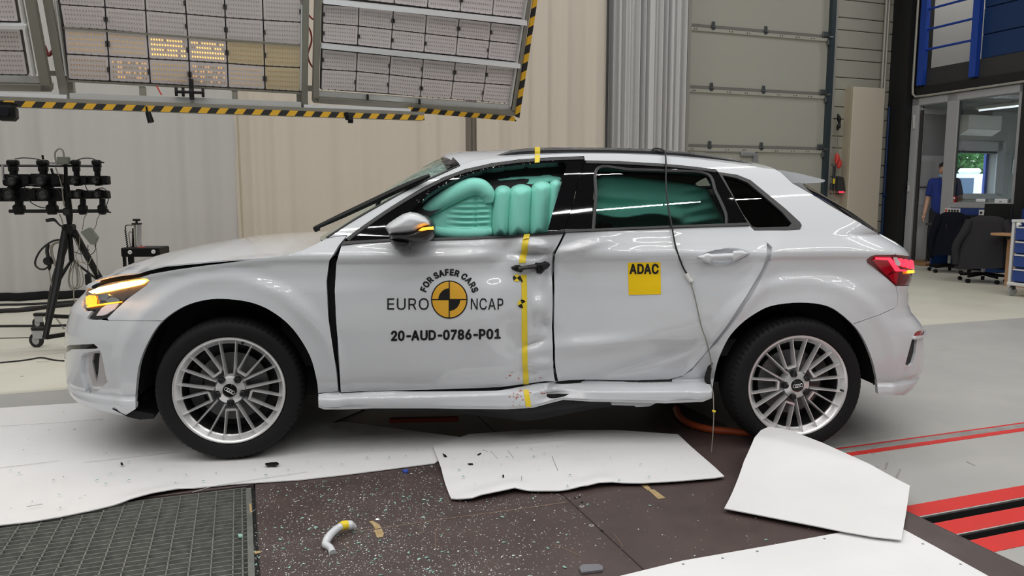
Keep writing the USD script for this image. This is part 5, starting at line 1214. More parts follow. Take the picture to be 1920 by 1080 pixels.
RECESS = smooth_path(np.array([(1307, 482), (1322, 474.5), (1342, 469), (1365, 466.8), (1390, 468), (1404, 475), (1398, 481), (1378, 491), (1360, 497), (1340, 497.5), (1322, 492), (1307, 482.0)]), 40)[:-1]
g_rec = sz_poly(RECESS, 3)
pobj(rh, 'handle_bowl', panel(g_rec.buffer(0.002), 0.006, off=0.0, flange=0.0, warp=lambda p: 0.006-0.034*np.clip(1-(((p[:, 0]-g_rec.centroid.x)/0.118)**2+((p[:, 2]-g_rec.centroid.y)/0.036)**2), 0, 1)**0.6), 'car_paint')

# ---- stickers and tape on the doors: flat pieces that follow the skin
def on_skin(v2, off, dented=True):
    """2D vertices in pixels (plus a height) laid on the dented skin."""
    q = px_skin(v2, dented); p = skin(q[:, 0], q[:, 1], 0, dented); return p+skin_n(q[:, 0], q[:, 1], dented)*np.asarray(off).reshape(-1, 1)
def decal(parent, name, P, mat, off, res=3.0, label=None, t=0.0006):
    g = Polygon(P) if not hasattr(P, 'exterior') else P
    g = g if g.is_valid else g.buffer(0); VV, FF, n0 = [], [], 0
    for p in polys(g):
        v2, f, _ = clipmesh(p, res); v = on_skin(v2, off)
        c = np.cross(v[f[:, 1]]-v[f[:, 0]], v[f[:, 2]]-v[f[:, 0]])
        if c[:, 1].sum() > 0: f = f[:, ::-1]
        v, f = shell(v, f, np.array([0, t, 0])); VV.append(v); FF.append(f+n0); n0 += len(v)
    return obj(parent, name, (np.vstack(VV), np.vstack(FF)), mat, smooth=40, label=label)
DOFF, ROFF = 0.0078, 0.006
def letters(parent, name, text, mat, x0, y0, x1, height, off, bold=False, arc=None, slope=0.0, base=None, label=None):
    """Lettering: capitals of the given pixel height whose baseline starts at (x0, y0) and spans to x1, or runs round an arc (cx, cy, r, a0, a1)."""
    ms = [meshkit.text_mesh(ch, height, 0.001, bold) if ch != ' ' else None for ch in text]
    wd = [m.bounds[1, 0] if m is not None else height*0.32 for m in ms]; gap = height*(0.13 if not bold else 0.06)
    total = sum(wd)+gap*(len(text)-1); sc = (x1-x0)/total if arc is None else 1.0; pos = 0.0
    if arc is not None: cx, cy, r, a0, a1 = arc; sc = abs(a1-a0)*r/total
    for ch, m, w_ in zip(text, ms, wd):
        if m is not None:
            v = np.asarray(m.vertices); 
            if arc is None: P = np.stack([x0+(pos+v[:, 0])*sc, y0-v[:, 1]+slope*((pos+v[:, 0])*sc)], 1)
            else:
                a = a0+np.sign(a1-a0)*(pos+w_/2)*sc/r; lx = (v[:, 0]-w_/2)*min(sc, 1.15); ly = v[:, 1]
                rad = np.array([np.cos(a), -np.sin(a)]); tan = np.array([np.sin(a), np.cos(a)])
                P = np.array([cx, cy])+rad*(r+ly)[:, None]+tan*lx[:, None]
            p3 = on_skin(P, off+np.where(v[:, 2] > 0.0005, 0.0006, 0.0))
            f = np.asarray(m.faces)
            if bold:
                nb = len(v); dd = [on_skin(P+np.array(o_), off+np.where(v[:, 2] > 0.0005, 0.0006, 0.0)) for o_ in ((-0.55, 0), (0.55, 0), (0, -0.45), (0, 0.45))]
                p3 = np.vstack(dd); f = np.vstack([f+nb*i_ for i_ in range(4)])
            obj(parent, name, (p3, f), mat, smooth=False, label=label)
        pos += w_+gap
C0 = (842.5, 561.5)
th_ = np.linspace(0, 2*np.pi, 65)[:-1]
def ell(rx, ry): return np.stack([C0[0]+rx*np.cos(th_), C0[1]+ry*np.sin(th_)], 1)
RX, RY = 34.2, 35.3
decal(fdoor, 'round_sticker', ell(RX, RY), 'sticker_black', DOFF, label='black ring of the round test mark')
for a0 in (0, 90, 180, 270):
    a = np.radians(np.linspace(a0+1.9, a0+88.1, 20)); sx, sy = np.cos(a0*np.pi/180+0.7), np.sin(a0*np.pi/180+0.7)
    o = np.array(C0)+np.array([np.sign(sx), np.sign(sy)])*1.2
    decal(fdoor, 'sticker_quadrant', np.vstack([[o], np.stack([C0[0]+(RX-2.2)*np.cos(a), C0[1]+(RY-2.2)*np.sin(a)], 1)]), 'sticker_yellow', DOFF+0.0007)
for a0 in (0, 180):
    a = np.radians(np.linspace(a0, a0+90, 16)); decal(fdoor, 'sticker_sector', np.vstack([[C0], np.stack([C0[0]+20.5*np.cos(a), C0[1]+20.8*np.sin(a)], 1)]), 'sticker_black', DOFF+0.0014)
letters(fdoor, 'lettering', 'EURO', 'sticker_black', 724, 580, 804, 21.0, DOFF)
letters(fdoor, 'lettering', 'NCAP', 'sticker_black', 881, 580, 943, 20.5, DOFF)
letters(fdoor, 'lettering', '20-AUD-0786-P01', 'sticker_black', 732, 637.5, 937, 17.0, DOFF, bold=True, slope=-0.020)
letters(fdoor, 'lettering', 'FOR SAFER CARS', 'sticker_black', 0, 0, 0, 11.0, DOFF, bold=True, arc=(842.0, 561, 45.5, np.radians(164), np.radians(15)))
decal(rdoor, 'square_sticker', [(1177, 492), (1237.5, 490.5), (1238.5, 551.5), (1178.5, 553)], 'adac_yellow', ROFF, label='yellow square club sticker')
letters(rdoor, 'lettering', 'ADAC', 'sticker_black', 1180, 512.5, 1233.5, 17.5, ROFF+0.0007, bold=True)
TP = np.array([(986.5, 440), (985, 452), (981, 472), (977.5, 492), (976.5, 515), (980, 520), (982.5, 560), (983, 620), (984, 680), (986, 722)], float)
def tape(parent, pts, w_, off, name='yellow_tape', mat='tape_yellow', n=50):
    q = smooth_path(np.asarray(pts, float), n); decal(parent, name, np.vstack([np.stack([q[:, 0]-w_, q[:, 1]], 1), np.stack([q[::-1, 0]+w_, q[::-1, 1]], 1)]), mat, off, 2.5)
tape(fdoor, [(986.5, 449), (984, 465), (980.5, 480), (978.5, 493)], 5.6, DOFF)
tape(fdoor, [(981.5, 515), (982.5, 560), (983, 620), (984, 680), (986, 721)], 5.2, DOFF)
decal(fdoor, 'yellow_tape', [(982, 440), (993, 439), (991.5, 450), (981, 451)], 'tape_yellow', 0.0145)
tape(car, [(986, 731), (988.5, 746), (991, 762.5)], 5.0, 0.0015)
ta, tb = on_Y([(1003, 277), (1013, 277), (1012.5, 291), (1002.5, 291)], Y0+0.315), on_Y([(1003, 299), (1012, 299), (1011.5, 307), (1002.5, 307)], Y0+0.26)
rt_ = np.array([(Y0+0.40, 0.004), (Y0+0.36, 0.006), (Y0+0.335, 0.0), (Y0+0.322, -0.02)])
xa = on_Y([(1003, 280)], Y0+0.33)[0, 0]; zt_ = float(np.interp(xa, xs_, zh)); zb_ = float(np.interp(xa, xs_, zl))
pth = [(Y0+0.385, zt_+0.001), (Y0+0.362, zt_+0.004), (Y0+0.342, zt_+0.001), (Y0+0.336, (zt_+zb_)/2), (Y0+0.338, zb_-0.004)]
P = np.array([[(xa+dx, y, z) for dx in (0.0, 0.026)] for y, z in pth]); obj(car, 'yellow_tape', shell(*grid_mesh(P), np.array([0, 0.0008, 0])), 'tape_yellow', smooth=False)
decal(car, 'yellow_tape', [(1003, 292), (1012.5, 291.5), (1011, 299), (1006, 301.5), (1002.5, 298)], 'tape_yellow', 0.004)
decal(car, 'yellow_tape', [(1002.5, 300), (1012, 299), (1011.5, 307.5), (1002.2, 308.5)], 'tape_yellow', 0.012)
def mark(cx, cy, r, yel, blk, off=DOFF+0.0012):
    if yel: decal(fdoor, 'target_mark', [(cx+r*np.cos(a), cy+r*np.sin(a)) for a in np.linspace(0, 2*np.pi, 20)[:-1]], 'tape_yellow', off)
    for a0 in blk: decal(fdoor, 'target_sector', [(cx, cy)]+[(cx+r*np.cos(a), cy+r*np.sin(a)) for a in np.radians(np.linspace(a0, a0+85, 8))], 'sticker_black', off+0.0008)
mark(968.5, 521.5, 7.2, True, (-40, 138)); mark(977.5, 569, 7.8, True, (-110, 70))
decal(fdoor, 'torn_tape', [(972, 519), (975, 518), (979.5, 528), (977, 530)], 'sticker_black', DOFF+0.003)
g_ = np.random.default_rng(3)
for (cx, cy, sx, sy, n, par) in ((970, 742, 9, 7, 22, car), (1012, 737, 8, 5, 14, car), (1010, 710, 4, 2, 4, fdoor), (960, 703, 4, 5, 4, fdoor)):
    for k_ in range(n):
        x, y = cx+g_.normal(0, sx), cy+g_.normal(0, sy); r = g_.uniform(0.6, 1.8)
        if par is car: y = np.clip(y, 732, 760)
        a = g_.uniform(0, 6.28, 5); a.sort(); decal(par, 'red_smear', [(x+r*1.5*np.cos(t), y+r*np.sin(t)) for t in a], 'smear_red', 0.0012 if par is car else DOFF)
# ---- wiper lifted off the windscreen
wp = on_Y([(592, 427), (640, 405), (700, 377), (745, 356), (790, 336), (806, 329)], Y0+0.17)
wm_ = group_part(car, 'wiper')
obj(wm_, 'blade', tube(wp, [0.010, 0.0145, 0.016, 0.0165, 0.014, 0.008], 6, 30), 'plastic_black', smooth=30)
obj(wm_, 'blade_end', cbox(wp[0]+np.array([0.004, 0, -0.004]), (0.026, 0.03, 0.026), 0.005, ax=[(0.91, 0, 0.42), (0, 1, 0), (-0.42, 0, 0.91)]), 'plastic_black', smooth=False)
obj(wm_, 'wiper_arm', tube(np.vstack([on_Y([(714, 371), (709, 381)], Y0+0.20), on_Y([(697, 400), (640, 430)], Y0+0.32)]), 0.009, 6, 16), 'plastic_black')
# ---- airbags behind the front window
ab = group_part(car, 'curtain_airbag', label='inflated teal curtain airbag behind the broken front window')
YA = Y0+0.29
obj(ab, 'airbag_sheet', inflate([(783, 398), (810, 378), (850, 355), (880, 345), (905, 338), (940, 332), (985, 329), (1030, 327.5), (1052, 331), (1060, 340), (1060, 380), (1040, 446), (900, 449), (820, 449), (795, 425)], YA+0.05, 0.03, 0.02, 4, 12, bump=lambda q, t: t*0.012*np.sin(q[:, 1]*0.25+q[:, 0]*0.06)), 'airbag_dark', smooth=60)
for (xa_, xb_, yt, yb, dp) in ((921, 956, 347, 447, .075), (950, 995, 345, 448, .085), (991, 1031, 339, 447, .085), (1024, 1052, 336, 447, .07)):
    m_ = (xa_+xb_)/2; hw_ = (xb_-xa_)/2; lean = 4
    pts = [(m_-hw_+lean, yt+16), (m_-hw_*0.7+lean, yt+5), (m_+lean, yt), (m_+hw_*0.7+lean, yt+4), (m_+hw_+lean, yt+15), (m_+hw_+2, (yt+yb)/2), (m_+hw_-1, yb-12), (m_+hw_*0.4, yb), (m_, yb-3), (m_-hw_*0.4, yb), (m_-hw_+1, yb-10), (m_-hw_+1, (yt+yb)/2)]
    obj(ab, 'airbag_lobe', inflate(pts, YA, dp, 0.03, 2.5, hw_, smooth_n=60, bump=lambda q, t, yb=yb, m_=m_: 0.006*t*np.sin((q[:, 0]-m_)*0.5)*np.clip((q[:, 1]-yb+26)/26, 0, 1)), 'airbag', smooth=60)
obj(ab, 'airbag_pleats', inflate([(790, 408), (835, 384), (878, 362), (915, 358), (926, 368), (924, 440), (880, 444), (830, 442), (806, 430)], YA, 0.045, 0.02, 2.2, 14, bump=lambda q, t: t*0.0075*np.sin(q[:, 1]*0.62+0.4*np.sin(q[:, 0]*0.07))*np.clip((q[:, 0]-835)/30, 0, 1)*np.clip((q[:, 1]-368)/12, 0, 1)-0.012*t*np.exp(-((q[:, 0]-892)/4)**2)), 'airbag', smooth=60)
tb_ = on_Y([(784, 400), (808, 389), (836, 372), (862, 358), (884, 350), (902, 352), (914, 364), (917, 380)], YA-0.045)
obj(ab, 'airbag_tube', tube(tb_, [0.016, 0.034, 0.042, 0.044, 0.042, 0.040, 0.036, 0.02], 16, 40), 'airbag', smooth=60)
obj(ab, 'airbag_roll', tube(on_Y([(803, 424), (825, 434), (860, 438), (900, 437), (922, 434)], YA-0.035), [0.014, 0.026, 0.03, 0.028, 0.02], 14, 30), 'airbag', smooth=60)
obj(ab, 'torn_edge', join([hull(on_Y([(x+g_.uniform(-4, 4), y+g_.uniform(-3, 3)) for _ in range(4)], YA-0.06)+g_.normal(0, 0.006, (4, 3))) for x, y in [(795, 391), (806, 384), (818, 377), (828, 371), (838, 364), (848, 357), (858, 350), (868, 347)]]), 'airbag', smooth=False, kind='stuff')
ar = group_part(car, 'curtain_airbag', label='teal curtain airbag hanging behind the tinted rear window')
rb_ = lambda q, t: t*(0.11*np.exp(-((q[:, 1]-403-0.02*(q[:, 0]-1180)-4*np.sin(q[:, 0]*0.05))/11)**2)*np.clip((1290-q[:, 0])/40, 0.15, 1)+0.02*np.exp(-((q[:, 1]-372-0.07*(q[:, 0]-1180))/10)**2)+0.012*np.sin(q[:, 1]*0.30+q[:, 0]*0.05)*np.clip((q[:, 0]-1270)/30, 0, 1))
obj(ar, 'airbag_sheet', inflate([(1108, 436), (1112, 380), (1119, 336), (1130, 329), (1180, 331), (1240, 338), (1300, 346), (1326, 354), (1345, 390), (1356, 410), (1357, 428), (1260, 432)], Y0+0.335, 0.02, 0.02, 3, 6, bump=rb_), 'airbag', smooth=60)
# ---- cables hanging over the car
cb = np.vstack([on_Y([(1238, 200)], YC+0.2)[:0], on_Y([(1231, 281), (1243, 282)], Y0+0.36), px3([(1246, 292), (1247, 318), (1247, 350), (1250, 385), (1258, 428)], 0.018), px3([(1266, 465), (1280, 500), (1289, 515)], 0.012, True)])
solo('hanging_cable', tube(cb, 0.0042, 6, 60), 'cable_black', 'black cable hanging from the roof rail across the rear door', 'cable')
cb2 = np.vstack([px3([(1294, 527), (1303, 560), (1314, 610), (1325, 640), (1333, 680), (1331, 715), (1335, 735)], 0.012, True), on_Y([(1338, 760), (1338, 790), (1335, 835), (1332, 862)], Y0+0.0)])
solo('hanging_cable', tube(cb2, 0.0026, 5, 60), 'cable_grey', 'thin grey cable running down behind the rear door to the deck', 'cable')
solo('cable_joint', join([tube(px3([(1286, 512), (1291, 522), (1296, 528)], 0.014, True), 0.010, 8, 8)]), 'white_plastic', 'clear white cable connector taped on the rear door', 'connector')
solo('cable_tie', tube(on_Y([(1336, 770), (1341, 772)], Y0+0.0), 0.006, 6, 2), 'tape_yellow', 'tiny yellow tag on the cable before the rear wheel', 'tag')
tw = on_Y([(1222, 281), (1229, 278), (1240, 280), (1245, 284), (1238, 284), (1230, 282)], Y0+0.335)
solo('rail_tie', tube(tw, 0.004, 6, 24), 'cable_black', 'black twisted tie round the roof rail', 'tie')
cr2_ = on_Y([(1230, 278), (1230.5, 240), (1230, 190), (1231, 120), (1231, 60), (1231, -20)], YC+1.0); cr2_[0] = on_Y([(1230, 279)], Y0+0.36)[0]

# ================================================================== DECK, SHEETS AND DEBRIS
DK = 0.03                                            # thickness of the brown deck; its top is z = 0
dk = thing('deck', 'dark brown plywood test deck strewn with glass crumbs', 'platform', UV(1, 2.5, FLOOR))
GU0, GU1, GV0, GV1 = -3.2, 0.0, 0.6, 3.19           # opening of the grating
def dpanel(u0, u1, v0, v1): obj(dk, 'deck_panel', cbox(UV((u0+u1)/2, (v0+v1)/2, -DK/2), (u1-u0-0.003, v1-v0-0.003, DK-0.001), 0.0025, UVZ), 'brown_deck', smooth=False)
SU = 1.172
dpanel(0.014, SU, 2.615, 4.75); dpanel(0.014, SU, 0.4, 2.615); dpanel(SU, 2.335, 0.4, 4.75); dpanel(-3.3, 0.014, 3.215, 4.75)
obj(dk, 'edge_strip', ubox(2.335, 2.341, 2.25, 4.75, -DK, -0.002), 'ply_edge', smooth=False)
obj(dk, 'edge_strip', ubox(2.335, 2.341, 0.4, 2.25, -DK, -0.002), 'brown_deck', smooth=False)
for a, b in (((737, 985), (640, 1001)), ):
    pass
def fpoly(P, z): return on_floor(P, z)[:, :2]
def slip(parent, name, P, mat, z0=0.0004, z1=0.0012, smooth=False, label=None):
    q = fpoly(P, 0.0); g = Polygon(q); g = g if g.is_valid else g.buffer(0); g = polys(g)[0]
    return obj(parent, name, prism(g, (0, 0, 0), (1, 0, 0), (0, 1, 0), Z3, z0, z1), mat, smooth=smooth, label=label)
for P in ([(1202, 910), (1214, 909), (1221, 918), (1214, 920)], [(1215, 919), (1226, 918), (1248, 934), (1234, 936)], [(692, 978), (699, 977), (712, 984), (714, 990), (704, 993), (699, 985)], [(701, 994), (716, 992), (720, 1001), (718, 1007), (707, 1008)], [(467, 945), (471, 945), (473, 960), (469, 962)], [(476, 1035), (488, 1033), (489, 1037), (478, 1039)]):
    slip(dk, 'tape_scrap', P, 'tan_tape')
for x, y in ((1091, 949.5), (1109, 985.5)):
    c = on_floor([(x, y)], 0)[0]; obj(dk, 'washer', lathe([(0.004, 0.0022), (0.0095, 0.0022), (0.0105, 0.0004)], 18, c, Z3), 'washer')
for x, y in ((1078, 934), (1086, 932), (1091, 942), (1128, 995)):
    c = on_floor([(x, y)], 0)[0]; obj(dk, 'screw_hole', cyl(c, c+Z3*0.0007, 0.006, n=10), 'pit')
for P in ([(820, 988), (816, 1005), (817, 1022), (815, 1030)], [(1150, 1000), (1160, 1012), (1168, 1025)], [(1040, 1020), (1065, 1032), (1088, 1042)], [(780, 1002), (792, 997), (796, 998)], [(640, 1000), (700, 992), (800, 978), (900, 964), (1060, 942)], [(1200, 905), (1192, 870)]):
    obj(dk, 'scratch', tube(on_floor(P, 0.0006), 0.0011, 4, 12), 'scratch')
# steel grating over the pit, left
gt = thing('floor_grating', 'galvanised steel floor grating over a dark pit at the lower left', 'grating', UV((GU0+GU1)/2, 1.9, -DK))
obj(gt, 'frame_bar', ubox(-0.020, 0.0, GV0, GV1, -0.03, 0.0), 'galvanised', smooth=False); obj(gt, 'frame_bar', ubox(GU0, 0.0, GV1-0.008, GV1, -0.03, 0.0), 'galvanised', smooth=False)
u_ = -0.036; i_ = 0
us = []
x_left = 0
while u_ > -1.75: us.append(u_); u_ -= (0.030 if i_ == 0 else 0.0665); i_ += 1
for u_ in us: obj(gt, 'bearing_bar', ubox(u_-0.0022, u_+0.0022, 1.5, GV1-0.008, -0.026, -0.002), 'grate_steel', smooth=False)
v_ = GV1-0.04
while v_ > 1.55:
    obj(gt, 'cross_bar', ubox(-1.8, -0.020, v_-0.0018, v_+0.0018, -0.016, -0.002), 'grate_steel', smooth=False); v_ -= 0.0335
obj(gt, 'pit_plate', ubox(GU0, 0.05, GV0, GV1+0.05, -0.21, -0.19), 'pit_plate', smooth=False)
solo('trim_7', join([ubox(0.002, 0.013, GV0, GV1+0.02, -DK, -0.014), ubox(GU0, 0.013, GV1+0.002, GV1+0.024, -DK, -0.012)]), 'black_paint', 'dark gap strip around the floor grating', 'strip', kind='structure', smooth=False)
for x, y in ((448, 1005),): slip(gt, 'green_chip', [(446, 1003), (454, 1003), (455, 1008), (447, 1008)], 'glass_teal', -0.002, 0.004)
# white sheets: outlines on the deck, each a thin board with a gently waving edge
def sheet(name, P, label, z0, hfun=None, t=0.004, res=0.03, mat='sheet_white', smoothn=0, parts=None, rng_=0):
    q = fpoly(P, z0); g = Polygon(q); g = g if g.is_valid else g.buffer(0); g = max(polys(g), key=lambda a: a.area)
    v2, f, _ = clipmesh(g, res)
    d = shapely.distance(shapely.points(v2), g.exterior)
    h = z0+(hfun(v2, d) if hfun is not None else 0)
    v = np.c_[v2, np.broadcast_to(h, len(v2))]
    n = vnormals(v, f)
    if n[:, 2].mean() < 0: f = f[:, ::-1]; n = -n
    return solo(name, shell(v, f, np.array([0, 0, -t])), mat, label, 'sheet', smooth=25)
def near(v2, P, w):                                   # distance falloff to a pixel polyline on the deck
    L = shapely.LineString(fpoly(P, 0)); return np.exp(-(shapely.distance(shapely.points(v2), L)/w)**2)
wav = lambda v2, a, s, sd=0: a*(meshkit.fbm(np.c_[v2*s, v2[:, :1]*0+sd], 3, 5)-0.5)
far1 = [(-60, 769), (60, 761), (153, 755), (205, 750.5), (420, 733), (620, 716)]
sheet('white_sheet', far1+[(700, 760), (600, 800), (300, 868), (100, 884), (-60, 894)], 'white floor sheet under the front bumper, farthest of the left sheets', 0.004, lambda v2, d: wav(v2, 0.004, 2))
near1 = [(-60, 991), (0, 983.5), (60, 977), (115, 968), (170, 957), (235, 942), (285, 929), (330, 920.5), (380, 913), (440, 907), (500, 903), (560, 899), (640, 890), (720, 880), (815, 867.5)]
s_left = sheet('white_sheet', near1[::-1]+[(-60, 880), (0, 876), (110, 866), (160, 861), (300, 848), (640, 790), (868, 820), (878, 829)], 'long white floor sheet under the front wheel with its near edge beside the grating', 0.0075, lambda v2, d: wav(v2, 0.004, 1.6, 3)+0.012*near(v2, [(250, 938), (330, 920)], 0.05))

mid = [(812, 838), (826, 876), (835, 905), (846, 934), (856, 935.5), (886, 936), (915, 930), (950, 922.5), (965, 919), (990, 921), (1050, 920), (1100, 914.5), (1122, 909.5), (1150, 907), (1200, 907), (1280, 902), (1340, 897), (1358, 894), (1340, 877), (1300, 842), (1271, 816), (1150, 808), (1000, 806), (880, 815)]
s_mid = sheet('white_sheet', mid, 'crinkled white sheet lying on the deck below the crushed sill', 0.014, lambda v2, d: 0.004+wav(v2, 0.010, 2.2, 7)+0.012*near(v2, [(900, 935), (960, 919)], 0.05)+0.012*near(v2, [(1090, 917), (1130, 908)], 0.05)-0.008*near(v2, [(840, 930), (835, 900)], 0.05), res=0.025)
br_ = [(1080, 1100), (1280, 1051), (1440, 1023), (1560, 1001), (1600, 993), (1690, 990), (1760, 1028), (1850, 1078), (1900, 1104)]
s4 = sheet('white_sheet', br_, 'flat white board with small screw heads at the lower right corner', 0.006, None, t=0.006)
# curled sheet leaning up at the rear tyre
CP = [(1358, 954.5), (1376, 922), (1394, 889.5), (1412, 869), (1425, 853), (1439, 846), (1482, 852.5), (1540, 869), (1620, 897), (1705, 926.5), (1698, 970), (1690, 1013.5), (1640, 1008), (1582, 998), (1500, 982)]
lift = on_floor([(1440, 862), (1700, 938)], 0)
def curl(v2, d):
    a = on_floor([(1358, 955), (1690, 1014)], 0)[:, :2]; e = (a[1]-a[0])/np.linalg.norm(a[1]-a[0]); nn = np.array([-e[1], e[0]])
    r = (v2-a[0]) @ nn; s_ = (v2-a[0]) @ e
    return 0.004+0.05*np.clip(r/0.35, 0, 1.5)**2*np.clip(1.15-s_/0.85, 0.15, 1)
sheet('white_sheet', CP, 'white sheet curling up against the rear tyre', 0.016, curl, t=0.004, res=0.02)
slit = on_floor([(1413, 873), (1421, 873.5), (1428, 875)], 0.05)
# screw heads on the lower right board, bits and scuffs on the sheets
for x, y in ((1354.7, 1047), (1419.7, 1034), (1546, 1010.5), (1730.5, 1020), (1801, 1058), (1281, 1058)):
    c = on_floor([(x, y)], 0.006)[0]; obj(s4, 'screw_head', cyl(c-Z3*0.001, c+Z3*0.0015, 0.0045, n=10), 'shard_grey')
def bit(name, P, mat, label, cat, z0, z1): 
    q = fpoly(P, z0); g = polys(Polygon(q).buffer(0))[0]
    return solo(name, prism(g, (0, 0, 0), (1, 0, 0), (0, 1, 0), Z3, z0, z1), mat, label, cat, smooth=False)
bit('plastic_bit', [(497, 871), (510, 869), (519, 868.5), (523, 871), (517, 873.5), (508, 873), (500, 874)], 'plastic_black', 'curved black plastic strip lying before the front wheel', 'debris', 0.016, 0.022)
bit('plastic_bit', [(226, 870), (229, 869), (231, 872), (227, 872.5)], 'plastic_black', 'small round black plastic bit on the left white sheet', 'debris', 0.016, 0.022)
bit('plastic_bit', [(830, 851), (835, 854), (838, 857), (833, 857)], 'plastic_black', 'black splinter near the left corner of the crinkled sheet', 'debris', 0.021, 0.025)
bit('plastic_bit', [(877, 870), (886, 869.5), (887, 871.5), (880, 872)], 'plastic_black', 'flat black chip on the crinkled white sheet', 'debris', 0.021, 0.024)
bit('plastic_bit', [(942, 891.5), (945, 891), (945, 895), (942.5, 895.5)], 'plastic_black', 'tiny round black chip on the crinkled white sheet', 'debris', 0.021, 0.024)
bit('plastic_bit', [(895, 853), (901, 850), (902, 851), (897, 854)], 'plastic_black', 'thin black sliver on the crinkled white sheet', 'debris', 0.021, 0.024)
bit('plastic_bit', [(754, 884), (762, 882), (766, 885), (760, 888)], 'blue_bit', 'small blue fragment on the brown deck', 'debris', 0.001, 0.008)
bit('plastic_bit', [(1086, 1068), (1092, 1062), (1122, 1061), (1130, 1065), (1130, 1072), (1105, 1075), (1090, 1077)], 'grey_bit', 'flat grey plastic piece at the lower edge of the deck', 'debris', 0.001, 0.008)
def slips(P, z): 
    return tube(on_floor(P, z), 0.0016, 4, 8)
for P in ([(920, 846), (926, 852), (933, 860)], [(906, 843), (914, 847)], [(952, 845), (958, 852), (963, 859)], [(1035, 855), (1040, 868), (1046, 882)], [(978, 893), (978, 905)], [(50, 950), (80, 945)]):
    obj(s_mid if P[0][0] > 800 else s_left, 'scuff_mark', slips(P, 0.0195), 'scuff')
for P in ([(0, 799), (100, 793), (195, 786)], [(155, 867), (220, 860), (290, 852)], [(290, 852), (335, 845)], [(0, 877), (60, 870), (110, 864)], [(868, 821), (878, 830)], [(360, 923), (420, 908), (578, 884)]):
    obj(s_left, 'seam_line', tube(on_floor(P, 0.0116), 0.0011, 4, 10), 'seam_grey')
# broken-off door handle cover with a strip of yellow tape
hc = thing('handle_cover', 'broken white door handle cover with yellow tape lying on the deck', 'door handle', on_floor([(640, 1020)], 0)[0])
cv = on_floor([(608, 1029), (613, 1022), (620, 1015), (632, 1007), (645, 1000.5), (657, 997), (667, 995)], 0)
cv[:, 2] = [0.012, 0.018, 0.024, 0.030, 0.030, 0.024, 0.012]
obj(hc, 'cover', (lambda m: (m[0], m[1]))(tube(cv, [0.010, 0.015, 0.0145, 0.0135, 0.014, 0.018, 0.007], 10, 40)), 'car_paint', smooth=50)
ft = on_floor([(609, 1028), (619, 1032), (624, 1039)], 0); ft[:, 2] = [0.014, 0.010, 0.004]
obj(hc, 'cover_foot', tube(ft, [0.013, 0.012, 0.013], 8, 10), 'car_paint', smooth=50)
tp_ = smooth_path(cv, 40)[23:30]; obj(hc, 'tape_wrap', tube(tp_, 0.0165, 10), 'tape_yellow', smooth=50)
# glass: single pieces and fine crumbs
def chip(r, seed):
    g = np.random.default_rng(seed); return hull(g.normal(0, 1, (9, 3))*np.array([1, 0.8, 0.5])*r*0.6)
DECKP = Polygon([(470, 915), (640, 897), (815, 873), (838, 930), (880, 942), (960, 926), (1120, 918), (1360, 898), (1355, 955), (1580, 1000), (1280, 1050), (1090, 1095), (480, 1095)])
def scatter(n, dens_, g):
    out = []
    while len(out) < n:
        x, y = g.uniform(460, 1600), g.uniform(870, 1085)
        if DECKP.contains(shapely.Point(x, y)) and g.random() < dens_(x, y): out.append((x, y))
    return np.array(out)
g = np.random.default_rng(12)
dfun = lambda x, y: np.clip(1.15-abs(x-690)/420, 0.05, 1)**1.2+0.25*np.exp(-((x-1000)/150)**2-((y-930)/30)**2)
P = on_floor(scatter(4200, dfun, g), 0.0); vs, fs, n0 = [], [], 0
protos = [chip(1.0, s_) for s_ in range(6)]
def crumbs(P, rr, g):
    vs, fs, n0 = [], [], 0
    for p, r in zip(P, rr):
        v, f = protos[g.integers(6)]; a = g.uniform(0, 6.28); c, s_ = np.cos(a), np.sin(a)
        v = v*r; v = np.c_[v[:, 0]*c-v[:, 1]*s_, v[:, 0]*s_+v[:, 1]*c, v[:, 2]-v[:, 2].min()]+p
        vs.append(v); fs.append(f+n0); n0 += len(v)
    return np.vstack(vs), np.vstack(fs)
solo('glass_crumbs', crumbs(P, 0.0012+0.0022*g.random(4200)**2.5, g), 'glass_crumb', 'fine glittering crumbs of broken window glass spread over the brown deck', 'broken glass', kind='stuff', smooth=False)
first = None
ct = chip(0.0042, 3)
for i, p in enumerate(on_floor(scatter(150, dfun, g), 0.0005)):
    s_ = float(g.uniform(0.7, 1.5))
    if first is None:
        first = thing('glass_fragment', 'pea sized pale green fragment of window glass on the brown deck', 'broken glass', p, group='glass fragments on the deck'); obj(first, 'fragment', (ct[0]+p, ct[1]), 'glass_teal' , smooth=False)
    else: dup(first, p+np.array([0, 0, 0.001]), float(g.uniform(0, 360)), scale=(s_, s_, s_))
SP = [(594/3, 906), (91/3, 760+20)]
spots = [(198, 906), (92, 806), (45, 843), (120, 772), (141, 805), (53, 823), (70, 851), (20, 881), (35, 886), (100, 900), (118, 894), (110, 927), (160, 929), (20, 953), (112, 952), (151, 934), (208, 887), (240, 900), (240, 865), (325, 870), (380, 901), (348, 890), (405, 887), (440, 865), (500, 890), (300, 880), (270, 850), (200, 850), (250, 880), (60, 940), (180, 900), (330, 905), (478, 880), (577, 865), (640, 870), (690, 858), (760, 855), (731, 857), (700, 842), (780, 843), (600, 875), (540, 880), (660, 850), (20, 880)]
spots2 = [(1045, 837), (971, 839), (997, 842), (1020, 850), (860, 880), (905, 865), (940, 870), (1010, 880), (1070, 890), (868, 893), (932, 911), (1064, 910), (1218, 893), (1144, 858), (1200, 870), (1100, 845), (1250, 880), (1160, 900), (950, 856), (850, 860), (890, 905), (1000, 855), (1130, 870), (1280, 860)]
first2 = None
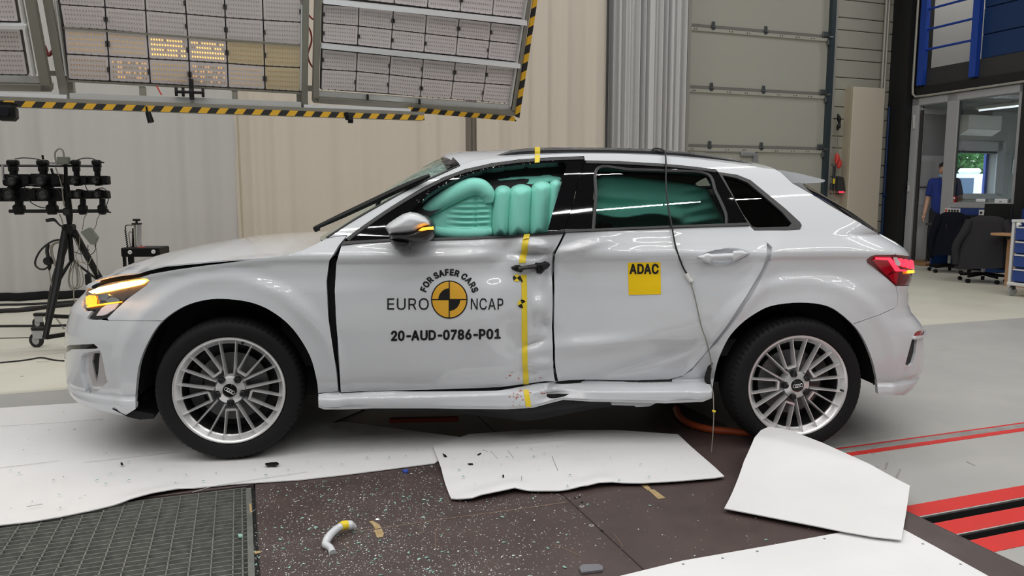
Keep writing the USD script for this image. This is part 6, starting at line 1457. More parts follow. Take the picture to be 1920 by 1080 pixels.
for i, (x, y) in enumerate(spots+spots2):
    p = on_floor([(x, y)], 0.018 if i < len(spots) else 0.026)[0]; s_ = float(g.uniform(0.55, 1.2)) if i else 1.5
    if first2 is None:
        first2 = thing('sheet_fragment', 'small green glass fragment on a white floor sheet', 'broken glass', p, group='glass fragments on the white sheets'); obj(first2, 'fragment', (ct[0]*1.1+p, ct[1]), 'glass_teal', smooth=False)
    else: dup(first2, p, float(g.uniform(0, 360)), scale=(s_, s_, s_*0.8))
# orange hose ring lying under the car and the orange bar beyond
oc = on_floor([(1268, 766), (1272, 778), (1285, 790), (1310, 800), (1340, 806), (1375, 809), (1420, 812), (1470, 806)], 0.02)
solo('orange_hose', tube(oc, 0.018, 8, 40), 'orange_paint', 'orange hose curving on the floor in front of the rear wheel', 'hose')
ob = on_floor([(735, 787), (800, 787), (850, 786)], 0.05); solo('orange_bar', cbox(ob.mean(0)+np.array([0, 0.0, 0]), (0.36, 0.05, 0.022), 0.01), 'orange_dim', 'dim orange bar lying deep under the car', 'bar')

# ================================================================== LIGHT RIG, CAMERA STAND, FLOOR CABLES
def vp_dir(x, y): d = rays([(x, y)])[0]; return d/np.linalg.norm(d)
def plane_of(A, depth, e1, e2):
    p0 = on_v([A], depth)[0]; n = np.cross(e1, e2); n /= np.linalg.norm(n)
    if n[1] > 0: n = -n                              # n looks at the camera
    def P(q, off=0.0):
        d = rays(q); t = ((p0-CAM) @ n)/(d @ n); return CAM+d*t[:, None]+n*off
    return P, n
def quad_box(c, n, t):                               # 4 corners (in order) thickened along -n
    v = np.vstack([c, c-n*t]); f = BOXF
    e = np.cross(c[1]-c[0], c[3]-c[0])
    return v, (f[:, ::-1] if e @ n > 0 else f)
def panel_bar(th_, name, P, n, a, b, wa, off=0.02, t=0.05, mat='steel_frame', horiz=False):
    """A bar of the frame between pixels a and b, wa pixels wide."""
    a, b = np.asarray(a, float), np.asarray(b, float); o = np.array([0, wa/2]) if horiz else np.array([wa/2, 0])
    return obj(th_, name, quad_box(P(np.array([a-o, b-o, b+o, a+o]), off), n, t), mat, smooth=False)
def led(th_, P, n, quad, state, g):
    q = np.asarray(quad, float)
    def B(s, t): return (q[0]*(1-s)+q[1]*s)*(1-t)+(q[3]*(1-s)+q[2]*s)*t     # q: top left, top right, bottom right, bottom left
    ins = lambda a: np.array([B(a, a*1.6), B(1-a, a*1.6), B(1-a, 1-a*1.6), B(a, 1-a*1.6)])
    m = obj(th_, 'led_module', quad_box(P(ins(0.018), 0.0), n, 0.04), 'led_warm_face' if state == 2 else 'led_face', smooth=False)
    rows = []
    nx, ny = 13, 4
    for j in range(ny):
        for i in range(nx):
            s, t = 0.10+0.80*i/(nx-1), 0.20+0.60*j/(ny-1)
            ds, dt = 0.013, 0.030
            rows.append(quad_box(P(np.array([B(s-ds, t-dt), B(s+ds*0.4, t-dt), B(s+ds, t+dt), B(s-ds*0.4, t+dt)]), 0.004), n, 0.006))
    if state in (3, 4):
        k_ = int(len(rows)*(0.9 if state == 4 else 0.45)); pick = g.permutation(len(rows)); a, b = [rows[i] for i in pick[:k_]], [rows[i] for i in pick[k_:]]
        obj(m, 'lit_leds', join(a), 'led_lit' if state == 4 else 'led_lit_dim', smooth=False, kind='stuff'); obj(m, 'leds', join(b), 'led_dot_warm', smooth=False, kind='stuff')
    else: obj(m, 'leds', join(rows), 'led_dot_amber' if state == 5 else 'led_dot_warm' if state else 'led_dot', smooth=False, kind='stuff')
    ed = [quad_box(P(np.array([B(0.03+0.94*i/5-0.012, 0.955), B(0.03+0.94*i/5+0.012, 0.955), B(0.03+0.94*i/5+0.012, 1.0), B(0.03+0.94*i/5-0.012, 1.0)]), 0.006), n, 0.02) for i in range(6)]
    side = 0.03 if g.random() < 0.5 else 0.97
    ed.append(quad_box(P(np.array([B(side-0.02, 0.42), B(side+0.02, 0.42), B(side+0.02, 0.62), B(side-0.02, 0.62)]), 0.012), n, 0.02))
    obj(m, 'clips', join(ed), 'led_edge', smooth=False, kind='stuff')
VG = 6.0
gq = np.random.default_rng(21)
def lerp_rows(top, bot, fr): return [[np.asarray(a)*(1-f)+np.asarray(b)*f for a, b in zip(top, bot)] for f in fr]
# middle panel
Pc, ncn = plane_of((128, 149), VG+0.05, U, vp_dir(617, 2439))
cp = thing('light_panel', 'middle test light panel with some amber lit lamp modules', 'light panel', Pc([(345, 160)])[0])
bot = [(128, 149), (206, 152.5), (282, 156.5), (357, 161), (428, 164.5), (497, 168), (563, 172)]
top = [(112, 8.5), (197, 14), (273, 20), (349, 26.5), (422.5, 33), (493.5, 38), (564.5, 42)]
mid1 = [(119.5, 51.5), (200, 56), (275.5, 63.5), (352, 70), (424.5, 76), (495, 80.5), (564, 84.5)]
mid2 = [(124, 101.5), (203.5, 106), (279, 110.5), (354.5, 114.5), (426.5, 119), (496, 124), (563.5, 127)]
up1 = [2*np.asarray(a)-np.asarray(b) for a, b in zip(top, mid1)]; up2 = [2*np.asarray(a)-np.asarray(b) for a, b in zip(up1, top)]
rows_ = [up2, up1, top, mid1, mid2, bot]
states = {3: [5, 5, 4, 4, 2, 2], 4: [1, 3, 5, 3, 5, 2]}
for r_ in range(5):
    for c_ in range(6):
        led(cp, Pc, ncn, [rows_[r_][c_], rows_[r_][c_+1], rows_[r_+1][c_+1], rows_[r_+1][c_]], states.get(r_, [0]*6)[c_], gq)
obj(cp, 'back_plate', quad_box(Pc([up2[0], up2[6], bot[6], bot[0]], -0.012), ncn, 0.03), 'led_edge', smooth=False)
panel_bar(cp, 'frame_post', Pc, ncn, (72, -95), (123, 190), 16); panel_bar(cp, 'frame_post', Pc, ncn, (575, -95), (570.5, 206), 11.5)
for r_, o in ((mid1, 0), (bot, 2)): panel_bar(cp, 'cross_bar', Pc, ncn, np.asarray(r_[0])+(0, o), np.asarray(r_[6])+(0, o), 2.6, 0.012, 0.03, 'steel_frame', True)
panel_bar(cp, 'side_clip', Pc, ncn, (105, 0), (124, 140), 3, 0.02, 0.03, 'alu_matt'); panel_bar(cp, 'side_clip', Pc, ncn, (565.5, 8), (563.5, 168), 3, 0.02, 0.03, 'alu_matt')
# right panel, turned outwards
Pr, nrn = plane_of((602, 168), VG+0.0, vp_dir(3505, 372), vp_dir(567, 3007))
rp_ = thing('light_panel', 'right test light panel with two bright aluminium bars and hazard tape', 'light panel', Pr([(780, 190)])[0])
r4 = [(602, 168), (666.7, 171.5), (728, 176), (788, 182), (845.6, 186), (904, 190.5), (957.8, 195)]
r3 = [(603, 130), (668.5, 134), (730, 140), (791, 147), (850, 152.5), (909, 156.5), (963.5, 160.5)]
r2 = [(604, 92), (670, 99), (732.5, 105), (794, 111), (854, 117), (913, 122), (968.5, 127)]
r1a = [(604.5, 79), (670.5, 85), (733, 92), (795, 98), (855, 104), (914.5, 110), (970, 116.5)]
r1 = [(605, 43), (672, 49), (735.5, 56), (797.5, 63), (858, 70), (918, 77), (974.5, 83)]
r0 = [(605.6, 9), (673, 13), (737.8, 20.5), (800, 28), (861, 35), (921, 42), (979, 49)]
r0a = [(606, -4), (674, 0), (739, 7.5), (801.5, 15), (862.5, 22), (923, 29), (981.5, 35)]
rm1 = [2*np.asarray(a)-np.asarray(b) for a, b in zip(r0a, r1)]; rm2 = [np.asarray(a)*2-np.asarray(b) for a, b in zip(rm1, r0a)]
for A_, B_ in ((rm2, rm1), (rm1, r0a), (r0, r1), (r1, r1a), (r2, r3), (r3, r4)):
    for c_ in range(6): led(rp_, Pr, nrn, [A_[c_], A_[c_+1], B_[c_+1], B_[c_]], 0, gq)
obj(rp_, 'back_plate', quad_box(Pr([rm2[0], rm2[6], r4[6], r4[0]], -0.012), nrn, 0.03), 'led_edge', smooth=False)
panel_bar(rp_, 'aluminium_bar', Pr, nrn, (600, 83.5), (971, 121.5), 8, 0.05, 0.05, 'alu_bar', True); panel_bar(rp_, 'aluminium_bar', Pr, nrn, (603, -0.5), (983, 41), 9, 0.05, 0.05, 'alu_bar', True)
panel_bar(rp_, 'frame_post', Pr, nrn, (597.5, -80), (591.5, 189), 10.5); panel_bar(rp_, 'frame_post', Pr, nrn, (1003, -80), (961, 209), 7); panel_bar(rp_, 'frame_edge', Pr, nrn, (997, -80), (954, 198), 3, 0.03, 0.04, 'alu_matt')
panel_bar(rp_, 'bottom_bar', Pr, nrn, (587, 186.5), (964, 211), 10, 0.02, 0.05, 'steel_frame', True); panel_bar(rp_, 'bottom_flange', Pr, nrn, (598, 175.5), (958, 202), 9.5, 0.0, 0.02, 'alu_matt', True)
obj(rp_, 'hazard_tape', quad_box(Pr([(763, 199), (961, 217), (966, 225.5), (763, 208)], 0.03), nrn, 0.02), 'hazard', smooth=False)
obj(rp_, 'hazard_tape', quad_box(Pr([(1007.5, -60), (1012, -60), (969, 224), (962, 219), (966, 205), (999, 0)][0:0] or [(1006, -60), (1013, -60), (970.5, 219), (963, 216)], 0.035), nrn, 0.02), 'hazard_side', smooth=False)
for x, y in ((687, 180), (784, 188.5)): obj(rp_, 'bolt_clip', cbox(Pr([(x, y)], 0.03)[0], (0.018, 0.03, 0.04), 0.004), 'plastic_black', smooth=False)
# left panel
Pl, nln = plane_of((60, 140), VG+0.0, vp_dir(7800, 372), vp_dir(640, 2300))
lp_ = thing('light_panel', 'left test light panel cut off by the picture edge', 'light panel', Pl([(20, 150)])[0])
xs_b = [-190, -110, -29, 52]; xs_t = [-245, -158, -70, 18]
def lrow(y, k_): f = (y+60)/200.0; return [(a*(1-f)+b*f, y+k_*(b-52)*0.02) for a, b in zip(xs_t, xs_b)]
for y0, y1 in ((-62, -6), (-6, 41), (53, 96), (96, 141)):
    A_, B_ = lrow(y0, 1), lrow(y1, 1)
    for c_ in range(3): led(lp_, Pl, nln, [A_[c_], A_[c_+1], B_[c_+1], B_[c_]], 0, gq)
obj(lp_, 'back_plate', quad_box(Pl([lrow(-62, 1)[0], lrow(-62, 1)[3], lrow(141, 1)[3], lrow(141, 1)[0]], -0.012), nln, 0.03), 'led_edge', smooth=False)
panel_bar(lp_, 'frame_post', Pl, nln, (43, -80), (88, 168), 18); panel_bar(lp_, 'bottom_bar', Pl, nln, (-200, 158), (98, 164), 12, 0.02, 0.05, 'steel_frame', True); panel_bar(lp_, 'bottom_flange', Pl, nln, (-200, 144), (76, 149), 13, 0.0, 0.02, 'alu_matt', True)
panel_bar(lp_, 'aluminium_bar', Pl, nln, (-200, 41), (52, 46.5), 7, 0.05, 0.05, 'alu_bar', True); panel_bar(lp_, 'side_clip', Pl, nln, (30, -60), (66, 140), 4, 0.02, 0.03, 'alu_matt')
# gantry beam below the panels
def zg_(x, y): return float(on_v([(x, y)], VG)[0, 2])
gz = zg_(300, 199); gz1 = zg_(300, 209.5); gz2 = zg_(300, 191.5); gz3 = zg_(300, 180)
ug = [float(on_v([(x, 205)], VG)[0] @ U) for x in (-60, 795)]
ga = thing('lighting_gantry', 'steel gantry beam with yellow and black hazard tape under the light panels', 'gantry', UV(sum(ug)/2, VG, gz1))
obj(ga, 'hazard_tape', ubox(ug[0], ug[1], VG-0.012, VG+0.0, gz1, gz), 'hazard', smooth=False)
obj(ga, 'beam', ubox(ug[0], ug[1], VG, VG+0.10, gz1+0.004, gz2), 'steel_frame', smooth=False)
uu_ = [float(on_v([(x, 190)], VG)[0] @ U) for x in (130, 565)]
obj(ga, 'tray', ubox(uu_[0], uu_[1], VG+0.02, VG+0.16, gz2, gz3), 'alu_matt', smooth=False)
obj(ga, 'tray', ubox(ug[0], uu_[0]-0.02, VG+0.03, VG+0.16, gz2, gz2+0.03), 'alu_bar', smooth=False); obj(ga, 'tray', ubox(uu_[1]+0.02, ug[1]-0.1, VG+0.03, VG+0.16, gz2, gz2+0.025), 'alu_bar', smooth=False)
for px in (70, 120, 570, 790): 
    u_ = float(on_v([(px, 190)], VG)[0] @ U); obj(ga, 'hanger', ubox(u_-0.04, u_+0.04, VG+0.12, VG+0.2, gz2-0.02, 7.19), 'steel_frame', smooth=False) if px in (120, 570) else None
b0 = [float(on_v([(x, 170)], VG+0.12)[0] @ U) for x in (95, 115)]; obj(ga, 'tie_bar', ubox(b0[0], b0[1]+0.02, VG+0.1, VG+0.14, zg_(100, 137), zg_(100, 129)), 'steel_frame', smooth=False)
b0 = [float(on_v([(x, 170)], VG+0.12)[0] @ U) for x in (574, 590)]; obj(ga, 'tie_bar', ubox(b0[0], b0[1]+0.02, VG+0.1, VG+0.14, zg_(585, 167), zg_(585, 157)), 'steel_frame', smooth=False)
for px, y0, y1 in ((268, 160, 181), (440, 167, 187)):
    u_ = float(on_v([(px, 170)], VG+0.1)[0] @ U); obj(ga, 'bracket', ubox(u_-0.02, u_+0.02, VG+0.06, VG+0.12, zg_(px, y1), zg_(px, y0)), 'steel_frame', smooth=False)
kp = on_v([(355, 173)], VG-0.02)[0]
kn = thing('clamp_wheels', 'black double knob clamp hanging between middle light panel and gantry beam', 'clamp', kp)
obj(kn, 'axle', cyl(kp-U*0.09, kp+U*0.10, 0.010, n=8), 'plastic_black')
for d_, r_ in ((-0.085, 0.030), (-0.04, 0.032), (0.015, 0.04), (0.09, 0.032)): obj(kn, 'knob', cyl(kp+U*(d_-0.009), kp+U*(d_+0.009), r_, n=16), 'plastic_black')
obj(kn, 'stem', ubox(kp @ U+0.0, kp @ U+0.03, VG-0.04, VG, kp[2]-0.05, kp[2]+0.09), 'plastic_black', smooth=False)
kp = on_v([(13, 212)], VG-0.1)[0]
hc1 = thing('overhead_camera', 'black camera housing hanging under the left end of the gantry beam', 'camera', kp)
obj(hc1, 'housing', cbox(kp, (0.115, 0.12, 0.10), 0.02, UVZ), 'camera_black'); obj(hc1, 'lens', cyl(kp-V*0.075, kp-V*0.05, 0.03, n=16), 'lens_glass'); obj(hc1, 'bracket', cbox(kp+Z3*0.06+V*0.04, (0.08, 0.10, 0.02), 0.004, UVZ), 'camera_black')
kp = on_v([(280, 220)], VG-0.02)[0]
hc2 = thing('overhead_camera', 'tiny tilted black camera hanging under the hazard tape left of centre', 'camera', kp)
obj(hc2, 'housing', cyl(kp+np.array([-0.008, 0, 0.035]), kp+np.array([0.010, 0, -0.035]), 0.018, 0.022, 12), 'camera_black'); obj(hc2, 'stem', cyl(kp+np.array([-0.012, 0, 0.03]), kp+np.array([-0.016, 0, 0.075]), 0.006, n=6), 'camera_black')
kp = on_v([(657, 225)], VG-0.02)[0]
hc3 = thing('overhead_camera', 'small black clamp camera under the right part of the gantry beam', 'camera', kp)
obj(hc3, 'housing', cyl(kp-U*0.018, kp+U*0.018, 0.024, n=14), 'camera_black'); obj(hc3, 'bracket', beam(kp-U*0.02, kp-U*0.035+Z3*0.055, 0.012, 0.03), 'camera_black', smooth=False)
def rcable(P, v_, mat, r, lab): solo('rig_cable', tube(on_v(P, v_), r, 6, 30), mat, lab, 'cable')
rcable([(83, 86), (90, 103), (97, 98), (102, 88)], VG+0.05, 'cable_red', 0.012, 'dark red cable loop between left and middle light panels')
rcable([(579, 28), (583, 33), (590, 38)], VG+0.1, 'cable_red', 0.007, 'short dark red cable high between middle and right light panels')
rcable([(578, 50), (583, 62), (584, 78), (579, 94), (577, 104), (581, 118), (589, 130)], VG+0.1, 'cable_red', 0.007, 'long dark red cable curving between middle and right light panels')
rcable([(293, 160), (298, 169), (303, 178)], VG+0.05, 'red_print', 0.005, 'thin red cord under the middle light panel')

# ---- the stand with eight cameras
YS = 6.45
def S(P, dy=0.0): return on_Y(P, YS+dy)
SCL = YS/FPX*1.02
std = thing('camera_stand', 'black rolling tripod stand carrying two bars of cameras', 'camera stand', on_floor([(110, 640)], FLOOR)[0])
obj(std, 'mast', join([tube(S([(122.5, 296), (124, 345)]), 0.014, 10, 4), tube(S([(124, 343), (129.5, 400), (130.5, 424)]), [0.022, 0.028, 0.016], 12, 10), tube(S([(130.5, 438), (134.5, 488)]), 0.020, 12, 6)]), 'tripod_black')
obj(std, 'collar', cbox(S([(129.5, 430)])[0], (0.085, 0.085, 0.085), 0.012), 'tripod_black', smooth=False)
obj(std, 'mast_clamp', cbox(S([(127, 397)])[0], (0.06, 0.06, 0.06), 0.01), 'bolt', smooth=False)
obj(std, 'camera_bar', tube(S([(-8, 310.5), (190, 311.5)]), 0.010, 10, 4), 'bolt'); obj(std, 'camera_bar', tube(S([(18, 396), (203, 395.5)]), 0.015, 10, 4), 'tripod_black')
obj(std, 'bar_end', tube(S([(186, 303), (195, 305)]), 0.006, 6, 3), 'tripod_black'); obj(std, 'bar_end', tube(S([(200, 396.5), (208, 398.5)]), 0.006, 6, 3), 'tripod_black')
f1 = on_floor([(72, 640)], FLOOR+0.10)[0]; f2 = on_floor([(238, 600)], FLOOR+0.10)[0]; f3 = on_floor([(78, 603)], FLOOR+0.10)[0]
hub_ = S([(130, 434)])[0]
obj(std, 'leg', tube([hub_+np.array([-0.02, -0.03, 0]), hub_*0.5+f1*0.5+np.array([0.015, 0, 0]), f1+np.array([0.05, 0, 0.02])], [0.026, 0.030, 0.020], 10, 12), 'tripod_black')
obj(std, 'leg', tube([hub_+np.array([0.04, -0.01, 0]), hub_*0.5+f2*0.5, f2], [0.026, 0.026, 0.02], 10, 12), 'tripod_black')
obj(std, 'leg', tube([hub_+np.array([-0.01, 0.04, 0]), hub_*0.5+f3*0.5, f3+np.array([0.05, 0, 0.02])], [0.022, 0.024, 0.018], 10, 12), 'tripod_black')
low = S([(134.5, 487)])[0]
for f_ in (f1, f2, f3): obj(std, 'brace', tube([low, hub_*0.42+f_*0.58], 0.009, 8, 3), 'tripod_black')
obj(std, 'base_strut', beam(f1+np.array([0.06, 0, 0.03]), f1+np.array([0.42, 0.25, 0.06]), 0.03, 0.03), 'tripod_black', smooth=False); obj(std, 'base_strut', beam(f3+np.array([0.06, 0, 0.05]), f3+np.array([0.42, -0.1, 0.05]), 0.03, 0.03), 'tripod_black', smooth=False)
for i, (x, y, r_) in enumerate(((69.5, 651, 0.058), (72, 616, 0.05))):
    c = on_floor([(x, y)], FLOOR)[0]+np.array([0, 0, r_])
    cs = group_part(std, 'caster')
    obj(cs, 'tyre', lathe([(r_*0.62, -0.014), (r_, -0.012), (r_, 0.012), (r_*0.62, 0.014)], 24, c, (0.25, 0.97, 0), closed=True), 'rubber_band'); obj(cs, 'wheel', lathe([(0, -0.012), (r_*0.66, -0.01), (r_*0.66, 0.01), (0, 0.012)], 24, c, (0.25, 0.97, 0)), 'caster_grey')
    obj(cs, 'fork', join([cbox(c+np.array([0.02, -0.02, r_*0.75]), (0.075, 0.012, r_*1.1), 0.005), cbox(c+np.array([0.02, 0.0, r_*1.3]), (0.09, 0.05, 0.02), 0.005)]), 'caster_grey', smooth=False)
    obj(cs, 'brake_lever', cbox(c+np.array([0.03, -0.01, r_*1.65]), (0.11, 0.05, 0.03), 0.01), 'plastic_black', smooth=False)
obj(std, 'crank_handle', tube(S([(87, 413.5), (100.5, 412), (106, 416), (113, 423), (121, 425.5)], -0.06), [0.014, 0.014, 0.008, 0.007, 0.007], 8, 16), 'plastic_black')
obj(std, 'junction_box', cbox(S([(119.5, 301)], -0.03)[0], (0.085, 0.05, 0.06), 0.006), 'box_grey', smooth=False)
for x in (24, 80, 142, 181):
    sc = 1.0 if x < 100 else 0.75
    obj(std, 'top_clamp', join([cbox(S([(x, 305)])[0], (0.085*sc, 0.06, 0.045), 0.012), cbox(S([(x+1, 317)])[0], (0.07*sc, 0.05, 0.05), 0.012), tube(S([(x+1.5, 318), (x+2, 331)]), 0.030*sc, 10, 3)]), 'camera_black')
for x in (36, 98, 155.5, 192):
    sc = 1.0 if x < 100 else 0.75
    obj(std, 'bottom_clamp', join([cbox(S([(x, 391)])[0], (0.085*sc, 0.06, 0.06), 0.012), cbox(S([(x, 399)])[0], (0.065*sc, 0.05, 0.03), 0.008), tube(S([(x, 373), (x, 388)]), 0.030*sc, 10, 3)]), 'camera_black')
obj(std, 'lever', tube(S([(79.5, 291), (81, 299)]), 0.008, 6, 3), 'camera_black')
box_g = S([(150.5, 435), (166, 427), (181, 445.5), (176.5, 456), (170, 459)], -0.05)
obj(std, 'control_box', (lambda: (np.vstack([box_g, box_g+np.array([0, 0.05, 0])]), np.array([[0, 1, 2], [0, 2, 3], [0, 3, 4], [5, 7, 6], [5, 8, 7], [5, 9, 8]]+[t for i in range(5) for t in ([i, i+5, (i+1) % 5], [(i+1) % 5, i+5, (i+1) % 5+5])])))(), 'box_grey', smooth=False)
def dslr(name, px, py, s_, inverted, label):
    """A reflex camera looking at the car; the body is s_ pixels wide."""
    c = S([(px, py)])[0]; w_ = s_*SCL; t = thing(name, label, 'camera', c); sg = -1 if inverted else 1
    X, Zv = np.array([sg, 0, 0.0]), np.array([0, 0, sg*1.0])
    def q(x, y, z): return c+X*x*w_+np.array([0, y*w_, 0])+Zv*z*w_
    obj(t, 'body', hull([q(x, y, z) for y in (-0.16, 0.14) for x, z in ((-0.50, -0.20), (-0.50, 0.17), (-0.42, 0.21), (0.40, 0.21), (0.48, 0.15), (0.5, -0.18), (0.44, -0.23), (-0.44, -0.23))]), 'camera_black', smooth=30)
    obj(t, 'grip', hull([q(x, y, z) for y in (-0.30, -0.10) for x, z in ((-0.50, -0.15), (-0.50, 0.10), (-0.44, 0.14), (-0.28, 0.14), (-0.28, -0.15))]), 'camera_black', smooth=30)
    obj(t, 'viewfinder', hull([q(-0.17, -0.2, 0.16), q(0.19, -0.2, 0.16), q(0.10, -0.22, 0.27), q(-0.08, -0.22, 0.27), q(-0.17, 0.16, 0.16), q(0.19, 0.16, 0.16), q(0.10, 0.16, 0.25), q(-0.08, 0.16, 0.25)]), 'camera_black', smooth=False)
    obj(t, 'lens', lathe([(0.0, -0.44*w_), (0.12*w_, -0.44*w_), (0.17*w_, -0.47*w_), (0.20*w_, -0.46*w_), (0.205*w_, -0.34*w_), (0.19*w_, -0.33*w_), (0.2*w_, -0.14*w_)], 28, q(0.03, 0, 0.0), (0, 1, 0)), 'camera_black', smooth=35)
    obj(t, 'front_glass', lathe([(0.0, -0.452*w_), (0.08*w_, -0.449*w_), (0.122*w_, -0.441*w_)], 24, q(0.03, 0, 0.0), (0, 1, 0)), 'lens_glass')
    return t
pos_ = ['leftmost', 'second from the left', 'second from the right', 'rightmost']
for i, (x, s_) in enumerate(((35, 47), (89, 51), (147, 36), (186, 35))): dslr('reflex_camera', x, 338.5, s_, True, 'black camera hanging upside down under the top bar, %s of four' % pos_[i])
for i, (x, s_) in enumerate(((28, 53), (91, 52), (150.5, 34), (187.5, 33))): dslr('reflex_camera', x, 364.5, s_, False, 'black camera standing upright on the lower bar, %s of four' % pos_[i])
def scable(P, r, mat, lab, dy=-0.05, n=40): solo('stand_cable', tube(S(P, dy), r, 5, n), mat, lab, 'cable')
scable([(28, 298), (45, 296), (70, 298.5), (90, 305), (112, 306)], 0.004, 'cable_black', 'thin black cable arching above the two left hanging cameras')
scable([(145, 300), (155, 297), (165, 296.5), (175, 298), (183, 303)], 0.004, 'cable_black', 'thin black cable arching above the two right hanging cameras')
scable([(107, 310), (103.5, 295), (104, 285), (111, 279), (117, 281), (119.5, 288), (120, 295)], 0.007, 'cable_grey', 'grey cable hoop standing above the grey junction box')
scable([(5, 309), (5.5, 330), (6, 338)], 0.009, 'caster_grey', 'short grey cable beside the leftmost hanging camera')
scable([(47, 358), (47, 350), (53, 346), (70, 347), (90, 352), (108, 356), (118, 370)], 0.004, 'cable_black', 'black cable sagging between the two rows of cameras on the left')
scable([(53, 372), (60, 381), (74, 388), (88, 390)], 0.004, 'cable_black', 'black cable hanging from the leftmost upright camera')
scable([(160, 347), (163, 355), (172, 360), (183, 354), (194, 353), (200, 360), (203, 374), (198, 388)], 0.0035, 'cable_black', 'black cable winding among the right cameras')
scable([(96, 316), (100, 326), (112, 331), (118, 336)], 0.010, 'cable_black', 'thick black cable bundle behind the mast under the top bar', 0.05)
scable([(104, 314), (110, 330), (116, 352), (119, 380), (122, 390)], 0.005, 'cable_grey', 'pale cable running down along the mast')
scable([(163, 401), (158, 409), (156.5, 420), (154, 431)], 0.004, 'cable_grey', 'grey cable from the lower bar down to the grey control box, left one')
scable([(188, 401), (182, 412), (180, 423), (174, 433)], 0.004, 'cable_grey', 'grey cable from the lower bar down to the grey control box, right one')
scable([(111, 401), (115, 410), (118.5, 422)], 0.005, 'cable_grey', 'grey cable hanging from the lower bar beside the mast')
scable([(122, 451), (106, 450), (92, 456), (76, 470), (67, 487), (67, 498), (76, 504.5), (85, 504), (92, 499)], 0.008, 'cable_black', 'thick black power cable looping left of the tripod')
scable([(122, 453), (105, 455), (97, 463), (97, 475), (101, 488), (108, 505)], 0.012, 'cable_grey', 'thick pale cable bundle hanging over the tripod leg')
scable([(90, 458), (88, 470), (90, 482)], 0.014, 'cable_black', 'short thick black cable above the power plug')
pl = S([(92, 489)], -0.05)[0]
pp = thing('power_plug', 'round black power plug hanging on the left of the tripod', 'plug', pl)
obj(pp, 'plug_body', lathe([(0, -0.03), (0.032, -0.028), (0.036, 0.0), (0.032, 0.028), (0, 0.03)], 20, pl, (0.2, 0.95, 0.1)), 'plastic_black'); obj(pp, 'plug_neck', tube([pl, pl+np.array([0.0, 0, -0.05]), pl+np.array([-0.004, 0, -0.075])], [0.02, 0.014, 0.008], 8, 6), 'plastic_black')
scable([(91.5, 500), (94, 520), (98, 540)], 0.005, 'cable_grey', 'thin pale cable hanging below the power plug')
for k_, (a_, b_) in enumerate(((7, 27), (10, 29), (5, 25), (12, 26))):
    t = np.linspace(0, 2*np.pi, 26); scable([(137+k_*2+a_*np.sin(s_)*(1-0.5*np.cos(s_)), 515+b_*-np.cos(s_)) for s_ in t], 0.004, 'cable_grey', ('narrow', 'wide', 'thin inner', 'outer')[k_]+' loop of the coiled pale cable under the tripod', 0.0, 60)
scable([(138, 545), (138.5, 560), (141, 566)], 0.005, 'cable_grey', 'pale cable end hanging below the coiled cable')
for k_, P_ in enumerate(([(140, 446), (150, 470), (156, 492), (166, 494), (172, 480)], [(142, 455), (155, 475), (168, 478), (178, 470), (180, 455)], [(150, 440), (148, 465), (142, 480), (150, 492), (165, 490)], [(165, 459), (164, 480), (165, 510)], [(176, 458), (181, 470), (182, 500), (184, 515)], [(139, 472), (152, 476), (168, 468)])):
    scable(P_, 0.0032, 'cable_black' if k_ % 2 else 'cable_grey', ['long loose cable', 'upper slack cable', 'inner slack cable', 'cable dropping to the black adapter', 'outer cable on the right', 'short crossing cable'][k_]+' under the grey control box', 0.0)
adp = S([(165.5, 524)], 0.0)[0]
ad_ = thing('power_adapter', 'small black adapter hanging beside the bonnet tip', 'adapter', adp)
obj(ad_, 'adapter_body', cbox(adp, (0.042, 0.035, 0.09), 0.006), 'plastic_black', smooth=False); obj(ad_, 'adapter_neck', tube([adp+np.array([0, 0, 0.04]), adp+np.array([0, 0, 0.075])], [0.012, 0.006], 8, 3), 'plastic_black')
# ---- pump trolley behind the bonnet
YP = 7.3
def T_(P, dy=0.0): return on_Y(P, YP+dy)
pm = thing('pump_trolley', 'black trolley with white dials and a chrome hand pump behind the bonnet', 'trolley', on_floor([(262, 600)], FLOOR)[0])
kx = T_([(263.5, 473)])[0]
obj(pm, 'top_box', cbox(kx+np.array([0, 0.12, 0]), (0.345, 0.26, 0.085), 0.008), 'camera_black', smooth=False)
for x, y in ((243.5, 473), (287.5, 472)): obj(pm, 'dial', lathe([(0, -0.006), (0.017, -0.006), (0.02, 0.004)], 20, T_([(x, y)], -0.012)[0], (0, 1, 0)), 'paper'); obj(pm, 'dial_pin', cyl(T_([(x, y)], -0.022)[0], T_([(x, y)], -0.012)[0], 0.004, n=8), 'bolt')
for x in (232, 242, 247, 294): 
    p = T_([(x, 480)], 0.02)[0]; obj(pm, 'leg', ubox(0, 0, 0, 0, 0, 0) if False else frame_box((p[0]-0.012, p[1], FLOOR), (0.024, 0, 0), (0, 0.024, 0), (0, 0, p[2]-FLOOR)), 'camera_black', smooth=False)
obj(pm, 'shelf', cbox(np.array([kx[0], kx[1]+0.12, 0.25]), (0.33, 0.24, 0.03), 0.005), 'camera_black', smooth=False)
for x, r_ in ((252.5, 0.011), (261, 0.021)): obj(pm, 'pump_cylinder', tube(T_([(x, 421), (x+1.5, 466)], 0.1), r_, 14, 3), 'pipe_grey' if r_ < 0.02 else 'chrome')
obj(pm, 'pump_rod', tube(T_([(250, 428), (249.5, 466)], 0.12), 0.012, 8, 3), 'plastic_black')
obj(pm, 'pump_cap', cbox(T_([(256.5, 419.5)], 0.1)[0], (0.075, 0.06, 0.014), 0.003), 'plastic_black', smooth=False)
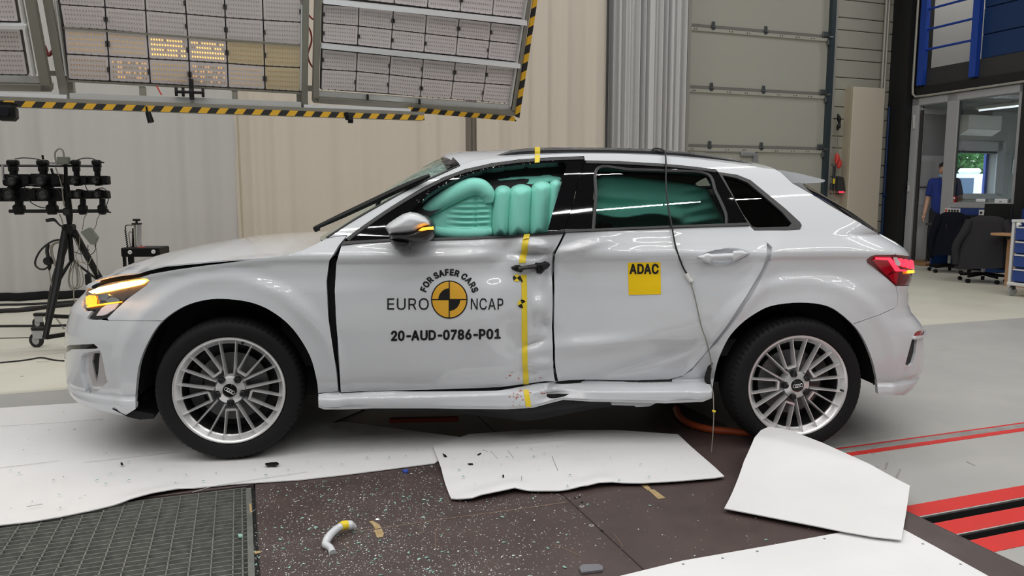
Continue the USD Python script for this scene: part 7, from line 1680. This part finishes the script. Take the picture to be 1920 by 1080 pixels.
obj(pm, 'pump_handle', join([tube(T_([(256, 412), (256, 419)], 0.1), 0.010, 8, 3), tube(T_([(249.5, 412.3), (262.5, 412.3)], 0.1), 0.011, 8, 3)]), 'plastic_black')
t = np.linspace(0, 1, 90); hx = 234.5+5*t+1.4*np.sin(t*60); hy = 430+35*t
obj(pm, 'coiled_hose', tube(T_(np.stack([hx, hy], 1), 0.1), 0.0045, 5), 'plastic_black'); obj(pm, 'air_pipe', tube(T_([(249, 422.5), (240, 422), (235.5, 424), (234.8, 430)], 0.1), 0.005, 6, 14), 'bolt')
obj(pm, 'hose_loop', tube(T_([(247, 436), (243, 434.5), (241.5, 440), (243, 452), (245, 465)], 0.1), 0.005, 6, 16), 'cable_grey')
obj(pm, 'red_clip', cbox(T_([(265, 464)], 0.08)[0], (0.06, 0.05, 0.015), 0.004), 'red_print', smooth=False)
# ---- cables on the floor, left
for P_, r_, lab in (([(-40, 575), (0, 571.5), (60, 570), (110, 567), (160, 563)], 0.014, 'thin black floor cable nearest the curtain'), ([(-40, 589), (0, 583), (45, 581), (90, 575), (140, 570), (170, 567)], 0.024, 'thick black floor cable behind the tripod'), ([(-40, 587), (0, 585.5), (50, 577), (100, 573), (160, 569)], 0.012, 'second black floor cable crossing the thick one'), ([(-40, 613), (0, 611.5), (70, 611), (120, 610), (170, 606)], 0.012, 'black floor cable passing the tripod wheels'),
                    ([(-40, 683), (0, 680), (45, 675.5), (72, 671), (85, 671.5), (105, 675.5), (140, 677)], 0.006, 'thin black floor cable before the front bumper'), ([(-40, 634), (0, 634), (55, 633)], 0.004, 'very thin cable on the floor left of the tripod wheel'), ([(97, 580), (103, 592), (113, 606), (120, 616)], 0.006, 'pale cable trailing on the floor behind the tripod')):
    solo('floor_cable', tube(on_floor(P_, FLOOR+r_*0.9), r_, 7, 50), 'cable_black' if 'pale' not in lab else 'cable_grey', lab, 'cable')

# ================================================================== DESK, CHAIRS, CART AND THE MAN AT THE OFFICE
UD = 10.95
def D(P, u_=UD): return on_u(P, u_)
desk = thing('desk', 'narrow workbench with a dark shelf below the blue parapet', 'desk', UV(UD+0.1, 9.15, FLOOR))
obj(desk, 'desk_top', cbox(UV(UD+0.10, 9.12, 0.70), (0.58, 1.15, 0.035), 0.006, UVZ), 'dark_grey', smooth=False)
for v_ in (8.62, 9.6): obj(desk, 'side_panel', cbox(UV(UD+0.12, v_, 0.33), (0.5, 0.03, 0.70), 0.004, UVZ), 'blue_dark', smooth=False)
obj(desk, 'modesty_panel', cbox(UV(UD+0.25, 9.12, 0.33), (0.03, 0.95, 0.68), 0.004, UVZ), 'blue_dark', smooth=False)
def dsolo(name, px, py, size, mat, label, cat, u_=UD, b=0.006): solo(name, cbox(D([(px, py)], u_)[0], size, b, UVZ), mat, label, cat, smooth=False)
ss = thing('socket_strip', 'white socket strip with dark sockets on the blue parapet, left one', 'socket strip', D([(1785, 395)], UF-0.03)[0])
c_ = D([(1786, 395)], UF-0.03)[0]; obj(ss, 'housing', cbox(c_, (0.03, 0.29, 0.075), 0.008, UVZ), 'white_plastic', smooth=False); obj(ss, 'red_switch', cbox(c_+V*0.11-U*0.015, (0.012, 0.035, 0.05), 0.003, UVZ), 'red_print', smooth=False)
for k_ in range(4): obj(ss, 'socket', cyl(c_+V*(0.05-0.055*k_)-U*0.02, c_+V*(0.05-0.055*k_), 0.022, n=12), 'dark_grey')
s2_ = thing('wall_socket', 'single white wall socket on the blue parapet beside the monitor', 'socket', D([(1841, 399)], UF-0.03)[0]); c_ = D([(1841, 399)], UF-0.03)[0]
obj(s2_, 'housing', cbox(c_, (0.03, 0.10, 0.10), 0.008, UVZ), 'white_plastic', smooth=False); obj(s2_, 'socket', cyl(c_-U*0.02, c_, 0.022, n=12), 'dark_grey')
mo = thing('monitor', 'black monitor seen from behind in front of the office glass', 'monitor', D([(1872, 425)], UD)[0]); c_ = D([(1872, 398)], UD-0.05)[0]
obj(mo, 'screen_back', cbox(c_, (0.04, 0.46, 0.26), 0.01, UVZ), 'monitor_black', smooth=False); obj(mo, 'stand', join([cbox(c_-Z3*0.17, (0.03, 0.06, 0.12), 0.006, UVZ), cbox(c_-Z3*0.23, (0.16, 0.22, 0.015), 0.004, UVZ)]), 'monitor_black', smooth=False)
dsolo('computer_box', 1819, 416, (0.30, 0.34, 0.22), 'monitor_black', 'dark computer box standing on the workbench', 'computer', UD+0.2)
dsolo('keyboard', 1820, 431, (0.14, 0.30, 0.02), 'white_plastic', 'pale keyboard on the workbench edge between the chairs', 'keyboard', UD-0.15)
rbx = thing('red_box', 'small red and white box on the office sill near the man', 'box', D([(1786, 374)], UF+0.05)[0]); obj(rbx, 'carton', cbox(D([(1786, 374)], UF+0.05)[0], (0.10, 0.13, 0.115), 0.006, UVZ), 'red_print', smooth=False)
for k_, (dx, dz) in enumerate(((-0.03, 0.02), (0.03, 0.03), (0.0, -0.03))): obj(rbx, 'print', cbox(D([(1786, 374)], UF-0.003)[0]+V*dx+Z3*dz, (0.004, 0.03, 0.03), 0.001, UVZ), 'paper', smooth=False)
dsolo('paper_cups', 1841, 376, (0.08, 0.17, 0.055), 'paper', 'stack of white papers on the office sill', 'papers', UF+0.06, 0.012)
wbx = thing('white_box', 'white cardboard box with a small grey print on the office sill', 'box', D([(1880, 378)], UF+0.06)[0]); c_ = D([(1881, 378)], UF+0.06)[0]
obj(wbx, 'carton', cbox(c_, (0.12, 0.21, 0.085), 0.005, UVZ), 'paper', smooth=False); obj(wbx, 'print', cbox(c_-U*0.061, (0.003, 0.04, 0.02), 0.001, UVZ), 'grey_frame', smooth=False)
# cart on the right edge
CU, CV0 = 8.75, 6.62
cart = thing('tool_cart', 'white framed tool cart with blue drawers cut by the right picture edge', 'tool cart', UV(CU+0.2, CV0-0.3, FLOOR))
for v_ in (CV0, CV0-0.6):
    for u_ in (CU, CU+0.55): obj(cart, 'post', cbox(UV(u_, v_, 0.48), (0.035, 0.035, 0.80), 0.006, UVZ), 'cart_white', smooth=False)
obj(cart, 'top', cbox(UV(CU+0.27, CV0-0.3, 0.875), (0.60, 0.64, 0.035), 0.008, UVZ), 'cart_white', smooth=False); obj(cart, 'bottom_tray', cbox(UV(CU+0.27, CV0-0.3, 0.12), (0.60, 0.64, 0.04), 0.008, UVZ), 'cart_white', smooth=False)
for z_, h in ((0.20, 0.15), (0.375, 0.15), (0.535, 0.14), (0.70, 0.16)):
    dr = obj(cart, 'drawer', cbox(UV(CU+0.0, CV0-0.3, z_+0.03), (0.03, 0.53, h), 0.005, UVZ), 'drawer_blue', smooth=False); obj(dr, 'drawer_pull', cbox(UV(CU-0.02, CV0-0.3, z_+0.03+h/2-0.01), (0.02, 0.50, 0.018), 0.004, UVZ), 'cart_white', smooth=False)
obj(cart, 'carcass', cbox(UV(CU+0.29, CV0-0.3, 0.47), (0.52, 0.54, 0.70), 0.005, UVZ), 'drawer_blue', smooth=False)
for v_ in (CV0-0.02, CV0-0.58):
    c_ = UV(CU+0.03, v_, FLOOR+0.055); cs = group_part(cart, 'caster'); obj(cs, 'wheel', lathe([(0, -0.016), (0.05, -0.016), (0.055, 0), (0.05, 0.016), (0, 0.016)], 20, c_, U*0.3+V), 'caster_grey'); obj(cs, 'fork', cbox(c_+Z3*0.045, (0.05, 0.055, 0.05), 0.01, UVZ), 'dark_grey', smooth=False)
bt = D([(1909.5, 425)], 9.6)[0]
bo = thing('spray_bottle', 'white plastic bottle with a blue label standing by the tool cart', 'bottle', bt-Z3*0.1)
obj(bo, 'bottle', lathe([(0, -0.085), (0.034, -0.085), (0.036, -0.08), (0.036, 0.03), (0.02, 0.055), (0.014, 0.06), (0.014, 0.085), (0, 0.085)], 20, bt, Z3), 'white_plastic'); obj(bo, 'bottle_label', lathe([(0.0368, -0.05), (0.0368, 0.0)], 20, bt, Z3), 'blue_print')
solo('side_table', join([cbox(bt-Z3*0.105, (0.35, 0.5, 0.035), 0.005, UVZ), cbox(bt+U*0.1-Z3*0.48, (0.05, 0.4, 0.72), 0.005, UVZ)]), 'desk_top', 'small orange brown table under the white bottle', 'table', smooth=False)
def chair(c, yaw, label, lift=0.0, hidden=False):
    t = thing('office_chair', label, 'chair', c); ca, sa = np.cos(yaw), np.sin(yaw); ax = np.array([[ca, sa, 0], [-sa, ca, 0], [0, 0, 1.0]])
    def q(x, y, z): return c+ax[0]*x+ax[1]*y+Z3*z
    for k_ in range(5):
        a = k_*2*np.pi/5+0.3; p = q(0.29*np.cos(a), 0.29*np.sin(a), 0.085)
        obj(t, 'base_leg', tube([q(0, 0, 0.12), p+Z3*0.005], [0.026, 0.018], 8, 3), 'chair_black'); obj(t, 'caster', lathe([(0, -0.022), (0.026, -0.022), (0.028, 0), (0.026, 0.022), (0, 0.022)], 14, p-Z3*0.055, ax[0]*np.sin(a)+ax[1]*np.cos(a)), 'chair_black')
    obj(t, 'gas_column', cyl(q(0, 0, 0.11), q(0, 0, 0.42), 0.026, n=12), 'caster_grey')
    obj(t, 'seat', cbox(q(0, 0, 0.46), (0.47, 0.46, 0.08), 0.035, ax), 'chair_black'); obj(t, 'backrest', cbox(q(0, -0.22, 0.68), (0.44, 0.07, 0.42), 0.03, ax), 'chair_black')
    obj(t, 'back_support', tube([q(0, 0.0, 0.42), q(0, -0.22, 0.44), q(0, -0.26, 0.6)], 0.022, 8, 10), 'chair_black')
    for s_ in (-1, 1): obj(t, 'armrest', tube([q(s_*0.26, 0.08, 0.46), q(s_*0.27, 0.08, 0.62), q(s_*0.27, -0.06, 0.66), q(s_*0.27, 0.14, 0.66)], 0.02, 8, 14), 'chair_black')
    return q, ax
def jacket(q, mat, label, w0, w1, ztop, zbot, seed):
    g = np.random.default_rng(seed); n, m = 44, 22; P = np.empty((m, n, 3)); a = np.linspace(0, 2*np.pi, n, endpoint=False)
    for i in range(m):
        t = i/(m-1); z = ztop-(ztop-zbot)*t**0.9; w_ = w0+(w1-w0)*t; d_ = 0.075+0.035*t
        if i == 0: w_ *= 0.80; d_ *= 0.45
        r = 1+0.10*t*np.sin(5*a+1.3+t)+0.05*t*np.sin(11*a+2*t); e = 0.55
        X = w_/2*np.sign(np.cos(a))*np.abs(np.cos(a))**e*r; Y = -0.235+d_*np.sign(np.sin(a))*np.abs(np.sin(a))**e*r
        zz_ = z+(0.03*np.sin(2*a+seed) if i == m-1 else 0)-(0.035*np.abs(np.cos(a))**2 if i < 3 else 0)
        for j in range(n): P[i, j] = q(X[j], Y[j], float(np.broadcast_to(zz_, n)[j]))
    v, f = grid_mesh(P, closed_v=True); top = P[0].mean(0)+Z3*0.01; k_ = len(v); v = np.vstack([v, top])
    f = np.vstack([f, [[k_, (j+1) % n, j] for j in range(n)]]); nn = vnormals(v, f)
    if ((v-v.mean(0))*nn).sum() < 0: f = f[:, ::-1]
    t_ = thing('jacket', label, 'jacket', q(0, -0.23, zbot)); obj(t_, 'cloth', (v, f), mat, smooth=60)
    for s_ in (-1, 1):
        obj(t_, 'sleeve', tube([q(s_*w0*0.42, -0.27, ztop-0.06), q(s_*w0*0.53, -0.30, ztop-0.22), q(s_*w1*0.52, -0.31, ztop-0.42), q(s_*w1*0.50, -0.30, zbot+0.04)], [0.055, 0.06, 0.052, 0.045], 10, 16), mat, smooth=60)
c_ = UV(9.78, 7.80, FLOOR); q, ax_ = chair(c_, -0.62, 'black swivel chair with a grey jacket over its back, nearest the tool cart')
jacket(q, 'jacket_grey', 'charcoal grey jacket draped over the right office chair', 0.48, 0.66, 0.93, 0.22, 3)
c_ = UV(10.52, 8.98, FLOOR); q, ax_ = chair(c_, -0.62, 'black swivel chair under a dark navy jacket before the office doorway')
jacket(q, 'jacket_navy', 'dark navy jacket draped over the left office chair', 0.40, 0.50, 0.95, 0.26, 5)
# ---- the man in the office doorway
pf = on_floor([(1760, 495.0)], FLOOR+0.0)[0]; pf[2] = FLOOR
tow = CAM-pf; tow[2] = 0; tow /= np.linalg.norm(tow); lf = np.cross(tow, Z3)   # lf: towards the left of the picture
fc = tow*0.93+lf*0.36; fc /= np.linalg.norm(fc); sd = np.cross(Z3, fc)          # facing; his left side
if sd @ lf > 0: sd = -sd
HGT = 1.76
def B(x, y, z): return pf+sd*x+fc*y+Z3*z             # x: his left (picture right), y: forwards
def blob(segs, res=0.02, it=8):
    ms = []
    for (a, ra), (b, rb_2) in segs:
        s0 = manifold3d.Manifold.sphere(ra, 20).translate(list(map(float, a))); s1 = manifold3d.Manifold.sphere(rb_2, 20).translate(list(map(float, b)))
        ms.append(manifold3d.Manifold.batch_hull([s0, s1]))
    m = manifold3d.Manifold.batch_boolean(ms, manifold3d.OpType.Add).refine_to_length(res).to_mesh()
    import trimesh
    t = trimesh.Trimesh(np.array(m.vert_properties[:, :3]), np.array(m.tri_verts)); trimesh.smoothing.filter_taubin(t, iterations=it); return np.array(t.vertices), np.array(t.faces)
man = thing('person', 'dark haired man in navy t-shirt and black trousers, pale blue mask under his chin', 'person', pf)
hipR, hipL = B(-0.10, 0, 0.93), B(0.10, 0, 0.93); knR, knL = B(-0.12, 0.05, 0.50), B(0.13, 0.03, 0.50); anR, anL = B(-0.15, 0.0, 0.10), B(0.16, 0.02, 0.10)
shR, shL = B(-0.19, 0, 1.43), B(0.19, 0, 1.43); elR, elL = B(-0.26, -0.02, 1.13), B(0.27, -0.02, 1.14); wrR, wrL = B(-0.27, 0.06, 0.88), B(0.22, 0.20, 1.08)
nk = B(0, 0.0, 1.47); hd_ = B(0, 0.035, 1.635)
segs = [((hipR, .085), (hipL, .085)), ((hipR, .088), (knR, .062)), ((hipL, .088), (knL, .062)), ((knR, .06), (anR, .042)), ((knL, .06), (anL, .042)), ((B(0, 0, 0.98), .12), (B(0, 0, 1.15), .125)), ((B(-.06, 0, 1.15), .115), (B(-.10, 0.0, 1.36), .095)), ((B(.06, 0, 1.15), .115), (B(.10, 0, 1.36), .095)), ((shR, .062), (shL, .062)),
        ((shR, .058), (elR, .043)), ((shL, .058), (elL, .043)), ((elR, .042), (wrR, .028)), ((elL, .042), (wrL, .028)), ((nk, .058), (B(0, 0.02, 1.56), .052)),
        ((B(0, 0.015, 1.665), .088), (B(0, 0.045, 1.65), .082)), ((B(0, 0.04, 1.62), .072), (B(0, 0.055, 1.575), .048)), ((B(0, 0.118, 1.64), .012), (B(0, 0.130, 1.618), .016)), ((B(-.083, 0.01, 1.635), .018), (B(-.085, 0.005, 1.615), .013)), ((B(.083, 0.01, 1.635), .018), (B(.085, 0.005, 1.615), .013))]
for wr, el, sgn in ((wrR, elR, -1), (wrL, elL, 1)):
    d_ = wr-el; d_ /= np.linalg.norm(d_); acr = sd*0.35+fc*0.94; acr = acr-d_*(acr @ d_); acr /= np.linalg.norm(acr); pal = np.cross(d_, acr)*sgn
    pm_ = wr+d_*0.05; segs.append(((wr+d_*0.01, .026), (pm_+d_*0.03, .030)))
    for k_, L_ in enumerate((0.062, 0.075, 0.070, 0.052)):
        b0_ = wr+d_*0.085+acr*(0.027-0.018*k_); b1_ = b0_+d_*L_*0.5+pal*0.006; b2_ = b1_+d_*L_*0.42+pal*0.018
        segs += [((wr+d_*0.05+acr*(0.018-0.012*k_), .013), (b0_, .0105)), ((b0_, .0102), (b1_, .009)), ((b1_, .009), (b2_, .0078))]
    t0_ = wr+d_*0.025+acr*0.026; t1_ = t0_+d_*0.03+acr*0.022+pal*0.01; segs += [((t0_, .014), (t1_, .0105)), ((t1_, .0105), (t1_+d_*0.03+pal*0.008, .0085))]
obj(man, 'body', blob(segs, 0.012, 6), 'skin', smooth=60)
obj(man, 'shirt', blob([((B(-.06, 0, 0.95), .118), (B(.06, 0, 0.95), .118)), ((B(-.05, 0, 0.98), .13), (B(-.05, 0, 1.15), .138)), ((B(.05, 0, 0.98), .13), (B(.05, 0, 1.15), .138)), ((B(-.06, 0, 1.15), .132), (B(-.10, 0.0, 1.36), .112)), ((B(.06, 0, 1.15), .132), (B(.10, 0, 1.36), .112)), ((shR, .076), (shL, .076)), ((B(-.06, 0, 1.45), .07), (B(.06, 0, 1.45), .07)),
                        ((shR, .076), (shR*0.35+elR*0.65, .066)), ((shL, .076), (shL*0.35+elL*0.65, .066))], 0.02, 6), 'shirt_navy', smooth=60)
obj(man, 'trousers', blob([((hipR, .108), (hipL, .108)), ((hipR, .108), (knR, .082)), ((hipL, .108), (knL, .082)), ((knR, .082), (anR-Z3*0.02, .068)), ((knL, .082), (anL-Z3*0.02, .068))], 0.02, 6), 'trousers', smooth=60)
for an in (anR, anL): obj(man, 'shoe', blob([((an+Z3*-0.045-fc*0.03, .05), (an+Z3*-0.055+fc*0.13, .042)), ((an-Z3*0.02, .05), (an+fc*0.06-Z3*0.05, .048))], 0.015, 4), 'shoe', smooth=60)
obj(man, 'hair', blob([((B(0, -0.005, 1.695), .088), (B(0, 0.045, 1.712), .070)), ((B(0, -0.03, 1.66), .080), (B(0, -0.04, 1.60), .055)), ((B(-.055, 0.02, 1.70), .040), (B(-.07, 0.015, 1.655), .026)), ((B(.055, 0.02, 1.70), .040), (B(.07, 0.015, 1.655), .026)), ((B(-.04, 0.085, 1.725), .030), (B(.045, 0.085, 1.73), .030))], 0.012, 3), 'hair', smooth=60)
obj(man, 'mask', blob([((B(-.05, 0.07, 1.545), .020), (B(0, 0.105, 1.535), .026)), ((B(.05, 0.07, 1.545), .020), (B(0, 0.105, 1.535), .026)), ((B(-.07, 0.03, 1.555), .010), (B(-.05, 0.07, 1.545), .018)), ((B(.07, 0.03, 1.555), .010), (B(.05, 0.07, 1.545), .018))], 0.01, 3), 'mask_blue', smooth=60)
for s_ in (-1, 1):
    e_ = B(s_*0.032, 0.112, 1.655); obj(man, 'eye', lathe([(0, -0.008), (0.008, -0.004), (0.010, 0.004)], 12, e_, -fc), 'eye_white'); obj(man, 'iris', lathe([(0, -0.0095), (0.0048, -0.0085)], 10, e_, -fc), 'eye_dark'); obj(man, 'eyebrow', tube([B(s_*0.015, 0.121, 1.673), B(s_*0.035, 0.117, 1.678), B(s_*0.055, 0.102, 1.671)], 0.006, 6, 8), 'hair')
obj(man, 'mouth', tube([B(-0.022, 0.103, 1.585), B(0, 0.110, 1.583), B(0.022, 0.103, 1.585)], 0.006, 6, 8), 'lips')
